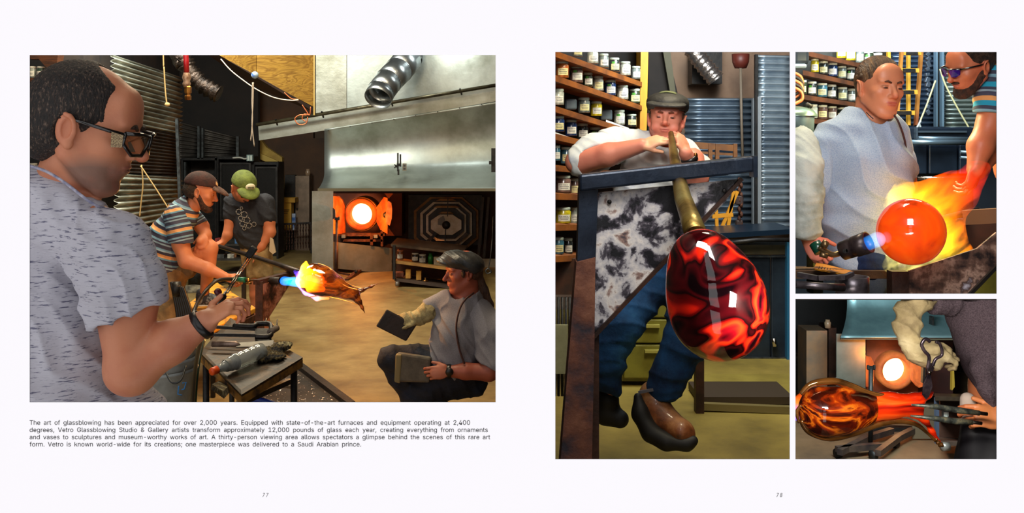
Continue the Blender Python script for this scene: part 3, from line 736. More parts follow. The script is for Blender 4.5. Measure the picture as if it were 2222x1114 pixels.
# second, unlit furnace
t = thing('cold_furnace', 'unlit furnace with nested pale octagonal doors in a dark frame', 'furnace', P(965, 525, 9.2))
cream = M('refractory_cream', (206, 196, 176), (176, 160, 132), 8, .85, bump=.4)
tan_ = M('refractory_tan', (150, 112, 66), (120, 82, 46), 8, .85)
def octa(cx, cy, rx, ry, cut=.42): return [(cx-rx*cut, cy-ry), (cx+rx*cut, cy-ry), (cx+rx, cy-ry*cut), (cx+rx, cy+ry*cut), (cx+rx*cut, cy+ry), (cx-rx*cut, cy+ry), (cx-rx, cy+ry*cut), (cx-rx, cy-ry*cut)]
m = MB(); m.pbox(886, 424, 1046, 532, 9.75, .15); m.build('housing', black_steel, t)
for sc, z, mt in ((1.0, 9.70, tan_), (.92, 9.66, black_steel), (.80, 9.62, cream), (.72, 9.58, black_steel), (.62, 9.54, cream), (.55, 9.5, black_steel)):
    m = MB(); m.poly(octa(968, 488-6*(1-sc), 70*sc, 60*sc, .5), z, .04); m.build('door_ring', mt, t)
m = MB(); m.poly(octa(968, 488, 33, 22, .42), 9.45, .05); m.build('door_plate', cream, t, label='pale octagonal door plate with a round peephole')
m = MB(); m.lathe([(.001, 0), (r_(9), 0), (r_(9), .02)], P(968, 489, 9.44), (0, 1, 0), 24); m.build('peephole', black_steel, t)
m = MB(); m.poly([(950, 476), (962, 468), (966, 478), (958, 490), (950, 488)], 9.445, .01); m.build('soot_patch', M('soot_grey', (120, 118, 112), rough=.9), t)
m = MB(); m.bar(P(967, 498, 9.4), P(965, 535, 9.4), .012); m.bar(P(972, 430, 9.4), P(971, 470, 9.4), .010); m.build('rod', black_steel, t)
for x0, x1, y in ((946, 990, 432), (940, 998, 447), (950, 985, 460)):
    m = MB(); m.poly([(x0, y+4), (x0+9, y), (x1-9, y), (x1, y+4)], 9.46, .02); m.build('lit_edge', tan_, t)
for pl in ([(925, 522), (945, 505), (949, 508), (930, 527)], [(1010, 505), (1016, 508), (995, 530), (988, 528)], [(1046, 428), (1051, 428), (1041, 560), (1035, 560)], [(1058, 428), (1063, 428), (1053, 560), (1047, 560)]):
    m = MB(); m.poly(pl, 9.4, .03); m.build('brace', black_steel, t)
t = thing('punty_stand', 'dark pipe stand with a forked yoke in front of the furnace', 'stand', P(729, 596, 8.9))
m = MB(); m.tube([P(731, 476, 8.9), P(730, 598, 8.9)], .016, 10); m.tube([P(730, 525, 8.9), P(729, 598, 8.9)], .021, 10); m.build('post', brown_steel, t)
m = MB(); m.bar(P(726, 475, 8.88), P(737, 475, 8.88), .03); m.bar(P(727, 470, 8.86), P(727, 477, 8.86), .012); m.bar(P(736, 470, 8.86), P(736, 477, 8.86), .012); m.build('yoke', black_steel, t)
t = thing('rolling_base', 'low rolling floor frame of dark bars in front of the furnace', 'frame', P(780, 607, 8.9))
m = MB(); m.bar(P(734, 592, 9.0), P(758, 597, 8.9), .02); m.bar(P(752, 610, 8.7), P(776, 591, 9.1), .045); m.bar(P(735, 585, 9.3), P(768, 565, 9.9), .02); m.bar(P(776, 591, 9.1), P(810, 572, 9.8), .03); m.build('bar', rust, t)
m = MB(); m.pbox(742, 562, 809, 580, 9.7, .08); m.build('cross_member', black_steel, t)
for x, y in ((756, 611), (773, 590)): m = MB(); m.lathe([(.001, -.015), (.022, -.015), (.022, .015), (.001, .015)], P(x, y, 8.75), (1, 0, 0), 14); m.build('wheel', black_steel, t)

ZK = 1.0
# ================================================================== ROOM OF THE WIDE PICTURE: furniture and tools
mesh_black = M('expanded_mesh', (44, 42, 40), rough=.5, metal=.5)
def mesh_door(x0, y0, x1, y1, Z, par, n=16):
    m = MB(); f = 4
    m.pbox(x0, y0, x1, y0+f, Z, .04); m.pbox(x0, y1-f, x1, y1, Z, .04); m.pbox(x0, y0+f, x0+f, y1-f, Z, .04); m.pbox(x1-f, y0+f, x1, y1-f, Z, .04)
    d = m.build('door', M('door_steel', (58, 55, 52), (36, 34, 32), 10, .45, .5), par)
    m = MB(); m.pbox(x0+f, y0+f, x1-f, y1-f, Z+.03, .004); m.build('backing', black_steel, d)
    m = MB(); w_, h_ = x1-x0-2*f, y1-y0-2*f; st = w_/n
    k = 0
    c = -h_
    while c < w_:
        for sg in (1, -1):   # diagonal strands clipped to the door
            a0 = max(0, c); a1 = min(w_, c+h_)
            if a1 > a0:
                p0 = (a0, a0-c); p1 = (a1, a1-c)
                if sg < 0: p0 = (w_-p0[0], p0[1]); p1 = (w_-p1[0], p1[1])
                m.bar(P(x0+f+p0[0], y0+f+p0[1], Z+.02), P(x0+f+p1[0], y0+f+p1[1], Z+.02), .006)
        c += st
    o = m.build('expanded_mesh', mesh_black, d); o['kind'] = 'stuff'
    return d
t = thing('annealer_cabinet', 'open black steel cabinet left of the mesh doors, behind the maroon cap', 'cabinet', P(440, 562, 12.2))
m = MB(); m.pbox(393, 343, 470, 348, 12.2, .3); m.pbox(393, 348, 397, 562, 12.2, .3); m.pbox(466, 341, 470, 562, 12.2, .3); m.pbox(397, 348, 466, 562, 12.5, .04); m.build('body', black_steel, t)
m = MB(); m.pbox(399, 352, 403, 420, 12.15, .04); m.build('hinge', steel_frame, t)
t = thing('annealer_cabinet', 'black steel cabinet with a wide mesh door behind the two capped men', 'cabinet', P(510, 562, 12.2))
m = MB(); m.pbox(471, 340, 548, 346, 12.2, .3); m.pbox(471, 346, 474, 562, 12.2, .3); m.pbox(545, 346, 548, 562, 12.2, .3); m.pbox(474, 346, 545, 562, 12.5, .04); m.build('body', black_steel, t)
mesh_door(477, 353, 544, 480, 12.15, t, 18)
t = thing('annealer_cabinet', 'black steel cabinet with narrower mesh door right of the green cap', 'cabinet', P(578, 562, 12.2))
m = MB(); m.pbox(549, 352, 604, 358, 12.2, .3); m.pbox(600, 358, 604, 562, 12.2, .3); m.pbox(549, 358, 552, 562, 12.2, .3); m.pbox(553, 358, 600, 562, 12.5, .04); m.build('body', black_steel, t)
mesh_door(554, 362, 602, 485, 12.12, t, 14)
t = thing('control_box', 'tiny pale switch box with a grey cable on top of the mesh cabinets', 'box', P(541, 350, 12.1))
m = MB(); m.pbox(535, 336, 548, 350, 12.1, .06); m.build('body', M('pale_blue_box', (120, 140, 138), rough=.5), t)
m = MB(); m.pbox(537, 338, 541, 349, 12.09, .01); m.pbox(543, 338, 547, 349, 12.09, .01); m.build('switch_plate', M('switch_pale', (190, 200, 190), rough=.5), t)
m = MB(); m.tube(curve_pts(px_path([(505, 343), (520, 342), (530, 345), (536, 344)], 12.1)), .011, 8); m.build('cable', M('cable_grey', (170, 170, 160), rough=.6), t)

# things that hang from the ceiling
cord_mat = M('tan_cord', (170, 142, 92), rough=.9)
def cord(name, pts, Z, r, mat, label, cat='cord', **k):
    m = MB(); m.tube(curve_pts(px_path(pts, Z)), r, 8); return one(m, name, label, cat, mat, **k)
cord('pull_cord', [(348, -232), (354, 105), (356, 150), (359, 200), (362, 225)], 7.8, .006, cord_mat, 'tan pull cord with a knot hanging before the corrugated wall')
m = MB(); m.lathe([(.001, -.02), (.02, -.012), (.022, 0), (.016, .014), (.001, .02)], P(363, 227, 7.8), n=12); m.build('knot', cord_mat, bpy.data.objects['pull_cord'])
cord('stay_cord', [(307, 358), (310, 400), (306, 440), (303, 470)], 7.9, .006, cord_mat, 'tan cord dropping straight down left of the striped shirt')
cord('stay_cord', [(305, 360), (335, 405), (365, 452)], 7.85, .006, cord_mat, 'tan cord running diagonally down to the striped shirt')
t = thing('air_hose', 'red air hose ending in a brass coupling, hanging from the ceiling', 'hose', P(407, 216, 7.2))
m = MB(); m.tube(px_path([(398, -275), (402, 100), (404, 130), (405, 160)], 7.2), .021, 12); m.build('red_hose', M('red_hose', (168, 22, 34), rough=.35, coat=.5), t)
m = MB(); m.lathe([(.001, .0), (.024, .002), (.032, .03), (.024, .05), (.034, .075), (.028, .1), (.024, .115)], P(405, 190, 7.2), n=14); m.build('clamp', M('clamp_pale', (176, 150, 130), (120, 90, 70), 30, .5, .4), t)
m = MB(); m.lathe([(.024, 0), (.026, .03), (.02, .035), (.02, .05), (.028, .055), (.028, .10), (.02, .11)], P(408, 217, 7.2), n=6, smooth=False); m.build('brass_fitting', M('brass', (176, 126, 62), (110, 66, 30), 18, .35, .9), t)
t = thing('flexible_duct', 'crumpled foil flexible duct fading into the dark ceiling corner', 'duct', P(430, 180, 8.4))
pp = curve_pts(px_path([(340, -180), (384, 104), (398, 130), (415, 160), (440, 185), (476, 205)], 8.5), 9)
m = MB(); m.tube(pp, [.075+.014*math.sin(i*2.6)+random.uniform(-.006, .006) for i in range(len(pp))], 18); m.build('crinkled_foil', M('sooty_foil', (70, 58, 50), (30, 24, 20), 14, .3, .8, bump=.8), t)
t = thing('float_ball', 'pale blue marbled ball hanging under the plywood boxing', 'ball', P(553, 172, 8.0))
m = MB(); m.lathe([(max(.001, .032*math.sin(a)), -.032*math.cos(a)) for a in np.linspace(0, math.pi, 14)], P(553, 163, 8.0), n=24); m.build('ball', M('blue_marble', (150, 178, 206), rough=.25, coat=.6, stops=[(.35, (28, 60, 190)), (.45, (120, 156, 196)), (.6, (186, 206, 220))], scale=9, dist=1), t)
cord('white_wire', [(479, 128), (500, 152), (530, 176), (560, 196), (595, 212), (630, 218), (648, 217)], 8.1, .005, M('white_wire', (200, 190, 176), rough=.6), 'white wire sagging across below the plywood boxing', 'wire')
t = thing('hanging_string', 'two frayed strings hanging straight down below the blue ball', 'string', P(549, 318, 8.0))
for pts in ([(548, 179), (547, 220), (548, 262), (544, 306)], [(550, 179), (549, 225), (547, 270), (552, 318)]):
    m = MB(); m.tube(curve_pts(px_path(pts, 8.0)), .005, 8); m.build('strand', M('frayed_string', (150, 138, 124), rough=.9), t)
t = thing('copper_wire_coil', 'loose orange wire coils tied at the left end of the hood pipe', 'wire', P(662, 265, 8.4))
cop = M('copper_wire', (190, 104, 62), rough=.4, metal=.5)
for pts in ([(617, 201), (632, 214), (648, 216)], [(656, 228), (664, 240), (672, 250), (674, 232)], [(666, 250), (650, 250), (640, 258), (648, 270), (664, 268), (668, 254)], [(672, 250), (660, 248), (656, 258), (664, 264)]):
    m = MB(); m.tube(curve_pts(px_path(pts, 8.45)), .005, 7); m.build('loop', cop, t)

# middle distance between the green cap and the heat shield
t = thing('grey_locker', 'tall grey steel locker door standing left of the heat shield', 'locker', P(656, 545, 13.1))
m = MB(); m.pbox(641, 382, 671, 544, 13.12, .3); m.build('body', M('locker_grey', (128, 108, 90), (98, 84, 70), 6, .5, .5, bump=.15), t)
m = MB(); m.pbox(643, 452, 646, 456, 13.1, .02); m.build('latch', black_steel, t)
m = MB(); m.pbox(618, 380, 640, 543, 13.2, .1); one(m, 'dark_locker', 'dark open shelf unit wedged behind the yellow waste box', 'shelf', black_steel)
t = thing('jar_stack', 'small pale jar standing on top of the grey locker', 'jar', P(668, 382, 13.1))
m = MB(); m.lathe([(.001, 0), (.036, 0), (.038, .06), (.025, .08), (.025, .10), (.001, .10)], P(668, 382, 13.2), n=14); m.build('glass_body', M('dusty_glass', (140, 116, 92), rough=.2, coat=.5), t)
t = thing('waste_box', 'yellow box with dark printing on its front, on the metal bin', 'box', P(622, 492, 12.9))
m = MB(); m.pbox(613, 436, 632, 500, 12.9, .15); m.pbox(610, 430, 640, 440, 12.88, .2); m.build('carton', M('carton_yellow', (186, 140, 34), (158, 116, 30), 6, .7), t)
m = MB()
for y, x1 in ((455, 628), (458, 626), (462, 624)): m.pbox(616, y, x1, y+1.4, 12.89, .005)
m.build('printed_mark', M('print_dark', (50, 36, 18), rough=.8), t)
m = MB(); m.pbox(633, 464, 641, 500, 12.95, .05); one(m, 'blue_bottle', 'blue and white bottle just right of the yellow waste box', 'bottle', M('blue_label', (40, 84, 150), (190, 200, 210), 9, .4))
t = thing('trash_can', 'small ribbed galvanised trash can below the yellow waste box', 'trash can', P(607, 546, 13.0))
m = MB(); m.lathe([(.001, 0), (.118, 0), (.131, .29), (.138, .3), (.138, .31), (.001, .312)], P(606, 546, 13.0), n=24); m.build('body', M('can_steel', (112, 118, 106), (80, 84, 74), 9, .45, .6), t)
for y in (508, 525): m = MB(); m.lathe([(.122, -.006), (.133, 0), (.122, .006)], P(606, y, 13.0), n=24); m.build('rib', M('can_steel', (1, 1, 1)), t)
t = thing('chain_rack', 'rack of dark hanging chains on the floor behind the green cap man', 'rack', P(642, 546, 12.8))
ch = M('chain_dark', (44, 30, 24), (80, 52, 38), 30, .5, .5)
m = MB(); m.bar(P(613, 487, 12.75), P(676, 484, 12.75), .026); m.bar(P(613, 487, 12.75), P(613, 550, 12.75), .026); m.bar(P(676, 484, 12.75), P(676, 550, 12.75), .026); m.build('rail', black_steel, t)
for x in range(615, 676, 6):
    m = MB()
    n = 8
    for i in range(n): m.lathe([(.008, -.006), (.019, 0), (.008, .006)], P(x+(i % 2)*1.5, 489+i*6.8-(x-615)*.06, 12.7), (1, .4*(i % 2), .2), 8)
    m.bar(P(x+1, 487, 12.72), P(x+1, 543-(x-615)*.08, 12.72), .013)
    m.build('chain', ch, t)
ZK = 1.29
# bench of parts behind the two capped men
t = thing('parts_table', 'low dark table loaded with small parts behind the bent knee', 'table', P(500, 600, 8.2))
m = MB(); m.pbox(462, 530, 527, 534, 8.2, .5); m.pbox(462, 562, 527, 566, 8.2, .5)
for x in (463, 523): m.pbox(x, 534, x+3, 600, 8.2, .04)
m.pbox(455, 592, 530, 596, 8.2, .1); m.build('frame', M('table_grey', (66, 62, 56), (40, 38, 34), 9, .5, .4), t)
for i, (x, y, w_, h_, c, nm, lb) in enumerate([(466, 518, 11, 12, (150, 40, 34), 'tin', 'small red tin on the parts table'), (479, 519, 10, 11, (90, 86, 78), 'tin', 'small grey tin in the middle of the parts table'), (493, 552, 14, 10, (180, 176, 160), 'carton', 'pale small carton on the lower shelf of the parts table'), (470, 553, 16, 9, (70, 70, 66), 'carton', 'dark flat carton on the lower shelf of the parts table'), (509, 494, 14, 38, (58, 104, 150), 'cloth', 'blue striped cloth hanging behind the green cap man')]):
    m = MB(); m.pbox(x, y, x+w_, y+h_, 8.25, .12); one(m, nm, lb, nm, M('part_%d' % i, c, tuple(int(q*.55) for q in c), 14, .6), bevel=.004)
t = thing('wheeled_dolly', 'low dark dolly frame with small wheels on the floor behind the stool', 'dolly', P(490, 622, 7.8))
m = MB(); m.bar(P(440, 606, 7.9), P(520, 596, 8.2), .03); m.bar(P(446, 620, 7.6), P(520, 604, 8.0), .03); m.bar(P(470, 600, 8), P(476, 616, 7.7), .02); m.build('bar', black_steel, t)
m = MB(); m.lathe([(.001, -.02), (.03, -.02), (.03, .02), (.001, .02)], P(500, 612, 7.8), (1, 0, 0), 16); m.build('wheel', steel_frame, t)

ZK = 1.19
# ---- cart with jars
def cart(X, Yp, Z0, par_label, dx=0, dy=0, sc=1, jars=True):
    pass
t = thing('tool_cart', 'dark rolling tool cart with sheet top and two wooden shelves', 'cart', P(925, 625, 8.3))
q = lambda x, y, z=8.3: (x, y)
m = MB(); m.prism([P(848, 530, 8.3), P(1005, 548, 8.15), P(1015, 533, 9.1), P(862, 516, 9.1)], (0, 0, -.025)); m.build('sheet_top', M('cart_top', (92, 74, 58), (60, 46, 36), 7, .35, .7), t)
for x, y0, y1 in ((852, 533, 607), (998, 550, 628)): m = MB(); m.pbox(x, y0, x+6, y1, 8.28, .03); m.build('post', black_steel, t)
m = MB(); m.prism([P(858, 566, 8.3), P(1000, 584, 8.2), P(1004, 578, 8.8), P(862, 560, 8.8)], (0, 0, -.03)); m.build('shelf', M('shelf_ochre', (150, 110, 48), (116, 80, 34), 7, .7), t)
m = MB(); m.prism([P(856, 604, 8.3), P(1000, 624, 8.2), P(1004, 614, 8.8), P(862, 594, 8.8)], (0, 0, -.03)); m.build('shelf', M('shelf_dark', (70, 52, 40), (48, 34, 26), 7, .7), t)
m = MB(); m.poly([(860, 536), (1000, 553), (1000, 618), (860, 600)], [8.85]*4, .02); m.build('back_panel', M('cart_back', (76, 40, 22), (50, 28, 16), 5, .8), t)
for x, y in ((862, 616), (965, 630)):
    m = MB(); m.lathe([(.001, -.018), (.026, -.018), (.026, .018), (.001, .018)], P(x, y, 8.3), (1, .3, 0), 18); w_ = m.build('caster', M('caster_grey', (120, 112, 104), rough=.4, metal=.4), t)
jarg = {}
def jar_mat(c): return M('jar_%d_%d_%d' % c, c, tuple(int(a*.7) for a in c), 26, .25, coat=.7)
lid_m = M('jar_lid', (206, 204, 190), (176, 176, 164), 12, .4)
lab_m = M('jar_label', (226, 224, 212), (196, 194, 182), 20, .7)
lab_y = M('jar_label_cream', (222, 214, 160), (196, 188, 132), 20, .7)
lab_g = M('jar_sticker_green', (70, 150, 50), rough=.6)
scribble = M('label_ink', (60, 64, 78), rough=.8)
def make_jar(c, r, h, label, group, loc, lab=lab_m, sticker=False, rz=0, lid=lid_m, name='jar'):
    t = thing(name, label, 'jar', (0, 0, 0), group)
    m = MB(); m.lathe([(.001, 0), (r*.96, 0), (r, .05*h), (r, .74*h), (r*.85, .83*h), (r*.85, .86*h)], (0, 0, 0), n=20); m.build('glass_body', jar_mat(c), t, local=True)
    m = MB(); m.lathe([(r*.9, .84*h), (r*.93, .86*h), (r*.93, .98*h), (r*.88, h), (.001, h)], (0, 0, 0), n=20); m.build('lid', lid, t, local=True)
    m = MB(); m.grid(lambda u, v: ((r*1.012)*math.sin((u-.5)*1.7), -(r*1.012)*math.cos((u-.5)*1.7), h*(.14+.42*v)), 6, 1); lb = m.build('label', lab, t, local=True)
    m = MB()
    for j in range(3): m.grid(lambda u, v: ((r*1.02)*math.sin((u-.5)*(1.0+.2*j)), -(r*1.02)*math.cos((u-.5)*(1.0+.2*j)), h*(.24+.10*j+.03*v)), 4, 1)
    m.build('handwriting', scribble, lb, local=True)
    if sticker: m = MB(); m.grid(lambda u, v: ((r*1.015)*math.sin(-.7+u*.6), -(r*1.015)*math.cos(-.7+u*.6), h*(.58+.14*v)), 3, 1); m.build('sticker', lab_g, t, local=True)
    t.location = loc; t.rotation_euler = (0, 0, rz); return t
u8 = 8.3*1.19/F
make_jar((150, 96, 60), 7.5*u8, 21*u8, 'clear jar with brown contents and pink lid on the cart shelf', 'jars on the tool cart', P(868.5, 563, 8.45), lid=M('lid_pink', (190, 120, 90), rough=.5))
make_jar((60, 54, 48), 8*u8, 19*u8, 'dark jar with white label on the cart shelf, beside the silver one', 'jars on the tool cart', P(901, 567.5, 8.45))
make_jar((120, 112, 104), 8.5*u8, 20*u8, 'silver-grey jar between the dark jar and the green bottle', 'jars on the tool cart', P(917, 571, 8.45))
t = thing('green_bottle', 'green spray bottle on the cart shelf', 'bottle', P(934, 574, 8.4))
m = MB(); m.lathe([(.001, 0), (5.6*u8, 0), (5.8*u8, 17*u8), (4*u8, 20*u8), (3.6*u8, 23*u8), (.001, 23*u8)], P(934, 574, 8.45), n=18); m.build('body', M('bottle_green', (30, 132, 46), (20, 96, 34), 20, .35, coat=.4), t)
m = MB(); m.lathe([(3.8*u8, 0), (3.8*u8, 4*u8), (.001, 4*u8)], P(934, 553, 8.45), n=14); m.build('cap', M('cap_green', (20, 90, 34), rough=.4), t)
m = MB(); m.pbox(941, 558, 968, 578, 8.4, .12); one(m, 'white_carton', 'white carton on the cart shelf partly behind the leather cap', 'carton', M('carton_white', (196, 186, 160), rough=.8), bevel=.004)
for x, lb in ((880, 'left upright wooden block'), (903, 'right upright wooden block')):
    m = MB(); m.pbox(x, 585+(x-880)*.14, x+11, 605+(x-880)*.14, 8.35, .08); one(m, 'wooden_block', lb+' on the bottom shelf of the cart', 'block', M('ochre_wood', (176, 130, 48), (150, 104, 38), 12, .7, bump=.2), bevel=.003)
m = MB(); m.pbox(857, 592, 876, 602, 8.35, .12); one(m, 'folded_rag', 'reddish rag folded at the left end of the cart\'s bottom shelf', 'rag', M('rag_red', (120, 62, 40), (84, 44, 30), 12, .9), bevel=.01)
m = MB(); m.lathe([(.001, 0), (.03, 0), (.03, .012), (.008, .018), (.008, .04), (.001, .04)], P(923, 611, 8.35), n=16); one(m, 'brass_knob', 'small brass knobbed disc on the cart\'s bottom shelf', 'knob', M('brass', (1, 1, 1)))
m = MB(); m.tube(curve_pts(px_path([(1070, 470), (1068, 520), (1064, 560), (1060, 582)], 8.5)), .006, 8); m.tube(curve_pts(px_path([(1060, 582), (1054, 588), (1058, 594), (1066, 590), (1060, 583)], 8.5)), .008, 8); one(m, 'hooked_rod', 'thin hooked rod hanging behind the leather cap', 'hook', steel_frame)

ZK = 1.0
# ---- yellow stool, bench rail and marver of the wide picture
yel = M('worn_yellow_paint', (208, 142, 24), rough=.6, bump=.3, bscale=20, stops=[(.34, (34, 22, 14)), (.40, (150, 96, 20)), (.46, (206, 140, 26)), (.7, (222, 156, 34))], scale=7, detail=8, dist=.6)
t = thing('yellow_stool', 'worn yellow-topped low stool under the striped man\'s shoe', 'stool', P(480, 760, 6.0))
ST = lambda x, y: P(x, y, F*(CH-.45)/(y-HY))   # a pixel on the stool's level top
m = MB(); m.prism([ST(396, 668), ST(462, 713), ST(556, 668), ST(470, 612)], (0, 0, -.035)); m.build('top', yel, t, bevel=.006)
for x, y in ((404, 668), (462, 705), (546, 668), (470, 618)): m = MB(); q = ST(x, y); m.tube([q-Vector((0, 0, .03)), Vector((q.x, q.y, .005))], .016, 8); m.build('leg', black_steel, t)
m = MB(); m.bar(ST(466, 709)-Vector((0, 0, .06)), ST(550, 670)-Vector((0, 0, .06)), .04); m.build('apron_rail', rust, t)
m = MB(); m.lathe([(.03, 0), (.04, .001), (.05, 0)], ST(508, 674)+Vector((0, 0, .004)), n=20); m.build('burn_ring', M('burn', (44, 26, 14), rough=.9), t)
marver = M('marver_sheet', (96, 60, 48), rough=.5, metal=.3, bump=.4, bscale=30, stops=[(.36, (24, 16, 14)), (.46, (74, 44, 34)), (.55, (130, 96, 84)), (.62, (60, 34, 26)), (.75, (150, 120, 108))], scale=9, detail=9)
t = thing('glassblowing_bench', 'dark steel bench end with triangular scorched side plate beside the stool', 'bench', P(580, 700, 5.9))
m = MB(); m.bar(P(556, 613, 5.85), P(640, 592, 6.3), .045, .03); m.build('rail', brown_steel, t)
m = MB(); m.pbox(554, 612, 569, 845, 5.85, .05); m.build('leg', brown_steel, t)
m = MB(); m.pbox(524, 575, 531, 790, 6.5, .04); m.build('leg', black_steel, t)
m = MB(); m.poly([(569, 617), (634, 608), (630, 616), (569, 712)], [5.86, 6.2, 6.2, 5.86], .012); m.build('side_plate', marver, t)

# ---- front tool table
grimy = M('grimy_steel', (52, 42, 32), rough=.5, metal=.35, bump=.4, bscale=16, stops=[(.34, (14, 10, 7)), (.48, (40, 30, 20)), (.56, (78, 54, 26)), (.62, (26, 20, 15)), (.78, (110, 98, 82))], scale=11, detail=9, dist=.5)
edge_y = M('worn_yellow_edge', (136, 92, 30), rough=.7, stops=[(.38, (40, 26, 16)), (.5, (120, 82, 28)), (.7, (160, 110, 36))], scale=16, detail=8)
t = thing('tool_table', 'grimy steel-topped low table with a worn yellow edge, full of tools', 'table', P(540, 940, 3.4))
A, B, C_, D = P(434, 765, 3.6), P(524, 857, 3.15), P(657, 776, 3.5), P(500, 690, 4.5)
m = MB(); m.prism([A, B, C_, D], (0, 0, -.006)); m.build('top_sheet', grimy, t)
m = MB(); dz = Vector((0, 0, -.008)); m.prism([A+dz, B+dz, C_+dz, D+dz], (0, 0, -.028)); m.build('worn_edge', edge_y, t)
for p in (A, B, C_, D): m = MB(); q = p.lerp((A+B+C_+D)/4, .14); m.tube([q+Vector((0, 0, -.03)), Vector((q.x, q.y, .01))], .013, 8); m.build('leg', black_steel, t)
m = MB(); m.bar(P(630, 800, 3.7)+Vector((0, 0, -.05)), P(528, 872, 3.4), .02); m.build('stretcher', black_steel, t)
zt = A.z
def on_(x, z_, up=0):  # point at pixel column x, depth z_, on the table top
    return Vector(((x-CX)/F*z_, z_, 0))
def tt(x, y, up=.0):  # pixel -> point on the sloping table sheet
    n = (B-A).cross(C_-A).normalized(); d = P(x, y, 1)-Vector((0, 0, CH)); o = Vector((0, 0, CH)); k = (A-o).dot(n)/d.dot(n)
    return o+d*k+Vector((0, 0, up))
toolm = M('tool_steel_dark', (20, 17, 16), (46, 40, 36), 20, .45, .4, bump=.2)
t = thing('block_tongs', 'long dark steel jacks with a looped end across the back of the table', 'tongs', tt(520, 735))
m = MB(); m.bar(tt(462, 720, .02), tt(555, 728, .025), .012); m.bar(tt(446, 737, .02), tt(556, 739, .02), .012); m.build('blade', toolm, t)
m = MB(); m.tube(curve_pts([tt(508, 723, .03), tt(550, 727, .035), tt(558, 722, .035), tt(585, 722, .035), tt(589, 732, .03), tt(584, 741, .02), tt(555, 742, .02)]), .011, 8); m.build('loop', toolm, t)
m = MB(); m.prism([tt(553, 730, .03), tt(587, 730, .03), tt(588, 743, .002), tt(553, 743, .002)], (0, .01, 0)); m.build('shield', black_steel, t)
t = thing('paddle_knife', 'flat steel paddle with a pale wrapped handle on the tool table', 'paddle', tt(530, 757))
m = MB(); m.prism([tt(512, 753, .012), tt(594, 747, .012), tt(592, 761, .012), tt(512, 762, .012)], (0, 0, .004)); m.build('blade', M('blade_steel', (96, 92, 80), (66, 60, 50), 12, .35, .7), t)
m = MB(); m.tube([tt(461, 757, .018), tt(512, 757, .018), tt(521, 758, .016)], [.012, .012, .003], 12); m.build('handle', M('handle_pale', (150, 126, 112), (104, 84, 72), 30, .4, .5), t)
t = thing('water_bottle', 'clear crumpled plastic bottle with orange cap lying on the table', 'bottle', tt(510, 800))
a, b = tt(468, 822, .03), tt(570, 778, .03); ax = b-a; L = ax.length
plast = M_glass('clear_plastic', (225, 230, 226), .12, 1.3); plast.node_tree.nodes['Principled BSDF'].inputs['Transmission Weight'].default_value = .72; plast.node_tree.nodes['Principled BSDF'].inputs['Coat Weight'].default_value = 1
prof = [(.012, 0), (.013, .1*L)]+[(.016+.014*min(1, (i/6))+.0015*math.sin(i*2.2), L*(.14+.84*i/20)) for i in range(21)]+[(.02, L*1.0), (.001, L*1.0)]
m = MB(); m.lathe(prof, a, ax, 22); o = m.build('plastic_body', plast, t, solid=.0008)
m = MB(); m.lathe([(.001, -.02), (.013, -.02), (.0145, -.016), (.0145, .006), (.012, .006)], a, ax, 20); m.build('orange_cap', M('orange_cap', (240, 86, 22), rough=.4), t)
m = MB(); m.lathe([(.0225, L*.2), (.0275, L*.42)], a, ax, 22); m.build('label', M('bottle_label', (90, 92, 88), (150, 150, 144), 12, .5), t)
ash = M('ash_crust', (110, 96, 60), rough=.9, bump=1, bscale=30, stops=[(.42, (16, 13, 10)), (.5, (96, 80, 40)), (.56, (30, 24, 18)), (.7, (190, 178, 130))], scale=22, detail=8)
S_ = Soft(); 
for x, y, r in ((588, 762, .03), (605, 756, .028), (618, 752, .022), (580, 775, .022), (600, 776, .028), (570, 782, .018)): S_.ell(tt(x, y, .004), (r*1.25, r*1.6, .007), k=.02)
t = tag(S_.mesh('scrap_pile', ash, None, .004, disp=lambda V: .004*np.sin(V[:, 0]*300)*np.sin(V[:, 1]*260+1)), 'crusty black and ochre scrap of burnt paper on the table', 'scrap')
t = thing('wooden_mallet', 'short pale stub of wood at the back corner of the table', 'wood', tt(596, 735))
m = MB(); m.tube([tt(585, 738, .03), tt(601, 728, .03)], .013, 10); m.build('stub', M('pale_stub', (120, 104, 90), (70, 56, 46), 20, .8), t)
m = MB(); m.tube([tt(600, 730, .03), tt(602, 718, .045)], .003, 6); m.tube([tt(575, 720, .03), tt(578, 712, .04)], .003, 6); m.build('nail', black_steel, t)
t = thing('crushed_can', 'crushed ochre and black can under the orange bottle cap', 'can', P(480, 860, 3.2))
m = MB(); m.hexa([P(457, 845, 3.2), P(486, 866, 3.1), P(500, 850, 3.3), P(470, 838, 3.4), P(460, 834, 3.2), P(484, 850, 3.1), P(496, 838, 3.3), P(478, 826, 3.4)]); m.build('crumpled_body', ash, t)
# grating on the floor under the table, with glass chips
t = thing('floor_tray', 'black floor tray with a raised rim, strewn with broken glass', 'tray', P(640, 930, 5.0))
def fl(x, y, up=0): zz = F*(CH-up)/(y-HY); return P(x, y, zz)
m = MB(); m.prism([fl(640, 790), fl(758, 876), fl(700, 960), fl(500, 960), fl(520, 830)], (0, 0, .01)); m.build('pan', M('tray_black', (34, 28, 24), (54, 44, 34), 9, .5), t)
m = MB(); m.bar(fl(640, 788, .02), fl(762, 880, .02), .05, .04); m.build('rim', black_steel, t)
chip = MB()
for i in range(520):
    x = random.uniform(560, 735); y = random.uniform(800, 900)
    if y < 790+(x-640)*.74+14: continue
    c = fl(x, y, .018); s_ = random.uniform(.003, .009)
    chip.add([c+Vector((random.uniform(-s_, s_), random.uniform(-s_, s_), random.uniform(0, s_))) for _ in range(4)], [(0, 1, 2), (0, 2, 3), (0, 3, 1), (1, 3, 2)])
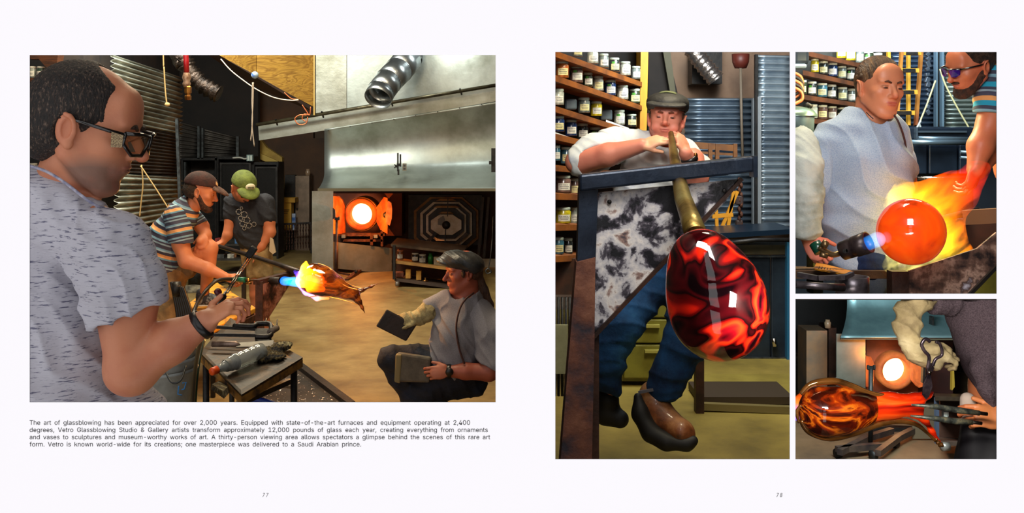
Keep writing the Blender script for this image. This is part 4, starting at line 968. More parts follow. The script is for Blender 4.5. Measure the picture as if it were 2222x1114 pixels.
o = chip.build('glass_chips', M('glass_chip', (200, 190, 176), rough=.15, coat=1), t); o['kind'] = 'stuff'
m = MB(); m.tube(px_path([(560, 836, 3.75), (600, 822, 3.8)], 3.8), .02, 10); m.tube(px_path([(612, 838, 3.9), (642, 842, 3.9)], 3.8), .008, 8); one(m, 'wooden_dowel', 'pale round stick lying below the table edge', 'stick', M('dowel', (130, 108, 80), (90, 70, 50), 20, .7))
cord('blue_hose', [(520, 880), (550, 868), (580, 872), (600, 880)], 3.7, .012, M('blue_hose', (26, 52, 140), rough=.4), 'blue hose curving across the floor under the tool table', 'hose')
# bucket
t = thing('plastic_bucket', 'dirty white plastic bucket beside the bald man\'s hip', 'bucket', P(380, 900, 2.9))
m = MB(); m.lathe([(.001, 0), (.09, 0), (.118, .30), (.122, .305), (.114, .305), (.088, .01)], P(330, 965, 2.9)+Vector((0, .05, 0)), n=32); m.build('pail', M('bucket_white', (166, 170, 166), (116, 118, 112), 9, .5, stops=None), t)
for h_ in (.225, .26): m = MB(); m.lathe([(.111+h_*.02, h_-.006), (.119+h_*.02, h_), (.112+h_*.02, h_+.006)], P(330, 965, 2.9)+Vector((0, .05, 0)), n=32); m.build('rib', M('bucket_white', (1, 1, 1)), t)
m = MB(); m.tube(curve_pts([P(356, 800, 2.82), P(372, 830, 2.78), P(392, 826, 2.78), P(403, 795, 2.84)]), .003, 6); m.build('wire_handle', steel_frame, t)
m = MB()
for pts in ([(388, 838), (386, 856), (395, 858)], [(396, 832), (404, 830), (400, 845), (394, 846)]): m.tube(px_path(pts, 2.80), .002, 6)
m.build('blue_scrawl', M('marker_blue', (30, 110, 170), rough=.6), t)
m = MB(); m.tube(curve_pts(px_path([(420, 880, 3.0), (424, 820, 3.0), (432, 770, 3.1), (440, 740, 3.2)], 3)), .010, 8); one(m, 'green_gas_hose', 'dark green hose rising beside the bucket', 'hose', M('dark_green_hose', (14, 46, 30), rough=.4))
# black coiled hoses hanging left of the stool
t = thing('hose_hanger', 'tangle of black hoses hanging left of the yellow stool', 'hose', P(390, 760, 5.4))
for i in range(7):
    x = 372+i*4; m = MB(); m.tube(curve_pts(px_path([(x, 612+i*2), (x+6, 640), (x+14+i, 690), (x+16+i*2, 780)], 5.5-.03*i)), .012, 8); m.build('hose_strand', M('rubber_black', (24, 20, 20), rough=.4, spec=.5), t)
m = MB(); m.lathe([(.001, -.02), (.045, -.02), (.045, .02), (.001, .02)], P(384, 628, 5.4), (1, .2, 0), 16); m.build('reel', black_steel, t)
m = MB(); m.lathe([(.001, 0), (.075, 0), (.075, .24), (.001, .24)], P(424, 619, 10.0), n=20); one(m, 'mesh_tin', 'dark ribbed tin on the floor between stool and dolly', 'tin', M('tin_dark', (44, 46, 46), (24, 24, 24), 30, .4, .5))
S_ = Soft(); S_.ell(P(400, 632, 9.6), (.16, .12, .055), k=.03); S_.ell(P(422, 629, 9.6), (.10, .09, .05), k=.03)
tag(S_.mesh('canvas_bag', M('grey_canvas', (120, 112, 92), (60, 54, 44), 14, .85, bump=.8), None, .009), 'crumpled grey-white bag lying on the floor left of the shin', 'bag')

# far left: a sliver of jar shelves behind the bald man's head
t = thing('jar_shelf', 'dark wooden jar shelf at the far left edge behind the bald head', 'shelf', P(90, 500, 7.2))
m = MB(); m.poly([(58, 100), (128, 100), (122, 146), (100, 146), (84, 128), (58, 128)], 7.3, .1); m.build('top_board', wood_brown, t)
for y in (170, 252, 318, 380): m = MB(); m.pbox(52, y, 96, y+7, 7.2, .3); m.build('board', wood_brown, t)
m = MB(); m.pbox(52, 100, 110, 560, 7.6, .03); m.build('back_panel', M('shelf_back', (1, 1, 1)), t)
u7 = 7.3/F
for i, (x, y, c, q_) in enumerate([(70, 169, (150, 156, 148), 'top'), (89, 169, (60, 80, 70), 'top'), (72, 251, (96, 100, 70), 'second'), (70, 317, (90, 110, 130), 'third'), (72, 379, (60, 66, 70), 'lowest')]):
    make_jar(c, 9*u7, 25*u7, ('pale' if i == 0 else 'greenish' if i == 1 else 'olive' if i == 2 else 'blue-grey' if i == 3 else 'dark') + f' jar on the {q_} board at the far left edge', 'jars at the far left edge', P(x, y, 7.35))
# ================================================================== ROOM OF THE WIDE PICTURE: people, torches and the glass fish
def person(label, loc): return thing('person', label, 'person', loc)
def glove_col(): return (176, 170, 130)

# ---- bald man with glasses in the foreground (seen from behind his right shoulder)
t = person('balding man in grey flecked t-shirt and safety glasses, back to us, holding a torch', P(190, 990, 1.95))
G = Fig(1.95); u = G.u
sk = (196, 126, 92)
B_ = Soft()
Hd = Head(G.pt(194, 276, 0), 274*u, 72, 19, -4)
Hd.face(B_, sk, lips=(170, 84, 74), stubble=None, nose=1.04); Hd.detail(B_, sk)
B_.paint(Hd.h(0, .16, -.34), [.36*Hd.S, .30*Hd.S, .17*Hd.S], Hd.R, .03, (128, 92, 76))
G.cone(B_, (160, 345, 10, 60), (124, 430, 22, 60), 16, sk)
G.chain(B_, [(118, 440, 26, 62), (60, 540, 90, 100), (90, 900, 60, 130)], 30, sk)
G.chain(B_, [(175, 480, 0, 56), (235, 530, -40, 58), (272, 640, -60, 64), (284, 806, -70, 47)], 25, sk)   # upper arm
G.ell(B_, (284, 804, -70), (54, 50, 48), 0, 20, sk)
G.chain(B_, [(290, 798, -70, 48), (372, 742, -55, 45), (444, 700, -40, 27)], 14, sk)
hand(B_, G.pt(442, 700, -40), (1, .25, .62), (-.35, -.5, .8), L=.125, ts=-1, curl=(.55, .75, .9, 1.0), thumb=(.55, .8, .2), skin=(206, 136, 98), tc=.6)
body = B_.mesh('body', skin_mat, t, .0042, fine=[(np.array(G.pt(196, 262)), 155*u, .0021), (np.array(G.pt(470, 680, -40)), 60*u, .0013)])
# ear, drawn bigger and finer on the near side is part of the head above; hair cap
Hh = Soft()
Hd.e(Hh, (0, -.09, .115), (.342, .425, .40), .03)
Hd.e(Hh, (0, -.30, -.16), (.25, .20, .20), .10)
for q in (-1, 1): Hd.e(Hh, (q*.19, -.16, -.05), (.15, .22, .17), .06); Hd.e(Hh, (q*.29, .06, .02), (.04, .05, .09), .04)
Hd.e(Hh, (0, .46, .19), (.36, .40, .27), .05, None, '-')
Hd.e(Hh, (0, .24, .44), (.16, .30, .16), .05, None, '-')
for q in (-1, 1): Hd.e(Hh, (q*.30, .25, -.12), (.17, .22, .20), .04, None, '-'); Hd.e(Hh, (q*.36, -.05, -.06), (.10, .105, .14), .03, None, '-')
Hh.plane(Hd.h(0, -.3, -.34), Hd.v(0, -.3, -1), .004)
def hairnoise(amp, f): return lambda V: amp*(np.sin(V[:, 0]*f+2*np.sin(V[:, 2]*f*.7))*np.sin(V[:, 2]*f*1.1+1.5*np.sin(V[:, 1]*f*.9)))
Hh.mesh('hair', M('short_hair', (26, 18, 14), rough=.55, bump=.9, bscale=260, spec=.5, stops=[(.44, (20, 13, 10)), (.58, (46, 32, 24)), (.7, (110, 90, 76))], scale=230, detail=2, stretch=(1, 1, .35)), t, .003, disp=hairnoise(.0008, 420))
# glasses
gl = black_steel
for q in (-1, 1): m = MB(); m.tube([Hd.h(q*.345, -.12, .045), Hd.h(q*.35, .02, .055), Hd.h(q*.30, .36, .035)], [.008*Hd.S, .012*Hd.S, .018*Hd.S], 8); m.build('glasses_arm', M('glasses_frame', (18, 15, 14), rough=.2, coat=.8), t)
m = MB()
for q in (-1, 1):
    m.tube([Hd.h(q*.30, .36, .05), Hd.h(q*.17, .45, .06), Hd.h(q*.03, .47, .05), Hd.h(q*.03, .47, -.03), Hd.h(q*.09, .46, -.11), Hd.h(q*.22, .42, -.11), Hd.h(q*.30, .36, -.03), Hd.h(q*.30, .36, .05)], .016*Hd.S, 8)
m.build('glasses_rim', M('glasses_frame', (1, 1, 1)), t)
for q in (-1, 1):
    m = MB(); m.prism([Hd.h(q*.30, .36, .05), Hd.h(q*.17, .45, .06), Hd.h(q*.03, .47, .05), Hd.h(q*.03, .47, -.03), Hd.h(q*.09, .46, -.11), Hd.h(q*.22, .42, -.11), Hd.h(q*.30, .36, -.03)], Hd.v(0, .006*Hd.S, 0))
    m.build('glasses_lens', M_glass('lens', (230, 220, 200), .1, 1.2) if q < 0 else MATS['lens'], t)
m = MB(); m.prism([Hd.h(.335, .27, .04), Hd.h(.315, .355, .035), Hd.h(.305, .365, -.06), Hd.h(.32, .29, -.075)], Hd.v(.01*Hd.S, 0, 0)); m.build('side_shield', M('perforated_shield', (200, 190, 160), rough=.4, stops=[(.48, (96, 70, 44)), (.56, (178, 156, 112))], scale=700), t)
Hd.brows(None, hair_dark, t)
marl = M_attr('flecked_marl', .9, .55, 45, speck=(58, 58, 92), sscale=38, stretch=(1, 1, 7, .1, .12, .1), lo=.56, hi=.64, fac=.8, spec=.15, bdist=.006)
MARL = (186, 184, 194)
T_ = Soft()
G.chain(T_, [(118, 440, 26, 86), (40, 520, 90, 150)], 40, MARL)
G.chain(T_, [(60, 540, 80, 165), (110, 760, 60, 180), (130, 960, 60, 190)], 60, MARL)
G.ell(T_, (262, 900, 30), (96, 70, 90), 0, 50, MARL)
G.chain(T_, [(150, 465, 10, 86), (232, 524, -40, 86), (262, 612, -58, 82), (278, 690, -62, 84)], 36, MARL)
G.plane(T_, (214, 712, -62), (-.10, .42, 0)) if 0 else None
# sleeve hem: cut the sleeve below a slanting line, but keep the shirt body
sl = Soft()
body_shirt = Soft()
T2 = Soft()
G.chain(T2, [(160, 500, 0, 66), (236, 540, -40, 79), (266, 616, -60, 80), (282, 720, -64, 82)], 30, MARL)
G.plane(T2, (276, 684, -62), (.38, 1.0, 0))
G.cone(T2, (276, 640, -62, 66), (284, 760, -66, 72), 4, None, op='-')
T3 = Soft()
G.chain(T3, [(104, 450, 22, 80), (50, 470, 50, 104), (36, 528, 90, 150)], 40, MARL)
G.chain(T3, [(50, 540, 80, 160), (100, 760, 70, 176), (120, 980, 60, 200)], 60, MARL)
G.ell(T3, (268, 905, 60), (95, 80, 90), 0, 40, MARL)
G.chain(T3, [(110, 462, 20, 80), (200, 522, -10, 72)], 30, MARL)
G.chain(T3, [(50, 414, 0, 54), (118, 432, -8, 54), (176, 468, -14, 44)], 20, MARL)
G.cone(T3, (200, 300, 0, 56), (184, 392, -10, 34), 8, None, op='-')
for bdy, nm, res in ((T3, 'shirt', .0055), (T2, 'sleeve', .004)):
    bdy.mesh(nm, marl, t, res, disp=folds(.006, 30, (.7, .2, .7), (.5, 0, -.8)))
m = MB(); m.tube(curve_pts([G.pt(64, 360, -50), G.pt(100, 372, -58), G.pt(140, 396, -62), G.pt(184, 430, -70), G.pt(212, 448, -56), G.pt(226, 452, -30)]), 3.2*u, 8); m.build('collar', M('marl_collar', (176, 174, 188), (120, 120, 146), 60, .9), t)
m = MB(); c = G.pt(437, 705, -41); ax = G.dir(1, -.78, .18)
m.lathe([(30*u, -8*u), (33.5*u, -7*u), (33.5*u, 7*u), (30*u, 8*u)], c, ax, 28); m.build('wristband', M('black_rubber', (22, 18, 18), rough=.35, spec=.5), t)
# his lower body continues below the frame
Lg = Soft(); G.chain(Lg, [(120, 940, 60, 150), (130, 1300, 60, 120), (140, 1880, 60, 80)], 30, (50, 50, 60)); Lg.mesh('trousers', M('grey_trousers', (58, 58, 70), rough=.9), t, .02)

# ---- man in striped shirt, maroon cap and beard
t = person('bearded man in striped shirt and maroon cap leaning on his raised knee', P(360, 800, 6.3))
G = Fig(6.2); u = G.u; sk = (204, 128, 88)
B_ = Soft(); Hd = Head(G.pt(438, 416), 80*u, 78, 16, 0)
Hd.face(B_, sk, nose=1.0); Hd.detail(B_, sk)
G.cone(B_, (424, 440, 0, 17), (402, 464, 0, 18), 6, sk)
G.chain(B_, [(394, 474, 0, 24), (362, 540, 4, 30), (350, 595, 4, 30)], 8, sk)
G.chain(B_, [(384, 482, -24, 20), (392, 530, -28, 17), (404, 566, -30, 16.5)], 8, sk)
G.chain(B_, [(404, 566, -30, 16), (450, 584, -32, 14), (492, 602, -30, 8.5)], 6, sk)
hand(B_, G.pt(490, 602, -30), (1, .1, -.32), (.25, -.6, .75), L=.155, ts=-1, curl=(.6, .9, 1.0, 1.1), thumb=(.8, .5, .1), skin=sk)
G.chain(B_, [(418, 470, 24, 18), (438, 492, 30, 15), (446, 512, 24, 13)], 6, sk)
G.chain(B_, [(446, 510, 22, 12.5), (434, 524, 0, 9)], 6, sk)
hand(B_, G.pt(446, 512, 6), (-.35, -.3, -.85), (.1, -1, .2), L=.17, ts=1, curl=(.8, .9, 1.0, 1.1), thumb=(.7, .5, -.3), skin=sk)
G.chain(B_, [(380, 590, 20, 26), (452, 540, 20, 20)], 8, sk)
G.chain(B_, [(454, 540, 20, 18), (452, 590, 20, 15), (443, 636, 44, 9), (444, 650, 52, 9)], 6, sk)
B_.mesh('body', skin_far, t, .0058, fine=[(np.array(Hd.c), 60*u, .0034), (np.array(G.pt(500, 608, -30)), 30*u, .0026), (np.array(G.pt(437, 530, 0)), 26*u, .0028)])
beard_m = M('beard_brown', (44, 26, 18), (84, 48, 30), 60, .8, bump=1, bscale=140)
Bd = Soft(); 
for q in (-1, 1): Hd.c_(Bd, (q*.25, .0, -.14), .085, (q*.13, .20, -.38), .10, .06)
Hd.e(Bd, (0, .27, -.42), (.17, .14, .11), .06); Hd.e(Bd, (0, .35, -.20), (.10, .05, .03), .03)
Hd.e(Bd, (0, .40, -.255), (.06, .05, .022), .01, None, '-')
Bd.mesh('beard', beard_m, t, .0045)
Hr = Soft(); Hd.e(Hr, (0, -.15, .02), (.345, .36, .34), .03); Hd.plane = None
Hd.e(Hr, (0, .42, -.1), (.5, .42, .6), .03, None, '-'); 
for q in (-1, 1): Hd.e(Hr, (q*.36, -.04, -.05), (.10, .09, .13), .03, None, '-')
Hr.plane(Hd.h(0, -.3, -.22), Hd.v(0, -.2, -1), .004); Hr.mesh('hair', hair_dark, t, .0045)
def ball_cap(Hd, par, mat, bmat=None, res=.0045, tilt=0, brim=(.34, .36), zoff=0, badge=None):
    C = Soft(); Hd.e(C, (0, -.07, .17+zoff), (.37, .46, .375), .03)
    C.plane(Hd.h(0, 0, .17+zoff), Hd.v(0, .10+tilt, -1), .004)
    Hd.e(C, (0, -.07, .10+zoff), (.345, .43, .33), .02, None, '-')
    C.mesh('cap_crown', mat, par, res)
    Br = Soft(); Hd.e(Br, (0, .36, .155+zoff), (brim[0], brim[1], .10), .02, tilt=(-14, 0, 0)); Hd.e(Br, (0, .34, .105+zoff), (brim[0]*1.05, brim[1]*1.1, .10), .015, None, '-', tilt=(-14, 0, 0))
    Br.plane(Hd.h(0, .30, 0), Hd.v(0, -1, 0), .004)
    Br.mesh('cap_brim', bmat or mat, par, res*.7)
    m = MB(); m.lathe([(.001, .012*Hd.S), (.03*Hd.S, 0)], Hd.h(0, -.07, .545+zoff), Hd.v(0, 0, 1), 10); m.build('cap_button', mat, par)
ball_cap(Hd, t, M('maroon_cap', (62, 30, 26), (40, 20, 20), 20, .85, bump=.3), M('worn_brim', (96, 66, 52), (60, 36, 30), 40, .85, bump=.4))
m = MB(); m.prism([Hd.h(.10, .36, .26), Hd.h(.16, .33, .30), Hd.h(.14, .30, .38), Hd.h(.08, .34, .33)], Hd.v(0, .02*Hd.S, 0)); m.build('cap_patch', M('patch_tan', (214, 170, 120), rough=.8), t)
stripes = M_stripe('striped_jersey', [(0, (66, 66, 84)), (.16, (112, 150, 172)), (.22, (150, 176, 186)), (.27, (56, 54, 72)), (.40, (214, 150, 92)), (.50, (224, 168, 110)), (.55, (100, 148, 172)), (.62, (58, 56, 74)), (.78, (120, 160, 180)), (.86, (60, 58, 78)), (.93, (140, 166, 178))])
def st(G, a, b, reps, ph=0):
    a = G.pt(*a); b = G.pt(*b); L = (b-a).length; return (tuple(a), tuple((b-a).normalized()), reps/L, ph)
T_ = Soft(); s1 = st(G, (398, 448, 0), (345, 590, 4), 3.1, .3); s2 = st(G, (380, 460, -24), (396, 535, -28), 1.7, .55); s3 = st(G, (415, 455, 22), (442, 500, 28), 1.4, .2)
G.chain(T_, [(396, 466, 0, 33), (364, 520, 4, 43), (352, 585, 4, 42)], 14, (90, 90, 90), s1)
G.cone(T_, (408, 444, 0, 21), (396, 462, 0, 30), 10, (90, 90, 90), s1)
G.chain(T_, [(384, 474, -20, 25), (392, 506, -26, 26), (398, 540, -28, 28)], 10, (90, 90, 90), s2)
G.chain(T_, [(412, 462, 18, 20), (438, 490, 28, 18)], 8, (90, 90, 90), s3)
G.cone(T_, (428, 430, 0, 17), (410, 452, 0, 18), 4, None, op='-')
T_.mesh('striped_shirt', stripes, t, .007, disp=folds(.006, 24, (.7, .2, .7), (.6, 0, -.7), 1)) if 0 else None
Ta = Soft(); G.chain(Ta, [(396, 466, 0, 33), (364, 520, 4, 43), (350, 580, 4, 42)], 14, None, s1); G.cone(Ta, (408, 444, 0, 21), (396, 462, 0, 30), 10, None, s1)
G.cone(Ta, (430, 426, 0, 19), (410, 450, 0, 18), 4, None, op='-'); G.plane(Ta, (350, 596, 4), (-.25, 1))
Ta.mesh('shirt', stripes, t, .0065, disp=folds(.005, 26, (.7, .2, .7), (.6, 0, -.7), 1))
Ts = Soft(); G.chain(Ts, [(382, 470, -20, 26), (390, 506, -26, 25), (396, 548, -28, 26)], 10, None, s2); G.plane(Ts, (394, 527, -28), (-.02, 1)); G.cone(Ts, (393, 505, -27, 17), (397, 550, -28, 21), 3, None, op='-')
Ts.mesh('sleeve', stripes, t, .006, disp=folds(.003, 30, (.7, .2, .7), (.6, 0, -.7), 2))
Ts = Soft(); G.chain(Ts, [(410, 462, 18, 20), (440, 495, 28, 18)], 8, None, s3); G.plane(Ts, (436, 486, 26), (.5, 1))
Ts.mesh('sleeve', stripes, t, .006)
kh = M('khaki_cloth', (146, 116, 76), (112, 88, 58), 10, .9, bump=.5)
K_ = Soft(); G.chain(K_, [(352, 588, 6, 42), (358, 620, 0, 38), (350, 720, -10, 30), (352, 800, -10, 24)], 14); G.chain(K_, [(370, 590, 20, 34), (415, 575, 22, 26)], 12); G.plane(K_, (424, 574, 20), (1, .2))
K_.mesh('khaki_shorts', kh, t, .008, disp=folds(.006, 22, (1, 0, .1), (.3, 0, .8)))
def shoe(par, G, heel, toe, w, h, mat, sole, mats2=None):
    S_ = Soft(); a = G.pt(*heel); b = G.pt(*toe); d = (b-a).normalized(); L = (b-a).length; up = Vector((0, 0, 1)); s = d.cross(up)
    R = np.array([[d[i], s[i], up[i]] for i in range(3)])
    S_.ell(a+d*.2*L+up*h*.5, (.24*L, w*.5, h*.62), R, .02); S_.ell(a+d*.55*L+up*h*.36, (.32*L, w*.52, h*.40), R, .03); S_.ell(a+d*.82*L+up*h*.26, (.24*L, w*.5, h*.30), R, .03)
    S_.plane(a+up*h*.06, -up, .003); S_.mesh('shoe', mat, par, w*.05+.0015)
    S2 = Soft(); S2.ell(a+d*.25*L, (.28*L, w*.54, h*.17), R, .02); S2.ell(a+d*.7*L, (.36*L, w*.56, h*.15), R, .02); S2.plane(a-up*h*.12, -up, .003); S2.mesh('sole', sole, par, w*.05+.0015)
shoe(t, G, (427, 664, 46), (476, 662, 50), .10, .11, M('sneaker_black', (36, 36, 40), (120, 122, 120), 22, .7, lo=.5, hi=.56), M('sole_white', (190, 184, 170), rough=.7))
m = MB(); m.tube([G.pt(444, 638, 46), G.pt(444, 652, 52)], 11*u, 14); m.build('sock', black_steel, t)

# ---- man in green cap and black t-shirt holding the blowpipe
t = person('man in olive cap and black printed t-shirt leaning over the blowpipe', P(555, 745, 7.2))
G = Fig(7.2); u = G.u; sk = (190, 116, 80)
B_ = Soft(); Hd = Head(G.pt(529, 410), 72*u, 20, 30, 0)
Hd.face(B_, sk, stubble=(120, 78, 58)); Hd.detail(B_, sk)
G.cone(B_, (530, 424, 4, 14), (536, 445, 12, 18), 6, sk)
G.chain(B_, [(540, 456, 18, 20), (545, 500, 18, 22), (556, 540, 12, 24)], 8, sk)
G.chain(B_, [(504, 444, 12, 12), (500, 478, 6, 12), (494, 510, 0, 10.5), (484, 526, -4, 7)], 5, sk)
hand(B_, G.pt(486, 522, -4), (-.8, -.2, -.45), (0, -.3, 1), L=.15, ts=1, curl=(.5, .6, .7, .8), skin=sk)
G.chain(B_, [(576, 449, 10, 13), (582, 480, 4, 14), (585, 504, 0, 12.5), (566, 536, -8, 9), (552, 552, -12, 7)], 6, sk)
hand(B_, G.pt(556, 547, -12), (-.8, -.2, -.5), (.1, -.6, .7), L=.15, ts=-1, curl=(.7, .9, 1.0, 1.1), skin=sk)
for dx, d in ((0, 10), (20, 20)): G.chain(B_, [(550+dx*1.1, 575, d, 13), (553+dx, 640, d, 11), (556+dx, 700, d, 9), (556+dx, 735, d, 9)], 5, sk)
B_.mesh('body', skin_far, t, .0068, fine=[(np.array(Hd.c), 50*u, .0038), (np.array(G.pt(480, 528, -4)), 24*u, .0036), (np.array(G.pt(546, 556, -12)), 24*u, .0036)])
ball_cap(Hd, t, M('olive_cap', (96, 110, 40), (74, 86, 30), 16, .85, bump=.3), res=.0046)
m = MB(); cc = Hd.h(-.03, .372, .30); m.lathe([(.001, .035), (.145, .02), (.15, 0)], (0, 0, 0), (0, 0, 1), 24)
vs = m.v; m.v = [tuple(cc+(Hd.x*v[0]+(Hd.u*.93-Hd.f*.36)*v[1]*.68+(Hd.f*.93+Hd.u*.36)*v[2]*.6)*Hd.S) for v in vs]; m.build('cap_badge', M('badge_cream', (220, 214, 186), rough=.8), t)
m = MB()
for k in range(5):
    a = cc+(Hd.x*(-.08+.04*k)+Hd.u*.0+Hd.f*.04)*Hd.S; m.bar(a-Hd.u*.02*Hd.S, a+Hd.u*.025*Hd.S, .02*Hd.S)
m.build('badge_print', M('badge_ink', (60, 70, 34), rough=.8), t)
Bd = Soft(); Hd.e(Bd, (0, .20, -.37), (.22, .18, .12), .06); Hd.e(Bd, (0, .36, -.19), (.11, .05, .035), .03); Bd.mesh('beard', M('beard_grizzled', (88, 56, 40), (60, 38, 28), 60, .8, bump=.8), t, .0055)
m = MB()
for q in (-1, 1): m.prism([Hd.h(q*.03, .42, .06), Hd.h(q*.22, .37, .06), Hd.h(q*.20, .38, -.05), Hd.h(q*.05, .42, -.05)], Hd.v(0, .02*Hd.S, 0))
m.build('sunglasses', M('glasses_frame', (1, 1, 1)), t)
blk = M('black_tshirt', (20, 22, 30), (36, 40, 50), 8, .85, bump=.5)
T_ = Soft(); G.chain(T_, [(536, 446, 16, 32), (544, 500, 16, 33), (552, 524, 12, 33)], 14)
G.chain(T_, [(505, 438, 12, 19), (502, 466, 8, 17)], 12); G.chain(T_, [(574, 440, 12, 21), (580, 474, 6, 19)], 12)
G.cone(T_, (528, 420, 2, 16), (534, 440, 6, 15), 4, None, op='-')
T_.mesh('tshirt', blk, t, .0075, disp=folds(.006, 22, (.7, .2, .7), (.6, 0, -.7), .5))
m = MB(); pr = [(518, 460, 6), (524, 452, 3), (530, 466, 7), (522, 474, 5), (536, 478, 7), (526, 486, 6), (540, 490, 6), (551, 487, 5), (530, 496, 4)]
for x, y, r in pr:
    for k in range(5):
        a = 2*math.pi*k/5; m.tube([G.pt(x+r*math.cos(a), y+r*math.sin(a), -21), G.pt(x+r*math.cos(a+1), y+r*math.sin(a+1), -21)], .8*u, 5)
m.build('shirt_print', M('print_grey', (150, 146, 140), rough=.8), t)
K_ = Soft(); G.chain(K_, [(553, 528, 12, 30), (556, 548, 12, 31)], 8); G.chain(K_, [(545, 550, 10, 22), (548, 592, 10, 20)], 8); G.chain(K_, [(572, 550, 18, 20), (574, 592, 18, 18)], 8)
G.plane(K_, (556, 602, 10), (0, 1)); K_.mesh('khaki_shorts', M('khaki_light', (170, 148, 106), (132, 112, 78), 10, .9, bump=.5), t, .008, disp=folds(.006, 22, (1, 0, .1), (.3, 0, .8)))
m = MB(); m.poly([(586, 516), (592, 520), (598, 548), (592, 552), (584, 545)], 7.15, .02); m.build('hanging_rag', M('rag_white', (190, 176, 150), rough=.9), t)
for dx, d in ((0, 10), (20, 20)): shoe(t, G, (552+dx, 742, d), (548+dx, 748, d-50), .10, .09, black_steel, M('sole_white', (1, 1, 1)))

# ---- kneeling man with leather cap, ponytail and grey t-shirt
t = person('ponytailed man in black leather flat cap and grey t-shirt crouching with two paddles', P(960, 905, 5.3))
G = Fig(5.25); u = G.u; sk = (150, 76, 56)
B_ = Soft(); Hd = Head(G.pt(1003, 590), 92*u, -68, 4, 0)
Hd.face(B_, sk, nose=1.05); Hd.detail(B_, sk)
G.cone(B_, (1014, 618, 4, 24), (1010, 650, 8, 32), 10, sk)
G.chain(B_, [(1008, 676, 10, 34), (995, 730, 10, 40), (985, 780, 10, 42)], 12, sk)
G.chain(B_, [(1042, 694, -8, 22), (1066, 740, -30, 21), (1064, 800, -44, 19), (1060, 808, -46, 18)], 8, sk)
G.chain(B_, [(1062, 808, -46, 19), (1010, 806, -50, 17), (972, 806, -52, 12)], 8, sk)
hand(B_, G.pt(974, 805, -60), (-1, -.12, -.12), (-.1, -1, .25), L=.185, ts=1, curl=(.55, .7, .8, .9), thumb=(.7, .5, -.2), skin=(176, 104, 78))
G.chain(B_, [(950, 668, 10, 15), (925, 686, 0, 13), (902, 690, -10, 9)], 8, sk)
G.chain(B_, [(985, 800, 10, 26), (856, 786, 0, 16), (880, 860, 14, 12), (905, 905, 24, 9)], 8, sk)
B_.mesh('body', skin_far, t, .0055, fine=[(np.array(Hd.c), 66*u, .0031), (np.array(G.pt(945, 806, -52)), 40*u, .0028)])
Hr = Soft(); Hd.e(Hr, (0, -.14, .05), (.345, .38, .35), .03); Hd.e(Hr, (0, .42, -.1), (.5, .42, .6), .03, None, '-')
for q in (-1, 1): Hd.e(Hr, (q*.36, -.04, -.05), (.10, .09, .13), .03, None, '-'); Hd.e(Hr, (q*.3, .10, .0), (.05, .05, .10), .03)
G.chain(Hr, [(1036, 600, 10, 12), (1048, 632, 14, 12), (1062, 662, 14, 9), (1070, 690, 14, 4)], 6)
Hr.mesh('hair', M('long_brown_hair', (50, 30, 20), (96, 62, 40), 8, .6, bump=.8, bscale=60, stretch=(6, 1, 1)), t, .0048, disp=hairnoise(.001, 200))
Cp = Soft(); G.ell(Cp, (1002, 566, 0), (46, 22, 40), 10, 10); G.ell(Cp, (1022, 574, 2), (29, 20, 38), 14, 10); G.ell(Cp, (966, 570, -4), (22, 7, 26), 20, 8)
G.ell(Cp, (985, 604, 0), (44, 20, 34), 12, 3, None, '-'); G.ell(Cp, (1020, 612, 0), (26, 20, 50), 12, 3, None, '-')
Cp.mesh('flat_cap', M('black_leather', (26, 27, 29), (52, 54, 56), 7, .42, coat=0, bump=.6, bscale=14), t, .004, disp=folds(.004, 26, (.7, .2, .7), (.3, 0, 1)))
grey = M_attr('grey_jersey', .92, .5, 40, speck=(84, 84, 92), sscale=240, lo=.42, hi=.64, fac=.4, spec=.1)
GREY = (132, 130, 136)
T_ = Soft(); G.chain(T_, [(1008, 668, 8, 46), (996, 720, 8, 56), (985, 772, 8, 60)], 20, GREY)
G.chain(T_, [(962, 655, 8, 24), (938, 668, 6, 22)], 16, GREY); G.cone(T_, (1012, 652, 8, 34), (1010, 664, 8, 40), 10, GREY)
G.cone(T_, (1008, 610, 0, 30), (1006, 638, 2, 30), 4, None, op='-'); G.plane(T_, (940, 690, 0), (-1, .9)) if 0 else None
T_.mesh('tshirt', grey, t, .0065, disp=folds(.009, 20, (.9, .2, .25), (.3, 0, .9), .5))
Ts = Soft(); G.chain(Ts, [(1036, 680, -4, 34), (1062, 722, -20, 34), (1070, 790, -36, 36)], 14, GREY); G.plane(Ts, (1060, 790, -36), (-.42, 1)); G.cone(Ts, (1064, 760, -34, 24), (1066, 820, -40, 28), 3, None, op='-')
Ts.mesh('sleeve', grey, t, .006, disp=folds(.006, 20, (.9, .2, .25), (.3, 0, .9), 1.5))
m = MB(); m.tube(curve_pts([G.pt(1028, 636, -30), G.pt(1012, 648, -46), G.pt(998, 670, -52), G.pt(990, 710, -56), G.pt(996, 755, -60), G.pt(1008, 790, -62)]), 2.1*u, 8); m.build('apron_strap', M('brown_strap', (58, 26, 20), rough=.6), t)
m = MB(); c = G.pt(974, 806, -52); m.lathe([(14*u, -5*u), (15*u, -4*u), (15*u, 4*u), (14*u, 5*u)], c, G.dir(1, 0), 20); w_ = m.build('watch_strap', M('watch_black', (20, 18, 18), rough=.35), t)
m = MB(); m.lathe([(.001, 3*u), (7.5*u, 3*u), (8.5*u, 0), (8.5*u, -3*u), (.001, -3*u)], G.pt(975, 808, -67), (0, -1, 0), 20); m.build('watch_case', M('watch_black', (1, 1, 1)), t)
gv = M('leather_glove', (178, 166, 120), (128, 116, 80), 14, .85, bump=.7)
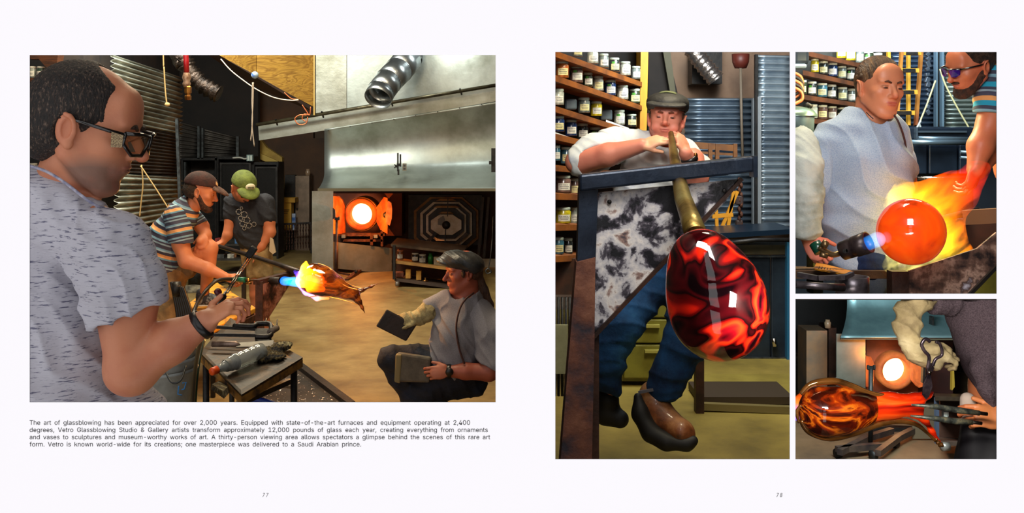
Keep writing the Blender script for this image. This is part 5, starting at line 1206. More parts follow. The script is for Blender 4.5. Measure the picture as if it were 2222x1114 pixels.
Gv = Soft(); G.chain(Gv, [(930, 676, 0, 22), (912, 688, -6, 17), (900, 692, -10, 14), (880, 690, -14, 8)], 6); hand(Gv, G.pt(906, 690, -16), (-1, -.05, -.1), (.1, -.9, .4), L=.185, ts=-1, curl=(.3, .35, .4, .5), thumb=(.8, .5, .3), skin=(178, 166, 120), k=.01)
Gv.mesh('leather_glove', gv, t, .005, disp=folds(.004, 40, (.9, .2, .3), (.3, 0, .9)))
J_ = Soft(); G.chain(J_, [(985, 795, 6, 48), (900, 782, 0, 32), (848, 778, -6, 27)], 12); G.chain(J_, [(848, 780, -6, 26), (868, 820, 6, 24), (900, 870, 20, 20), (915, 910, 30, 17)], 10)
G.chain(J_, [(1000, 805, 10, 46), (930, 838, 10, 34), (905, 868, 10, 30), (950, 890, 40, 28)], 14); G.chain(J_, [(990, 815, 10, 40), (1030, 835, 20, 24), (940, 850, 20, 26)], 12)
J_.mesh('jeans', M('dark_jeans', (22, 29, 46), (12, 15, 26), 12, .85, bump=.5), t, .008, disp=folds(.006, 22, (.7, .2, .7), (.6, 0, -.7)))
S_ = Soft(); G.chain(S_, [(1000, 838, 30, 13), (1046, 826, 30, 11)], 8); S_.mesh('shoe', black_steel, t, .006)
S_ = Soft(); G.chain(S_, [(918, 905, 10, 13), (880, 909, -10, 12)], 8); S_.mesh('shoe', black_steel, t, .006)
# what he holds
m = MB(); m.prism([G.pt(838, 672, -30), G.pt(904, 706, -22), G.pt(881, 742, -28), G.pt(815, 709, -36)], (0, .02, 0)); one(m, 'wooden_paddle', 'charred black square paddle held in the gloved hand', 'paddle', M('charred_wood', (40, 26, 22), (24, 16, 14), 12, .6, bump=.3), bevel=.008)
t2 = thing('folded_pad', 'grey folded wet newspaper pad held in the bare hand', 'pad', G.pt(893, 835, -60))
m = MB(); m.prism([G.pt(862, 766, -38), G.pt(935, 777, -44), G.pt(932, 832, -46), G.pt(858, 830, -40)], (0, .04, 0)); m.build('pad', M('pad_grey', (92, 84, 70), (60, 54, 46), 8, .7, bump=.4), t2, bevel=.012)
m = MB(); m.prism([G.pt(858, 770, -40), G.pt(872, 770, -42), G.pt(868, 834, -42), G.pt(855, 830, -42)], (0, .05, 0)); m.build('folded_edge', M('pad_tan', (120, 106, 70), rough=.8), t2, bevel=.008)

# ---- blowpipe, torches, flames and the glass fish
t = thing('blowpipe', 'long dark blowpipe from the man in the olive cap to the glass fish', 'pipe', P(600, 575, 6.5))
m = MB(); m.tube([P(476, 535, 7.1), P(545, 556, 6.8), P(606, 576, 6.4), P(668, 598, 5.85)], [.016, .018, .02, .024], 14); m.build('tube', M('pipe_dark', (62, 50, 44), (36, 30, 28), 12, .4, .6), t)
t = thing('hand_torch', 'long torch with green grip held by the striped man, blue flame', 'torch', P(560, 612, 6.0))
m = MB(); m.tube([P(508, 606, 6.08), P(533, 608, 6.0)], .018, 12); m.build('green_grip', M('torch_green', (16, 96, 70), rough=.4, coat=.4), t)
m = MB(); m.tube([P(533, 608, 6.0), P(586, 609, 5.95)], .008, 10); m.build('brass_tube', M('torch_brass', (120, 104, 84), rough=.35, metal=.8), t)
m = MB(); m.tube([P(538, 604, 5.98), P(540, 616, 5.98)], .010, 8); m.tube([P(534, 615, 5.97), P(546, 615, 5.97)], .007, 8); m.build('valve', M('brass', (1, 1, 1)), t)
m = MB(); m.lathe([(.010, 0), (.024, .01), (.025, .085), (.022, .087), (.018, .07)], P(586, 609, 5.95), P(616, 610, 5.9)-P(586, 609, 5.95), 18); m.build('nozzle', black_steel, t)
m = MB(); m.tube(curve_pts(px_path([(508, 606, 6.1), (470, 610, 6.0), (440, 640, 5.9), (420, 680, 5.6), (414, 740, 5.4)], 6)), .012, 8); m.build('gas_hose', M('rubber_black', (1, 1, 1)), t)
Gz = Fig(2.05); uz = Gz.u
t = thing('hand_torch', 'chromed twin-tube torch head held up by the balding man', 'torch', P(515, 605, 2.05))
chrome = M('chrome', (190, 180, 166), rough=.16, metal=1)
for dx in (0, 5): m = MB(); m.tube([P(489+dx, 636, 2.06), P(538+dx*1.2, 558, 2.3)], 1.6*uz, 10); m.build('chrome_tube', chrome, t)
m = MB(); m.obox(P(545, 548, 2.3), (.017, .02, .03), Matrix.Rotation(.6, 3, 'Y')); m.build('torch_tip', black_steel, t, bevel=.003)
m = MB(); m.tube([P(470, 664, 2.0), P(482, 650, 2.04), P(490, 634, 2.07)], [4.5*uz, 5*uz, 3*uz], 12); m.build('valve_body', M('valve_steel', (136, 128, 116), (84, 78, 70), 60, .3, .8), t)
m = MB(); m.lathe([(.001, -3*uz), (8*uz, -3*uz), (8*uz, 3*uz), (.001, 3*uz)], P(473, 634, 2.02), Vector((.6, -.4, .5)), 12); m.build('knob', M('knob_red', (90, 30, 40), rough=.4), t)
m = MB(); m.lathe([(.001, -3*uz), (7*uz, -3*uz), (7*uz, 3*uz), (.001, 3*uz)], P(484, 645, 2.0), Vector((.6, -.4, -.2)), 12); m.build('knob', black_steel, t)
m = MB(); m.tube(curve_pts(px_path([(472, 664, 2.0), (452, 700, 2.08), (436, 740, 2.2), (424, 800, 2.4), (418, 880, 2.5)], 2)), 5*uz, 10); m.build('hose', M('rubber_black', (1, 1, 1)), t)

def flame_mat(name, stops, strength, axis_from, axis_to, radius, nscale, thr=.42, dens=1.0, power=1.5):
    """burning gas: emission volume, hot root to cooler tip along its own axis, broken up by turbulence"""
    m = bpy.data.materials.new(name); m.use_nodes = True; nt = m.node_tree
    nt.nodes.remove(nt.nodes['Principled BSDF']); out = nt.nodes['Material Output']
    em = nt.nodes.new('ShaderNodeEmission'); nt.links.new(em.outputs[0], out.inputs['Volume'])
    tc = nt.nodes.new('ShaderNodeTexCoord')
    a = Vector(axis_from); d = Vector(axis_to)-a; L = d.length; d.normalize()
    sub = nt.nodes.new('ShaderNodeVectorMath'); sub.operation = 'SUBTRACT'; sub.inputs[1].default_value = a
    nt.links.new(tc.outputs['Object'], sub.inputs[0])
    dot = nt.nodes.new('ShaderNodeVectorMath'); dot.operation = 'DOT_PRODUCT'; dot.inputs[1].default_value = d/L
    nt.links.new(sub.outputs[0], dot.inputs[0])
    n = nt.nodes.new('ShaderNodeTexNoise'); n.inputs['Scale'].default_value = nscale; n.inputs['Detail'].default_value = 3; n.inputs['Distortion'].default_value = 1.2
    mp = nt.nodes.new('ShaderNodeMapping'); nt.links.new(tc.outputs['Object'], mp.inputs[0]); nt.links.new(mp.outputs[0], n.inputs['Vector'])
    q = d.to_track_quat('X', 'Z').inverted().to_euler(); mp.inputs['Rotation'].default_value = q; mp.inputs['Scale'].default_value = (1, 1, 1)
    mp2 = nt.nodes.new('ShaderNodeMapping'); nt.links.new(mp.outputs[0], mp2.inputs[0]); mp2.inputs['Scale'].default_value = (.35, 1, 1); nt.links.new(mp2.outputs[0], n.inputs['Vector'])
    ad = nt.nodes.new('ShaderNodeMath'); ad.operation = 'MULTIPLY_ADD'; nt.links.new(n.outputs['Fac'], ad.inputs[0]); ad.inputs[1].default_value = .5
    sb = nt.nodes.new('ShaderNodeMath'); sb.operation = 'SUBTRACT'; nt.links.new(dot.outputs['Value'], sb.inputs[0]); sb.inputs[1].default_value = .25
    nt.links.new(sb.outputs[0], ad.inputs[2])
    r = ramp(nt, stops); nt.links.new(ad.outputs[0], r.inputs[0]); nt.links.new(r.outputs[0], em.inputs['Color'])
    mr = nt.nodes.new('ShaderNodeMapRange'); mr.inputs[1].default_value = thr; mr.inputs[2].default_value = thr+.22; mr.inputs[3].default_value = 0; mr.inputs[4].default_value = 1
    nt.links.new(n.outputs['Fac'], mr.inputs[0])
    mu = nt.nodes.new('ShaderNodeMath'); mu.operation = 'MULTIPLY'; nt.links.new(mr.outputs[0], mu.inputs[0]); mu.inputs[1].default_value = strength
    nt.links.new(mu.outputs[0], em.inputs['Strength'])
    MATS[name] = m; return m
def flame(name, label, prims, mat_args, parent=None, res=.006, pname='flame', k=.02):
    """prims: (a, ra, b, rb) in world space"""
    S_ = Soft()
    for a, ra, b, rb in prims: S_.cone(a, ra, b, rb, k)
    org = wloc(parent) if parent is not None else Vector((0, 0, 0))
    mt = flame_mat(name+'_'+label[:12].replace(' ', '_'), mat_args[0], mat_args[1], Vector(mat_args[2])-org, Vector(mat_args[3])-org, *mat_args[4:])
    o = S_.mesh(pname, mt, parent, res)
    return o
tf = thing('torch_flame', 'blue-rooted orange flame licking over the round end of the glass fish', 'flame', P(660, 620, 5.85))
zf = 5.85; uf = zf/F
fp = lambda x, y, d=0: P(x, y, zf+d*uf)
BL = [(0, (10, 120, 255)), (.3, (10, 170, 250)), (.7, (60, 160, 255)), (1, (150, 140, 255))]
flame('f', 'blue one', [(fp(617, 610), 10*uf, fp(640, 612), 9*uf), (fp(640, 612), 9*uf, fp(656, 614), 13*uf)], (BL, 48, fp(616, 610), fp(662, 614), .1, 14, .2), tf, .0035, 'blue_jet')
OR = [(0, (110, 70, 255)), (.12, (255, 150, 120)), (.28, (255, 190, 30)), (.6, (255, 120, 6)), (1, (230, 50, 0))]
flame('f', 'orange two', [(fp(655, 608, -42), 12*uf, fp(662, 580, -34), 8*uf), (fp(662, 582, -32), 8*uf, fp(664, 569, -26), 3*uf), (fp(655, 612, -40), 12*uf, fp(690, 612, -48), 11*uf), (fp(664, 590, -42), 10*uf, fp(690, 598, -48), 8*uf),
      (fp(672, 628, -44), 8*uf, fp(700, 628, -46), 6*uf), (fp(648, 596, -30), 8*uf, fp(640, 590, -28), 4*uf), (fp(690, 612, -48), 9*uf, fp(706, 612, -48), 3*uf), (fp(690, 597, -48), 7*uf, fp(700, 604, -48), 3*uf)],
      (OR, 170, fp(648, 610), fp(704, 614), .1, 26, .34), tf, .0035, 'orange_flame')
PK = [(0, (120, 110, 255)), (.4, (220, 150, 255)), (.8, (255, 150, 120)), (1, (255, 130, 30))]
flame('f', 'pink three', [(fp(652, 618, -8), 8*uf, fp(664, 634, -8), 6*uf), (fp(664, 634, -8), 6*uf, fp(688, 648, -6), 5*uf), (fp(688, 648, -6), 5*uf, fp(712, 648, -4), 3*uf)], (PK, 90, fp(650, 616), fp(712, 648), .1, 20, .25), tf, .0035, 'pink_flame')

amber = None
def swirl_glass(name, stops, scale, dist, rough=.06, coat=1.0, emit=.0, trans=0.0, stretch=None, detail=3, erange=None, spec=.5):
    m, nt, b = node_mat(name)
    n = noise(nt, scale, detail, .5, dist, stretch); r = ramp(nt, stops); nt.links.new(n.outputs['Fac'], r.inputs[0])
    nt.links.new(r.outputs[0], b.inputs['Base Color']); b.inputs['Roughness'].default_value = rough; b.inputs['Coat Weight'].default_value = coat
    b.inputs['Coat Roughness'].default_value = .03; b.inputs['Transmission Weight'].default_value = trans; b.inputs['IOR'].default_value = 1.5
    if emit: nt.links.new(r.outputs[0], b.inputs['Emission Color']); b.inputs['Emission Strength'].default_value = emit
    MATS[name] = m; return m
def lerp_path(pts, n=8): return curve_pts(pts, n)
def fish(par, axis, radii, tail1, tail2, mat, clear, rr, nn=28, squash=.8):
    """vase: fat round end, long neck, two drawn-out tail points"""
    S_ = Soft()
    for (a, ra), (b, rb) in zip(list(zip(axis, radii))[:-1], list(zip(axis, radii))[1:]): S_.cone(a, ra, b, rb, rr*4)
    for tl in (tail1, tail2):
        for (a, ra), (b, rb) in zip(tl[:-1], tl[1:]): S_.cone(a, ra, b, rb, rr*3)
    return S_
t = thing('glass_fish', 'amber blown-glass form with flared two-pointed tail in the torch flame', 'glass', fp(730, 660))
axis = [fp(681, 605), fp(702, 612), fp(728, 622), (fp(752, 634)), fp(768, 640)]; rad = [34*uf, 31*uf, 22*uf, 14*uf, 11*uf]
tails = ([(fp(766, 636), 8*uf), (fp(786, 630), 3.2*uf), (fp(806, 622), 1.6*uf), (fp(821, 615), .7*uf)], [(fp(768, 642), 9*uf), (fp(780, 656), 4*uf), (fp(786, 668), 2*uf), (fp(792, 680), .8*uf)])
S_ = fish(t, axis, rad, tails[0], tails[1], None, None, .008)
S_.cone(fp(770, 632), 5*uf, fp(776, 652), 5*uf, .02)
amberm = swirl_glass('amber_glass', [(.30, (30, 12, 6)), (.44, (84, 40, 12)), (.55, (168, 96, 30)), (.68, (70, 28, 8)), (.8, (196, 124, 48))], 9, 1.2, trans=.5, stretch=(.6, 1, 1.6))
S_.mesh('amber_core', amberm, t, .0032)
gold = M('gold_glint', (236, 170, 80), rough=.12, metal=.6, coat=1)
for pts, r in (([(690, 572), (712, 580), (738, 602), (760, 618), (790, 627)], .7), ([(708, 586), (728, 606), (752, 622), (776, 629)], 1.1), ([(672, 645), (700, 642), (730, 648), (760, 656), (776, 662)], 1.0)):
    m = MB(); m.tube(curve_pts([fp(x, y, -14 if r > .9 else -4) for x, y in pts]), r*uf, 8); m.build('glass_ridge', gold, t)
# ================================================================== ROOM OF THE UPRIGHT PICTURE
before2 = {o.name for o in bpy.data.objects}
floor2 = M('olive_floor', (120, 104, 40), rough=.5, bump=.2, bscale=20, stops=[(.3, (96, 80, 32)), (.5, (136, 116, 50)), (.7, (160, 138, 64))], scale=2.2, detail=8)
wall('floor', [(.04, 1.51, 0), (P(1720, 0, 1.51).x, 1.51, 0), (P(1720, 0, 9.7).x, 9.7, 0), (.04, 9.7, 0)], (0, 0, -.1), floor2)
wall('wall_right', [(P(1720, 0, 1.51).x, 1.51, -1.2), (P(1720, 0, 9.7).x, 9.7, -1.2), (P(1720, 0, 9.7).x, 9.7, 3.7), (P(1720, 0, 1.51).x, 1.51, 3.7)], (.0015, 0, 0))
beige = M('beige_wall', (150, 122, 100), (128, 100, 80), 3, .8)
wall('wall_back', [(.04, 8.6, 0), (2.9, 8.6, 0), (2.9, 8.6, 3.7), (.04, 8.6, 3.7)], (0, .1, 0), beige)
shelf_y = M('yellow_pine', (190, 126, 20), rough=.55, bump=.2, stops=[(.35, (150, 92, 14)), (.6, (206, 146, 26)), (.7, (170, 110, 18))], scale=4, stretch=(1, 1, .3))
shelf_b = M('shelf_board', (150, 84, 22), (104, 56, 18), 5, .6, bump=.2, stretch=(.5, 1, 2))
t = thing('jar_shelf', 'tall yellow pine shelf unit full of jars behind the blower', 'shelf', P(1300, 800, 5.6))
SL = lambda x: 4.8+1.5*(x-1205)/190   # depth along the shelf
rows2 = [(118-4, 180), (164, 229), (232, 289), (291, 337), (360, 377), (421, 428), (487, 485), (556, 547)]
rows2 = [(110, 179), (163, 230), (230, 290), (290, 336), (358, 378), (420, 428), (488, 486), (556, 548)]
for y0, y1 in rows2:
    m = MB(); a, b = P(1190, y0-5*(y1-y0)/190*3 if 0 else y0-(y1-y0)*15/188, SL(1190)), P(1395, y1, SL(1395))
    bk = Vector((-.08, .26, 0)); m.prism([a, b, b+bk, a+bk], (0, 0, -.032)); m.build('board', shelf_b, t)
m = MB(); m.poly([(1391, 60), (1408, 60), (1402, 332), (1388, 332)], 6.28, .30); m.build('upright', shelf_y, t)
m = MB(); m.poly([(1180, 40), (1392, 40), (1392, 620), (1180, 620)], [5.2, 6.62, 6.62, 5.2], .02); m.build('back_panel', M('shelf_back', (60, 40, 24), (36, 26, 18), 3, .8), t)
cols = {'b': (30, 56, 104), 'g': (50, 62, 44), 'w': (176, 182, 170), 'o': (176, 96, 36), 'k': (44, 50, 50), 'y': (196, 180, 30), 't': (60, 110, 130), 'p': (120, 92, 84), 'c': (110, 120, 116)}
cname = {'b': 'blue', 'g': 'olive', 'w': 'milky white', 'o': 'orange', 'k': 'dark grey', 'y': 'yellow', 't': 'teal', 'p': 'brownish pink', 'c': 'smoky clear'}
ords = ['first', 'second', 'third', 'fourth', 'fifth', 'sixth', 'seventh', 'eighth']
lid2 = M('lid_grey_green', (168, 180, 166), (140, 152, 140), 12, .4)
jr2 = [('top', [(1253, 124, 22, 28, 'c', 0), (1286, 139, 25, 30, 'w', 0), (1310, 148, 22, 30, 'c', 0), (1333, 157, 23, 30, 'k', 1), (1357, 165, 23, 30, 'w', 0), (1380, 173, 20, 28, 'c', 0)]),
       ('second', [(1220, 170, 29, 36, 'o', 0), (1251, 180, 28, 36, 'p', 1), (1276, 189, 21, 30, 'g', 1), (1298, 198, 23, 32, 'w', 0), (1324, 208, 25, 33, 'b', 1), (1351, 217, 25, 31, 'w', 0), (1377, 226, 25, 32, 'g', 1)]),
       ('third', [(1212, 229, 24, 35, 'w', 0), (1267, 246, 26, 33, 'c', 0), (1294, 253, 25, 32, 'y', 0), (1344, 272, 24, 32, 'w', 1), (1370, 276, 23, 27, 'k', 0)]),
       ('fourth', [(1212, 287, 26, 34, 'b', 0), (1239, 296, 26, 35, 'b', 0), (1264, 303, 25, 34, 'k', 0), (1291, 312, 25, 35, 'g', 1)]),
       ('fifth', [(1209, 350, 14, 33, 't', 0), (1229, 356, 26, 36, 't', 0)]),
       ('sixth', [(1222, 418, 34, 36, 'p', 0), (1248, 424, 24, 36, 'p', 0)]),
       ('seventh', [(1222, 485, 34, 34, 'y', 0), (1246, 485, 20, 34, 'w', 0)]),
       ('eighth', [(1212, 552, 24, 36, 't', 0), (1233, 552, 20, 34, 'k', 0)])]
for nm, row in jr2:
    for i, (x, y, w_, h_, c, s_) in enumerate(row):
        z = SL(x)+.09; uu = z/F
        yb = y-1
        make_jar(cols[c], w_/2*uu, h_*uu, f'{cname[c]} jar, {ords[i]} from the left on the {nm} shelf behind the blower', 'jars on the pine shelf', P(x, yb, z), lab=lab_y if (i+len(nm)) % 3 == 0 else lab_m, sticker=bool(s_), rz=.12, lid=lid2)
for x, y in ((1240, 239), (1317, 262)):
    m = MB(); z = SL(x)+.12; m.pbox(x-14, y-24, x+12, y-1, z, .08); one(m, 'dark_tin', ('dark blue-grey tin behind the gap left of the milky jars on the third shelf' if x < 1300 else 'dark tin in the gap right of the yellow jar on the third shelf'), 'tin', M('tin_slate', (46, 56, 64), (70, 84, 92), 9, .5), bevel=.01)
for x0, y0, x1, y1, lb in ((1205, 287, 1240, 299, 'fourth'), (1315, 260, 1365, 278, 'third')):
    m = MB(); za, zb = SL(x0)-.02, SL(x1)-.02; m.poly([(x0, y0), (x1, y1), (x1, y1+6), (x0, y0+6)], [za, zb, zb, za], .004); one(m, 'shelf_strip', f'white label strip stuck on the edge of the {lb} pine shelf', 'label', M('strip_white', (206, 210, 206), rough=.7))

# ---- wall behind
bl = M('corrugated_blue', (96, 112, 128), rough=.35, metal=.75, bump=.1, bscale=10, stops=[(.35, (78, 92, 108)), (.65, (140, 156, 170))], scale=2)
bl2 = M('corrugated_bright', (150, 164, 176), rough=.35, metal=.7, bump=.1, bscale=10, stops=[(.35, (120, 134, 148)), (.65, (188, 200, 206))], scale=2)
corrugated('corrugated_panel', [P(1486, 213, 8.0), P(1634, 213, 8.0), P(1634, 500, 8.0), P(1486, 500, 8.0)], 21, .022, bl, 'blue-grey corrugated sheet behind the blower\'s shoulder')
corrugated('corrugated_panel', [P(1641, 119, 7.6), P(1722, 121, 7.6), P(1722, 500, 7.6), P(1641, 500, 7.6)], 26, .022, bl2, 'bright corrugated sheet at the right edge of the upright picture')
t = thing('steel_stud', 'pale steel stud between the two corrugated sheets of the upright picture', 'stud', P(1648, 505, 7.5))
m = MB(); m.pbox(1634, 213, 1639, 505, 7.7, .05); m.pbox(1645, 210, 1652, 500, 7.5, .05); m.build('post', M('stud_bright', (150, 156, 160), rough=.4, metal=.5), t)
m = MB(); m.pbox(1639, 118, 1645, 500, 7.52, .04); m.build('dark_gap', black_steel, t)
m = MB(); m.poly([(1408, 60), (1436, 60), (1470, 200), (1440, 420), (1405, 420)], 7.8, .2); one(m, 'dark_column', 'dark column between the pine shelf and the beige wall', 'column', dark_ceil)
m = MB(); m.poly([(1430, 60), (1448, 60), (1466, 200), (1454, 200)], 7.7, .05); one(m, 'leaning_pole', 'slanted olive pole beside the dark column above the cap', 'pole', M('olive_pole', (70, 66, 40), rough=.6))
m = MB(); m.pbox(1502, 60, 1567, 182, 8.3, .2); one(m, 'vent_box', 'dark square vent opening with foil duct on the beige wall', 'vent', black_steel)
foil = M('foil', (168, 158, 152), rough=.25, metal=.9, bump=1, bscale=20)
pp = curve_pts(px_path([(1497, 100), (1515, 125), (1535, 150), (1553, 172)], 8.0), 8)
m = MB(); m.tube(pp, [.075+.010*math.sin(i*2.4) for i in range(len(pp))], 18); one(m, 'foil_duct', 'crinkled silver foil duct coming out of the dark vent', 'duct', foil)
t = thing('pendant_sensor', 'small dark red lamp-like cap hanging from a rod above the sheets', 'lamp', P(1607, 145, 7.9))
m = MB(); m.lathe([(.001, 0), (.05, 0), (.07, .05), (.075, .12), (.001, .12)], P(1607, 148, 7.9), n=20); m.build('cap', M('lamp_red', (90, 34, 24), rough=.5), t)
m = MB(); m.tube(px_path([(1607, 148), (1609, 260), (1612, 360)], 7.85), .012, 8); m.build('rod', M('pale_rod', (110, 96, 80), rough=.6), t)
t = thing('hook_chain', 'rusty chain with hooks hanging beside the steel studs', 'chain', P(1605, 500, 7.4))
for i in range(11):
    m = MB(); m.lathe([(.012, -.012), (.030, 0), (.012, .012)], P(1604+(i % 2)*3, 392+i*10.5, 7.4), (1, .5*(i % 2), .1), 10); m.build('link', rust, t)
m = MB(); m.pbox(1597, 425, 1614, 445, 7.38, .05); m.pbox(1598, 478, 1613, 502, 7.38, .05); m.build('weight', M('weight_dark', (60, 44, 40), rough=.5), t, bevel=.01)
oak = M('ladder_wood', (128, 78, 26), (84, 48, 20), 5, .6)
t = thing('wooden_rack', 'brown wooden rack top behind the blower\'s wrist', 'rack', P(1550, 500, 7.3))
m = MB(); m.bar(P(1505, 315, 7.3), P(1598, 322, 7.3), .05); m.bar(P(1498, 330, 7.3), P(1600, 336, 7.3), .02); m.build('rail', oak, t)
for x in (1508, 1541, 1556, 1595): m = MB(); m.bar(P(x, 312, 7.28), P(x, 350, 7.28), .03); m.build('slat', oak, t)
for x0, x1 in ((1592, 1577), (1552, 1556), (1600, 1560)): m = MB(); m.bar(P(x0, 415, 7.2), P(x1, 508, 7.2), .025); m.build('leg', M('ladder_yellow', (196, 130, 20), rough=.5), t)
m = MB(); m.bar(P(1545, 470, 7.2), P(1590, 466, 7.2), .03); m.build('rung', M('ladder_yellow', (1, 1, 1)), t)
# dark steel work cabinet
cab = M('slate_steel', (44, 54, 64), rough=.35, metal=.5, bump=.15, bscale=5, stops=[(.35, (30, 36, 44)), (.65, (58, 70, 82))], scale=2)
t = thing('steel_cabinet', 'wide slate steel cabinet behind the hanging glass', 'cabinet', P(1640, 790, 6.7))
m = MB(); m.poly([(1540, 508), (1725, 497), (1725, 508), (1540, 519)], 6.6, .5); m.build('top_rail', M('rail_blue', (30, 48, 66), rough=.3, metal=.6), t)
m = MB(); m.tube(px_path([(1560, 530), (1640, 521), (1722, 521)], 6.55), .016, 10); m.build('tube_rail', black_steel, t)
m = MB(); m.pbox(1560, 532, 1725, 552, 6.75, .4); m.build('upper_shelf', M('olive_dark', (70, 62, 34), (40, 36, 24), 6, .6), t)
for x0, x1 in ((1590, 1672), (1674, 1707)): m = MB(); m.pbox(x0, 555, x1, 784, 6.7, .05); m.build('door', cab, t, bevel=.01)
m = MB(); m.pbox(1708, 525, 1713, 784, 6.65, .05); m.build('edge_post', M('post_blue', (36, 96, 128), rough=.4), t)
for y in (556, 776): m = MB(); m.pbox(1594, y, 1705, y+3, 6.68, .02); m.build('trim_strip', steel_frame, t)
m = MB(); m.pbox(1560, 552, 1592, 784, 6.9, .3); m.pbox(1592, 784, 1722, 792, 6.9, .3); m.build('body', black_steel, t)
m = MB(); m.tube(px_path([(1679, 734), (1681, 752)], 6.66), .02, 10); m.build('handle', chrome, t)
for i, (x0, x1) in enumerate(((1590, 1640), (1663, 1722))): m = MB(); m.pbox(x0, 790, x1, 810, 6.75, .2); one(m, 'wood_block', ('brown' if i == 0 else 'pale pink')+' wooden block under the slate steel cabinet', 'block', M('block%d' % i, ((96, 66, 44), (150, 118, 98))[i], rough=.8))
t = thing('olive_platform', 'low olive step board with a dark kick strip on the floor', 'step', P(1620, 905, 5.35))
m = MB(); m.pbox(1518, 862, 1722, 878, 5.5, .35); m.build('kick_strip', M('kick_brown', (58, 44, 26), rough=.6), t)
m = MB(); m.prism([P(1516, 812, 6.2), P(1725, 812, 6.2), P(1725, 862, 5.55), P(1516, 862, 5.55)], (0, 0, -.02)); m.build('board', M('olive_board', (150, 132, 54), (128, 110, 42), 4, .55), t)
m = MB(); m.bar(P(1525, 882, 5.4), P(1722, 890, 5.35), .04); m.build('pipe_rail', M('pipe_olive', (110, 96, 52), rough=.5), t)
m = MB(); m.pbox(1510, 782, 1528, 905, 5.35, .06); one(m, 'table_leg', 'dark square steel leg standing below the glass gather', 'leg', brown_steel); bpy.data.objects['table_leg'].name = 'steel_post'
t = thing('olive_chest', 'olive green drawer chest seen between the blower\'s legs', 'chest', P(1415, 830, 5.9))
ol = M('olive_paint', (132, 126, 44), (106, 100, 34), 5, .5, bump=.1)
m = MB(); m.pbox(1350, 640, 1462, 828, 5.95, .4); m.build('body', ol, t)
for y0, y1 in ((646, 690), (694, 745), (749, 822)):
    m = MB(); m.pbox(1354, y0, 1458, y1, 5.92, .03); d = m.build('drawer', ol, t, bevel=.008); m = MB(); m.pbox(1400, y0+12, 1432, y0+18, 5.89, .03); m.build('handle', M('handle_olive', (170, 160, 80), rough=.3), d)
# left lower clutter
m = MB(); m.pbox(1190, 562, 1250, 640, 5.0, .3); one(m, 'brown_crate', 'dark brown crate below the jar shelf at the left edge', 'crate', M('crate_brown', (84, 44, 20), (48, 28, 16), 6, .7))
m = MB(); m.pbox(1200, 706, 1232, 812, 4.9, .02); one(m, 'pale_board', 'pale greenish board standing at the left edge below the crate', 'board', M('board_pale', (140, 138, 104), (110, 106, 76), 5, .7))
t = thing('wire_rack', 'black wire rack at the left edge between crate and pale board', 'rack', P(1220, 830, 4.9))
for x in range(1196, 1240, 8): m = MB(); m.tube(px_path([(x, 645), (x, 860)], 4.95), .008, 6); m.build('wire', black_steel, t)

# ---- bench of the upright picture
blb = M('bench_blue_black', (22, 30, 44), (36, 46, 62), 10, .35, .4, bump=.2)
t = thing('glassblowing_bench', 'black steel bench frame with soot-marbled triangular plate before the blower', 'bench', P(1280, 1040, 3.3))
m = MB(); m.poly([(1258, 380), (1637, 339), (1642, 372), (1600, 378), (1290, 412), (1258, 416)], 3.35, .09); m.build('top_beam', blb, t, bevel=.008)
m = MB(); m.pbox(1635, 339, 1644, 385, 3.33, .06); m.build('end_cap', blb, t)
m = MB(); m.poly([(1257, 410), (1298, 412), (1292, 580), (1252, 600)], 3.38, .08); m.build('upper_post', blb, t)
m = MB(); m.poly([(1251, 570), (1292, 560), (1290, 740), (1284, 1020), (1215, 1020), (1232, 800)], 3.36, .10); m.build('rusty_post', M('rust_pink', (110, 66, 48), rough=.7, bump=.6, bscale=20, stops=[(.36, (40, 34, 44)), (.5, (104, 60, 44)), (.66, (140, 90, 66))], scale=5, detail=8), t)
m = MB(); m.poly([(1288, 700), (1300, 690), (1300, 1020), (1284, 1020)], 3.42, .08); m.build('inner_post', brown_steel, t)
scorch = M('scorched_plate', (176, 170, 170), rough=.45, metal=.1, bump=.3, bscale=30, stops=[(.40, (18, 18, 24)), (.455, (80, 74, 84)), (.5, (188, 184, 188)), (.6, (226, 218, 212)), (.66, (150, 120, 110)), (.72, (60, 56, 66))], scale=12, detail=10, dist=.3)
m = MB(); m.poly([(1299, 418), (1604, 389), (1576, 436), (1300, 724), (1284, 724), (1290, 560)], 3.41, .012); m.build('side_plate', scorch, t)
m = MB(); m.bar(P(1610, 388, 3.40), P(1287, 733, 3.40), .014, .014); m.build('plate_edge', brown_steel, t)
for x, y in ((1571, 414), (1322, 438)): m = MB(); m.lathe([(.001, -.012), (.008, -.012), (.008, 0)], P(x, y, 3.41), (0, 1, 0), 12); m.build('bolt_hole', black_steel, t)

# ---- the blower
t = person('blower in black flat cap and white t-shirt, both hands at the pipe mouth', P(1440, 975, 4.4))
G = Fig(4.2); u = G.u; sk = (214, 132, 108)
B_ = Soft(); Hd = Head(G.pt(1446, 258), 112*u, -3, -4, 4)
Hd.face(B_, sk, lips=(180, 92, 82)); Hd.detail(B_, sk); Hd.brows(None, M('brow_red', (110, 60, 40), rough=.8), t)
for q in (-1, 1): Hd.e(B_, (q*.17, .25, -.20), (.09, .09, .09), .05, (224, 134, 112))
G.cone(B_, (1440, 290, 20, 30), (1430, 330, 30, 36), 10, sk)
G.chain(B_, [(1424, 356, 34, 34), (1400, 420, 44, 46), (1390, 540, 60, 50)], 12, sk)
G.chain(B_, [(1325, 320, 30, 36), (1262, 348, 0, 29)], 12, sk)
G.chain(B_, [(1252, 352, -4, 26), (1320, 336, -40, 24), (1392, 316, -70, 15)], 10, sk)
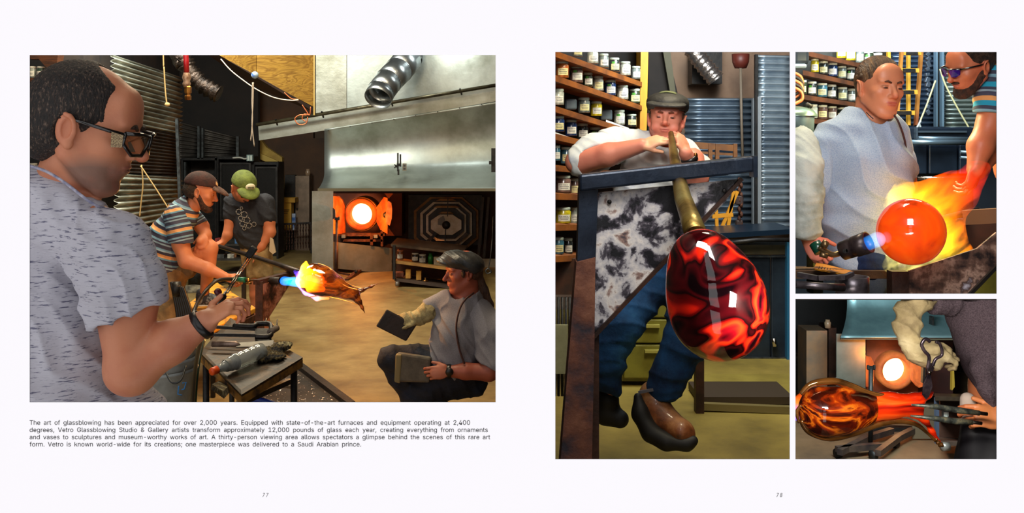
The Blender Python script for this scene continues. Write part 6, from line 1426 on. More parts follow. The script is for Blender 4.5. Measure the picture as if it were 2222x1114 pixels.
hand(B_, G.pt(1390, 317, -70), (1, -.15, .34), (-.1, -.6, .9), L=.185, ts=1, curl=(.35, .5, .7, .9), thumb=(.8, .4, -.5), skin=(228, 164, 128))
G.chain(B_, [(1500, 350, 10, 30), (1514, 388, -10, 22)], 12, sk)
G.chain(B_, [(1514, 388, -10, 22), (1504, 362, -40, 17), (1488, 333, -62, 14)], 10, sk)
hand(B_, G.pt(1489, 334, -62), (-.35, .25, 1), (.75, -.7, .1), L=.175, ts=1, curl=(.9, 1.0, 1.1, 1.1), thumb=(.7, .6, -.2), skin=(220, 152, 120))
G.chain(B_, [(1400, 560, 60, 52), (1385, 620, 40, 44), (1340, 700, -20, 34), (1318, 800, 0, 20), (1330, 880, 40, 12)], 14, sk)
G.chain(B_, [(1440, 560, 60, 50), (1500, 640, 20, 44), (1480, 740, 20, 30), (1434, 850, 40, 18), (1440, 890, 40, 14)], 14, sk)
B_.mesh('body', M_attr('skin_blower', .5, .2, 60, speck=(196, 92, 76), sscale=9, lo=.45, hi=.75, spec=.4, fac=.5), t, .0062, fine=[(np.array(Hd.c), 66*u, .0028), (np.array(G.pt(1450, 300, -70)), 50*u, .0028)])
Hr = Soft(); Hd.e(Hr, (0, -.15, .06), (.345, .38, .36), .03); Hd.e(Hr, (0, .38, -.1), (.5, .42, .7), .03, None, '-')
for q in (-1, 1): Hd.e(Hr, (q*.36, -.04, -.05), (.10, .09, .13), .03, None, '-'); Hd.e(Hr, (q*.30, .05, .06), (.035, .05, .08), .03)
Hr.mesh('hair', M('brown_hair', (80, 50, 34), rough=.7), t, .005)
Cp = Soft(); Hd.e(Cp, (0, -.02, .33), (.41, .47, .20), .05, tilt=(-10, 0, 0)); Hd.e(Cp, (0, -.10, .24), (.41, .42, .19), .06); Hd.e(Cp, (0, -.08, .08), (.36, .36, .27), .03, None, '-'); Hd.e(Cp, (0, .36, -.08), (.40, .30, .29), .04, None, '-')
Cp.mesh('flat_cap', M('cap_black', (30, 28, 28), (52, 50, 46), 14, .6, bump=.4), t, .0045)
Cp = Soft(); Hd.e(Cp, (0, .34, .25), (.385, .20, .055), .04, tilt=(-20, 0, 0)); Cp.mesh('cap_brim', M('cap_black', (1, 1, 1)), t, .0045)
m = MB(); m.grid(lambda a, b: Hd.h(-.16+.32*a, -.02+.22*b, .545-(a-.5)**2*.12-b*b*.05), 6, 4); m.build('cap_panel', M('cap_olive', (112, 118, 80), (90, 96, 62), 10, .8), t, solid=.002)
wht = M_attr('white_jersey', .9, .5, 30, speck=(150, 162, 196), sscale=10, lo=.5, hi=.7, fac=.5, spec=.1)
WH = (214, 216, 214)
T_ = Soft(); G.chain(T_, [(1424, 345, 34, 60), (1404, 420, 44, 72), (1394, 540, 60, 74)], 20, WH)
G.chain(T_, [(1400, 320, 34, 34), (1330, 310, 26, 36)], 24, WH); G.chain(T_, [(1480, 330, 34, 34), (1512, 370, 20, 34)], 20, WH)
G.cone(T_, (1444, 280, 10, 32), (1438, 312, 14, 30), 5, None, op='-')
T_.mesh('tshirt', wht, t, .0075, disp=folds(.008, 18, (.7, .2, .7), (.6, 0, -.7), .6))
Ts = Soft(); G.chain(Ts, [(1345, 314, 24, 38), (1290, 332, 8, 40), (1262, 348, 0, 36)], 14, WH); G.cone(Ts, (1285, 352, -16, 32), (1330, 350, -50, 40), 6, None, op='-'); G.plane(Ts, (1236, 352, 0), (-1, .18))
Ts.mesh('sleeve', wht, t, .006, disp=folds(.005, 20, (.7, .2, .7), (.6, 0, -.7), 2))
m = MB(); m.lathe([(15*u, -6*u), (18*u, -5*u), (18*u, 5*u), (15*u, 6*u)], G.pt(1496, 346, -58), G.dir(-.5, -1, -.3), 20); m.build('watch_strap', M('watch_black', (1, 1, 1)), t)
m = MB(); m.lathe([(.001, -2*u), (5*u, -2*u), (5*u, 2*u), (.001, 2*u)], G.pt(1510, 337, -66), G.dir(.8, -.2, -.6), 16); m.build('watch_crown', M('brass', (1, 1, 1)), t)
jn = M('blue_jeans', (24, 66, 106), rough=.9, bump=.6, bscale=30, stops=[(.36, (14, 40, 74)), (.55, (30, 82, 132)), (.72, (66, 128, 172))], scale=3.5, detail=6)
J_ = Soft(); G.chain(J_, [(1400, 560, 60, 66), (1405, 610, 40, 56), (1350, 700, -20, 44), (1318, 790, -10, 33), (1318, 892, 20, 30)], 16)
G.chain(J_, [(1440, 570, 60, 60), (1505, 645, 20, 54), (1488, 740, 20, 46), (1442, 838, 34, 40)], 16); G.plane(J_, (1436, 866, 30), (-.2, 1))
G.ell(J_, (1390, 560, 60), (70, 40, 60), 0, 20)
J_.mesh('jeans', jn, t, .0085, disp=folds(.011, 15, (.3, .2, .9), (.6, 0, -.7), .3))
bt = M('boot_leather', (128, 70, 36), rough=.45, bump=.5, bscale=12, stops=[(.38, (70, 34, 20)), (.5, (146, 82, 42)), (.64, (206, 144, 92))], scale=6, coat=.2)
bs = M('boot_sole', (26, 22, 20), rough=.6)
S_ = Soft(); G.chain(S_, [(1418, 858, 44, 32), (1420, 885, 36, 32), (1440, 915, 10, 32), (1478, 936, -24, 26)], 16); G.ell(S_, (1478, 940, -26), (30, 22, 26), 20, 12); G.plane(S_, (1450, 950, 0), (-.42, 1))
S_.mesh('boot', bt, t, .006)
S_ = Soft(); G.chain(S_, [(1384, 862, 10, 9), (1390, 900, 0, 13), (1412, 940, -18, 14), (1446, 960, -36, 12), (1490, 964, -44, 9), (1506, 956, -46, 7)], 30)
S_.mesh('boot_sole', bs, t, .006)
m = MB(); m.bar(G.pt(1386, 852, 20), G.pt(1418, 846, 6), 6*u); m.build('boot_strap', M('strap_grey', (120, 116, 122), rough=.5), t)
S_ = Soft(); G.chain(S_, [(1318, 868, 30, 26), (1314, 895, 36, 26), (1345, 910, 20, 20)], 14); S_.mesh('boot', bs, t, .008)

# ---- pipe and glass gather
t = thing('blowpipe', 'brassy blowpipe widening from the blower\'s mouth to the red glass', 'pipe', P(1490, 510, 3.0))
m = MB(); m.tube([P(1456, 290, 4.02), P(1463, 345, 3.7), P(1482, 430, 3.2), P(1500, 480, 2.95), P(1512, 515, 2.8)], [.012, .020, .030, .033, .036], 24)
m.build('tube', M('blowpipe_brass', (128, 104, 48), rough=.35, metal=.75, bump=.2, bscale=40, stops=[(.35, (70, 50, 24)), (.5, (136, 110, 52)), (.7, (176, 160, 100))], scale=6, stretch=(1, 1, .5)), t)
redg = swirl_glass('red_swirl_glass', [(.30, (10, 1, 3)), (.40, (60, 4, 8)), (.46, (12, 2, 3)), (.50, (120, 8, 8)), (.54, (236, 34, 14)), (.60, (250, 62, 22)), (.66, (150, 10, 22)), (.74, (30, 2, 8))], 4.4, 3.2, rough=.05, emit=.16, detail=.6, stretch=(1, 1, 1.35, 0, .6, 0))
t = thing('glass_gather', 'big glossy red and black swirled glass bubble hanging from the pipe', 'glass', P(1556, 785, 2.65))
Gb = Fig(2.65); ub = Gb.u
S_ = Soft(); Gb.ell(S_, (1559, 668, 0), (108, 116, 106), -8, 30); Gb.ell(S_, (1541, 610, 0), (88, 88, 84), -20, 40); Gb.ell(S_, (1516, 548, 14), (50, 44, 44), -20, 60)
S_.mesh('bubble', redg, t, .0052, smooth=3)
neck = swirl_glass('pink_streak_glass', [(.4, (70, 8, 14)), (.5, (170, 60, 70)), (.56, (220, 150, 140)), (.66, (110, 20, 24))], 10, .6, stretch=(.4, 1, 2.2, 0, .4, 0))
S_ = Soft(); Gb.ell(S_, (1515, 538, 16), (46, 32, 42), -22, 20); Gb.plane(S_, (1520, 560, 12), (.12, 1)); S_.mesh('streaked_neck', neck, t, .004, smooth=2, grow=.004)

def ray_plane(px, side):   # vertical plane through the wall line at pixel column px; keeps the left (side=1) or right (side=-1)
    return ((0, 0, CH), tuple(Vector((1, -(px-CX)/F, 0)).normalized()*side))
clip_things(before2, [ray_plane(1719, 1)])
before3 = {o.name for o in bpy.data.objects}
# ================================================================== ROOM OF THE UPPER RIGHT PICTURE (its floor slopes away behind the page)
xr = lambda px, Z: P(px, 0, Z).x
zs = lambda py, Z: P(0, py, Z).z
slabc = M('slab_dark', (40, 34, 28), (60, 48, 36), 3, .8)
def slab(name, z0, z1, py, th, mat):
    wall(name, [(xr(1721, z0), z0, zs(py, z0)), (xr(2180, z0), z0, zs(py, z0)), (xr(2330, z1), z1, zs(py, z1)), (xr(1721, z1), z1, zs(py, z1))], (0, 0, -th), mat)
slab('floor', 1.51, 7.6, 641, .005, slabc)
wall('wall_right', [(xr(2178, 1.51), 1.51, -2), (xr(2330, 7.7), 7.7, -2), (xr(2330, 7.7), 7.7, 3.7), (xr(2178, 1.51), 1.51, 3.7)], (.1, 0, 0))
wall('wall_back', [(xr(1721, 7.6), 7.6, -.9), (xr(2330, 7.7), 7.6, -.9), (xr(2330, 7.7), 7.6, 3.7), (xr(1721, 7.6), 7.6, 3.7)], (0, .08, 0), M('slate_wall', (36, 46, 58), (26, 34, 44), 2, .8))
corrugated('corrugated_panel', [P(1935, 90, 7.0), P(2036, 90, 7.0), P(2036, 285, 7.0), P(1935, 285, 7.0)], 19, .02, M('corrugated_navy', (92, 118, 150), rough=.35, metal=.7, stops=[(.35, (62, 84, 112)), (.65, (120, 144, 172))], scale=2), 'blue-lit corrugated sheet behind the wooden ladder')
corrugated('corrugated_panel', [P(2049, 90, 6.9), P(2180, 90, 6.9), P(2180, 284, 6.9), P(2049, 284, 6.9)], 20, .024, M('corrugated_grey', (150, 166, 164), rough=.35, metal=.65, stops=[(.35, (112, 128, 130)), (.65, (186, 198, 190))], scale=2), 'grey-green corrugated sheet behind the man in sunglasses')
t = thing('steel_stud', 'pair of pale blue steel studs between the two sheets of the torch picture', 'stud', P(2040, 275, 6.8))
for x0, x1 in ((2031, 2035), (2044, 2049)): m = MB(); m.pbox(x0, 80, x1, 275, 6.8, .04); m.build('post', M('stud_blue', (120, 150, 172), rough=.4, metal=.4), t)
m = MB(); m.pbox(2035, 80, 2044, 275, 6.84, .03); m.build('dark_gap', black_steel, t)
lad = [(.3, (190, 134, 40)), (.6, (120, 62, 24))]
lw = M('ladder_brown', (128, 74, 34), rough=.6, stops=lad, scale=1.6); ly = M('ladder_ochre', (196, 146, 40), rough=.6)
t = thing('wooden_ladder_rack', 'yellow and brown wooden tool ladder leaning on the blue corrugated sheet', 'rack', P(1970, 275, 6.6))
for x0, x1, mt in ((1958, 1945, lw), (1971, 1971, ly), (2001, 1987, lw), (1927, 1931, ly)): m = MB(); m.bar(P(x0, 85, 6.65), P(x1, 273, 6.5), .020, .03); m.build('rail', mt, t)
for y, x0, x1 in ((153, 1955, 1993), (200, 1950, 1990), (245, 1934, 1984), (115, 1962, 1998)):
    m = MB(); m.bar(P(x0, y, 6.45), P(x1, y, 6.45), .02, .03); m.build('rung', ly, t)
    m = MB(); m.pbox(x0+6, y-4, x1-6, y+4, 6.42, .02); m.build('steel_bracket', black_steel, t)
t = thing('hook_chain', 'dark chain with square weights hanging between ladder and studs', 'chain', P(2010, 270, 6.5))
for y, s_ in ((118, 4), (128, 5), (140, 8), (150, 4), (162, 4), (174, 7), (184, 6), (196, 3), (206, 4), (218, 5), (232, 4), (244, 6)):
    m = MB(); m.obox(P(2012+(y % 3), y, 6.5), (s_*.006, .03, .03), Matrix.Rotation(y*.3, 3, 'Y')); m.build('link', M('chain_slate', (70, 82, 96), rough=.4, metal=.5), t, bevel=.004)
cord('stay_cord', [(2030, 175), (2012, 225), (1996, 265), (1991, 283)], 6.3, .006, M('pale_cord', (176, 172, 130), rough=.9), 'pale cord slanting down left to the iron hook in the torch picture')
cord('stay_cord', [(2040, 150), (2052, 185), (2078, 235), (2104, 280)], 6.3, .006, M('pale_cord', (1, 1, 1)), 'pale cord slanting down right across the grey sheet in the torch picture')
cord('iron_hook', [(1998, 262), (1992, 274), (1988, 282), (1994, 287), (1998, 280), (1994, 268)], 6.2, .008, M('hook_pale', (170, 180, 180), rough=.4, metal=.5), 'small steel hook at the end of the left cord', 'hook')
nav = M('navy_steel', (26, 38, 54), rough=.35, metal=.4, stops=[(.35, (16, 24, 36)), (.65, (36, 50, 68))], scale=2)
t = thing('steel_cabinet', 'dark navy steel cabinet with rails behind the grey-shirted man', 'cabinet', P(2040, 560, 5.9))
m = MB(); m.pbox(1962, 276, 2112, 304, 5.95, .3); m.build('upper_box', nav, t, bevel=.01)
m = MB(); m.pbox(1986, 284, 2098, 288, 5.93, .02); m.pbox(1988, 276, 1992, 302, 5.92, .03); m.build('trim_strip', M('trim_slate', (60, 72, 84), rough=.4, metal=.4), t)
m = MB(); m.tube(px_path([(1992, 300), (2100, 302)], 5.88), .014, 10); m.tube(px_path([(1970, 309), (2100, 309)], 5.86), .018, 10); m.build('tube_rail', M('rail_slate', (90, 108, 122), rough=.3, metal=.6), t)
for x0, x1 in ((1966, 2012), (2016, 2078), (2082, 2100)): m = MB(); m.pbox(x0, 315, x1, 378, 5.95, .04); m.build('door', nav, t, bevel=.008)
m = MB(); m.pbox(1960, 312, 2112, 560, 6.0, .3); m.build('body', black_steel, t)
m = MB(); m.tube(px_path([(1990, 387), (2100, 386)], 5.8), .012, 10); m.build('lower_rail', chrome, t)
for y in (330, 342): m = MB(); m.tube(px_path([(2084, y), (2170, y+3)], 5.7), .010, 8); m.build('side_rail', M('rail_slate', (1, 1, 1)), t)
# shelves with jars
t = thing('jar_shelf', 'brown wooden shelves of white-lidded jars behind the man with tied-back hair', 'shelf', P(1810, 300, 5.4))
SZ = lambda x: 5.0+1.2*(x-1740)/150
sb = M('shelf_umber', (112, 62, 30), (70, 38, 20), 5, .6)
rows3 = [(1745, 109, 1890, 143), (1742, 152, 1890, 186), (1735, 204, 1890, 228), (1735, 256, 1890, 266)]
for x0, y0, x1, y1 in rows3:
    m = MB(); a, b = P(x0, y0, SZ(x0)), P(x1, y1, SZ(x1)); m.prism([a, b, b+Vector((.02, .26, 0)), a+Vector((.08, .26, 0))], (0, 0, -.026)); m.build('board', sb, t)
m = MB(); m.poly([(1722, 60), (1925, 60), (1925, 320), (1722, 320)], [5.36, 6.65, 6.65, 5.36], .02); m.build('back_panel', M('shelf_back_slate', (44, 48, 46), (30, 32, 32), 4, .8), t)
white_lid = M('lid_white', (226, 226, 216), (200, 202, 194), 10, .4)
def yat(r, x): x0, y0, x1, y1 = rows3[r]; return y0+(y1-y0)*(x-x0)/(x1-x0)
jr3 = [('top', 0, [(1826, 21, 32, 'y', 0), (1846, 21, 32, 'y', 0), (1866, 18, 32, 'c', 0), (1885, 21, 30, 'g', 1), (1905, 20, 30, 'g', 0)]),
       ('second', 1, [(1768, 17, 30, 'y', 0), (1787, 20, 28, 'k', 0), (1807, 20, 29, 'b', 0), (1827, 19, 27, 'c', 0), (1846, 19, 28, 'k', 1), (1866, 17, 27, 'b', 0)]),
       ('third', 2, [(1743, 15, 30, 'g', 0), (1762, 20, 30, 'k', 1), (1784, 22, 30, 't', 0), (1805, 20, 30, 'k', 0), (1828, 21, 28, 'c', 0), (1848, 17, 28, 'c', 0), (1866, 17, 26, 'b', 1)]),
       ('bottom', 3, [(1764, 20, 30, 'w', 0), (1785, 21, 30, 'p', 0), (1806, 20, 29, 'p', 0), (1826, 19, 28, 'k', 0)])]
for nm, r, row in jr3:
    for i, (x, w_, h_, c, s_) in enumerate(row):
        z = SZ(x)+.10; uu = z/F
        make_jar(cols[c], w_/2*uu, h_*uu, f'white-lidded {cname[c]} jar, {ords[i]} from the left on the {nm} brown shelf', 'jars on the brown shelves', P(x, yat(r, x)-1.0, z), lab=lab_y if (i+r) % 2 == 0 else lab_m, sticker=bool(s_), rz=-.3, lid=white_lid)
for x0, x1, r in ((1773, 1812, 1), (1771, 1801, 2), (1853, 1868, 2), (1853, 1870, 1), (1863, 1886, 0)):
    m = MB(); m.poly([(x0, yat(r, x0)+1), (x1, yat(r, x1)+1), (x1, yat(r, x1)+6), (x0, yat(r, x0)+6)], [SZ(x0)-.02, SZ(x1)-.02, SZ(x1)-.02, SZ(x0)-.02], .004)
    one(m, 'shelf_strip', f'white printed strip on the {["top", "second", "third"][r]} brown shelf edge, {"longer left" if x0 < 1800 else "shorter right"} one', 'label', M('strip_white', (1, 1, 1)))
# left edge clutter
t = thing('black_helmet', 'black boxy visor hood hanging in the top left corner of the torch picture', 'helmet', P(1740, 150, 4.6))
m = MB(); m.pbox(1700, 60, 1758, 140, 4.6, .12); m.build('shell', M('helmet_black', (30, 38, 48), rough=.3), t, bevel=.02)
m = MB(); m.pbox(1700, 138, 1752, 148, 4.56, .1); m.build('rim', M('helmet_grey', (110, 124, 140), rough=.4), t, bevel=.01)
t = thing('coiled_cable', 'copper and black coiled cables hanging at the left edge of the torch picture', 'cable', P(1730, 215, 4.5))
for i in range(5): m = MB(); m.tube(curve_pts(px_path([(1722, 158+i*8), (1738, 168+i*8), (1740, 188+i*7), (1724, 202+i*6)], 4.5-.02*i)), .009, 8); m.build('loop', cop if i % 2 == 0 else black_steel, t)
t = thing('steel_pot', 'big grey steel pot with domed lid at the left edge', 'pot', P(1745, 330, 4.2))
gp = M('pot_grey', (96, 112, 118), rough=.35, metal=.5, stops=[(.35, (66, 80, 86)), (.65, (120, 138, 142))], scale=3)
u4 = 4.2/F
m = MB(); m.lathe([(.001, 0), (38*u4, 0), (40*u4, 70*u4), (40*u4, 74*u4)], P(1738, 325, 4.2)+Vector((0, .08, 0)), n=32); m.build('pot_body', gp, t)
m = MB(); m.lathe([(46*u4, 0), (46*u4, 3*u4), (40*u4, 12*u4), (24*u4, 20*u4), (.001, 23*u4)], P(1738, 252, 4.2)+Vector((0, .08, 0)), n=32); m.build('lid', M('lid_greenish', (88, 106, 98), rough=.3, metal=.4), t)
m = MB(); m.tube(px_path([(1745, 233), (1752, 226), (1762, 232)], 4.25), .01, 8); m.build('lid_handle', black_steel, t)
m = MB(); m.pbox(1765, 380, 1786, 640, 4.3, .1); one(m, 'olive_post', 'olive post between the white sleeve and the grey t-shirt', 'post', M('olive_post', (90, 88, 34), (54, 52, 26), 5, .7))

# bench, tools on it
t = thing('glassblowing_bench', 'scorched steel bench plate and dark rails below the glowing glass ball', 'bench', P(2010, 637, 3.4))
m = MB(); m.prism([P(1726, 588, 3.5), P(1948, 588, 3.5), P(1948, 578, 4.6), P(1726, 578, 4.6)], (0, 0, -.03)); m.build('seat_board', M('seat_dark', (44, 32, 24), (86, 56, 26), 10, .6, bump=.3), t)
m = MB(); m.poly([(1972, 588), (2120, 540), (2162, 505), (2175, 560), (2087, 660), (1972, 660)], 3.40, .01); m.build('side_plate', M('scorched_brown', (120, 92, 76), rough=.5, stops=[(.38, (30, 22, 22)), (.48, (96, 70, 58)), (.56, (160, 130, 112)), (.62, (70, 48, 40)), (.74, (186, 182, 190))], scale=11, detail=10), t)
m = MB(); m.poly([(1936, 590), (1972, 590), (1972, 660), (1936, 660)], 3.38, .05); m.build('leg', brown_steel, t)
m = MB(); m.bar(P(2095, 472, 3.9), P(2180, 467, 3.8), .07, .06); m.build('rail', M('rail_brown', (96, 62, 38), rough=.5), t)
m = MB(); m.bar(P(2176, 565, 3.36), P(2080, 665, 3.36), .012); m.build('plate_edge', black_steel, t)
m = MB(); m.poly([(2060, 660), (2180, 540), (2180, 660)], 4.6, .05); one(m, 'olive_chest', 'olive panel corner seen below the scorched bench plate', 'panel', ol)
m = MB(); m.pbox(2096, 478, 2180, 560, 4.4, .1); one(m, 'maroon_drawer', 'dark maroon box behind the bench rail at the right edge', 'box', M('maroon_box', (56, 24, 20), (34, 18, 16), 6, .6))
t = thing('steel_ladle', 'heavy dark steel ladle with round cup and long handle on the bench', 'ladle', P(1865, 635, 3.05))
u3 = 3.05/F; lsteel = M('ladle_steel', (70, 62, 66), rough=.3, metal=.7, stops=[(.35, (34, 30, 32)), (.6, (92, 84, 88))], scale=14)
m = MB(); m.lathe([(.001, 0), (34*u3, 0), (36*u3, 8*u3), (36*u3, 40*u3), (32*u3, 40*u3), (31*u3, 10*u3), (.001, 8*u3)], P(1861, 645, 3.05)+Vector((0, .05, 0)), n=32); m.build('cup', lsteel, t)
m = MB(); m.tube([P(1726, 618, 3.0), P(1790, 622, 3.0), P(1830, 624, 3.02)], [.012, .012, .014], 14); m.build('handle', lsteel, t)
m = MB(); m.bar(P(1732, 596, 3.1), P(1775, 604, 3.05), .016); m.bar(P(1775, 604, 3.05), P(1832, 602, 3.05), .016); m.bar(P(1832, 602, 3.05), P(1850, 594, 3.08), .014); m.build('upper_handle', lsteel, t)
t = thing('yellow_ruler', 'scorched yellow ruler lying on the bench beside the jeans', 'ruler', P(1800, 592, 3.5))
m = MB(); m.prism([P(1766, 586, 3.45), P(1842, 600, 3.3), P(1850, 592, 3.5), P(1772, 572, 3.7)], (0, 0, .006)); m.build('rule', M('ruler_yellow', (210, 140, 30), rough=.6, stops=[(.4, (60, 36, 16)), (.5, (200, 130, 28)), (.7, (222, 156, 40))], scale=12), t)
m = MB()
for k in range(11): x = 1776+k*6; m.prism([P(x, 586+k*1.2, 3.44), P(x+1, 586.2+k*1.2, 3.44), P(x+3, 582+k*1.2, 3.5), P(x+2, 582+k*1.2, 3.5)], (0, 0, .008))
m.build('tick_mark', black_steel, t)

# man with tied-back hair and light blue-grey shirt
t = person('man with tied-back hair and heather grey t-shirt heating the glowing ball', P(1880, 637, 3.8))
G = Fig(3.8); u = G.u; sk = (214, 134, 96)
B_ = Soft(); Hd = Head(G.pt(1910, 190), 134*u, 33, 2, 4)
Hd.face(B_, sk, lips=(186, 84, 76)); Hd.detail(B_, sk); 
G.chain(B_, [(1888, 222, 26, 30), (1890, 256, 28, 35)], 8, sk)
G.chain(B_, [(1893, 310, 30, 44), (1885, 400, 30, 64), (1890, 540, 30, 60)], 14, sk)
G.chain(B_, [(1952, 334, 24, 20), (1968, 372, 30, 19), (1972, 400, 60, 18)], 10, sk)
G.chain(B_, [(1800, 320, 20, 40), (1762, 400, 30, 30), (1754, 500, -20, 22), (1757, 522, -30, 16)], 12, sk)
hand(B_, G.pt(1755, 514, -34), (.35, -.35, -.9), (-.55, -.75, .1), L=.185, ts=-1, curl=(.9, 1.0, 1.1, 1.2), thumb=(.6, .8, -.5), skin=(222, 132, 110))
G.chain(B_, [(1880, 560, 20, 40), (1890, 580, -20, 24)], 10, sk)
B_.mesh('body', M_attr('skin_near', .45, .3, 80, speck=(190, 84, 62), sscale=11, lo=.48, hi=.75, spec=.45, fac=.5, bdist=.002), t, .0062, fine=[(np.array(Hd.c), 74*u, .0026), (np.array(G.pt(1765, 545, -40)), 44*u, .0026)])
Hd.brows(None, M('brow_brown', (84, 46, 28), rough=.8), t)
Hr = Soft(); Hd.e(Hr, (0, -.10, .13), (.34, .425, .395), .03); Hd.e(Hr, (0, -.36, -.12), (.18, .16, .22), .08)
Hd.e(Hr, (0, .45, .12), (.34, .36, .30), .05, None, '-')
for q in (-1, 1): Hd.e(Hr, (q*.33, .22, -.12), (.17, .22, .24), .04, None, '-'); Hd.e(Hr, (q*.36, -.05, -.05), (.10, .10, .14), .03, None, '-')
Hd.c_(Hr, (0, -.46, -.12), .09, (0, -.52, -.42), .06, .05)
Hr.mesh('hair', M('brown_slick_hair', (72, 44, 28), rough=.45, bump=1, bscale=60, stops=[(.4, (50, 28, 18)), (.58, (104, 70, 40)), (.7, (140, 100, 56))], scale=22, stretch=(5, .6, .6), spec=.6), t, .0042, disp=hairnoise(.0008, 180))
heather = M_attr('heather_jersey', .92, .45, 50, speck=(100, 124, 170), sscale=220, lo=.40, hi=.66, fac=.45, spec=.1)
HE = (170, 182, 198)
T_ = Soft(); G.chain(T_, [(1895, 300, 30, 66), (1880, 360, 24, 92), (1874, 470, 24, 94), (1884, 560, 14, 84)], 26, HE)
G.chain(T_, [(1884, 282, 26, 42), (1850, 290, 24, 44), (1800, 312, 22, 44)], 30, HE); G.chain(T_, [(1918, 294, 28, 38), (1934, 332, 24, 35), (1942, 372, 24, 38)], 22, HE)
G.ell(T_, (1840, 560, 0), (40, 26, 40), 20, 20, HE)
G.cone(T_, (1912, 210, -10, 34), (1904, 250, 0, 33), 5, None, op='-')
T_.mesh('tshirt', heather, t, .0058, disp=folds(.011, 15, (.75, .2, .55), (.5, 0, -.8), 1.2))
Ts = Soft(); G.chain(Ts, [(1800, 316, 22, 44), (1768, 370, 26, 44), (1766, 396, 26, 42)], 16, HE); Ts.mesh('sleeve', heather, t, .006, disp=folds(.008, 16, (.75, .2, .55), (.5, 0, -.8), 2)) 
Ts = Soft(); G.chain(Ts, [(1940, 322, 26, 32), (1950, 350, 20, 32), (1958, 396, 20, 31)], 14, HE); G.plane(Ts, (1970, 386, 30), (.12, 1)); Ts.mesh('sleeve', heather, t, .006, disp=folds(.005, 18, (.75, .2, .55), (.5, 0, -.8)))
m = MB(); m.tube(curve_pts([G.pt(1934, 244, -30), G.pt(1948, 262, -40), G.pt(1962, 300, -34), G.pt(1968, 340, -26)]), 2.2*u, 8); m.build('apron_strap', M('brown_strap', (1, 1, 1)), t)
m = MB(); m.tube(curve_pts([G.pt(1880, 244, -34), G.pt(1888, 252, -40), G.pt(1895, 258, -42)]), 1*u, 8); m.build('neck_cord', black_steel, t)
wg = M('white_leather', (186, 192, 180), rough=.85, bump=.7, bscale=24, stops=[(.35, (126, 136, 128)), (.55, (190, 194, 184)), (.7, (206, 210, 198))], scale=5)
W_ = Soft(); G.chain(W_, [(1742, 300, 10, 26), (1744, 360, -14, 38), (1752, 420, -30, 32), (1752, 500, -34, 29)], 14); G.plane(W_, (1754, 520, -34), (-.1, 1)); G.ell(W_, (1738, 330, 0), (36, 50, 34), -20, 14)
W_.mesh('leather_sleeve', wg, t, .006, disp=folds(.007, 22, (.4, .2, .9), (.8, 0, -.4)))
J_ = Soft(); G.chain(J_, [(1850, 560, 10, 40), (1895, 570, -50, 30), (1925, 580, -70, 22)], 12); G.chain(J_, [(1830, 570, 0, 30), (1880, 585, -40, 26)], 10)
J_.mesh('jeans', M('jeans_navy', (18, 40, 84), rough=.85, bump=.5, stops=[(.36, (8, 18, 44)), (.55, (20, 46, 92)), (.72, (40, 74, 122))], scale=8), t, .007, disp=folds(.004, 30, (.3, .2, .9), (.6, 0, -.7)))

# man in sunglasses on the right
t = person('bearded man in purple-lensed sunglasses and striped shirt leaning in from the right', P(2140, 637, 3.9))
G = Fig(3.8); u = G.u; sk = (196, 112, 76)
B_ = Soft(); Hd = Head(G.pt(2104, 142), 122*u, -48, 30, 12)
Hd.face(B_, sk, nose=1.04); Hd.detail(B_, sk)
G.cone(B_, (2128, 150, 30, 30), (2160, 190, 50, 40), 12, sk)
G.chain(B_, [(2190, 220, 60, 60), (2230, 360, 80, 70)], 20, sk)
G.chain(B_, [(2160, 215, 0, 34), (2150, 265, -10, 27), (2128, 318, -20, 26), (2116, 368, -30, 17)], 12, sk)
G.chain(B_, [(2180, 260, 30, 24), (2150, 330, 20, 22), (2124, 376, 0, 14)], 12, sk)
hand(B_, G.pt(2118, 362, -30), (-.35, -.1, -.9), (.6, -.7, .2), L=.17, ts=-1, curl=(.6, .7, .8, .9), skin=(200, 90, 50))
B_.mesh('body', MATS['skin_near'], t, .0062, fine=[(np.array(Hd.c), 70*u, .003), (np.array(G.pt(2108, 385, -30)), 34*u, .003)])
Bd = Soft()
for q in (-1, 1): Hd.c_(Bd, (q*.25, .0, -.14), .085, (q*.13, .20, -.38), .10, .06)
Hd.e(Bd, (0, .27, -.42), (.17, .14, .12), .06); Hd.e(Bd, (0, .36, -.20), (.11, .05, .035), .03); Hd.e(Bd, (0, .40, -.255), (.06, .05, .022), .01, None, '-')
Bd.mesh('beard', beard_m, t, .0042, disp=hairnoise(.001, 220))
Hr = Soft(); Hd.e(Hr, (0, -.10, .13), (.34, .425, .395), .03); Hd.e(Hr, (0, .42, .05), (.36, .40, .36), .05, None, '-')
for q in (-1, 1): Hd.e(Hr, (q*.33, .22, -.12), (.17, .22, .24), .04, None, '-'); Hd.e(Hr, (q*.36, -.05, -.05), (.10, .10, .14), .03, None, '-')
Hr.plane(Hd.h(0, -.3, -.3), Hd.v(0, -.3, -1), .004); Hr.mesh('hair', hair_dark, t, .0048)
purple = M('purple_lens', (70, 24, 120), rough=.1, coat=1, stops=[(.35, (30, 20, 110)), (.65, (110, 30, 140))], scale=14)
for q in (-1, 1):
    m = MB(); m.prism([Hd.h(q*.035, .45, .075), Hd.h(q*.13, .445, .085), Hd.h(q*.235, .39, .075), Hd.h(q*.22, .40, -.02), Hd.h(q*.16, .43, -.055), Hd.h(q*.07, .45, -.045)], Hd.v(0, .02*Hd.S, 0)); m.build('sunglasses_lens', purple, t)
m = MB(); m.tube([Hd.h(-.25, .39, .085), Hd.h(0, .47, .085), Hd.h(.25, .39, .085)], .016*Hd.S, 8)
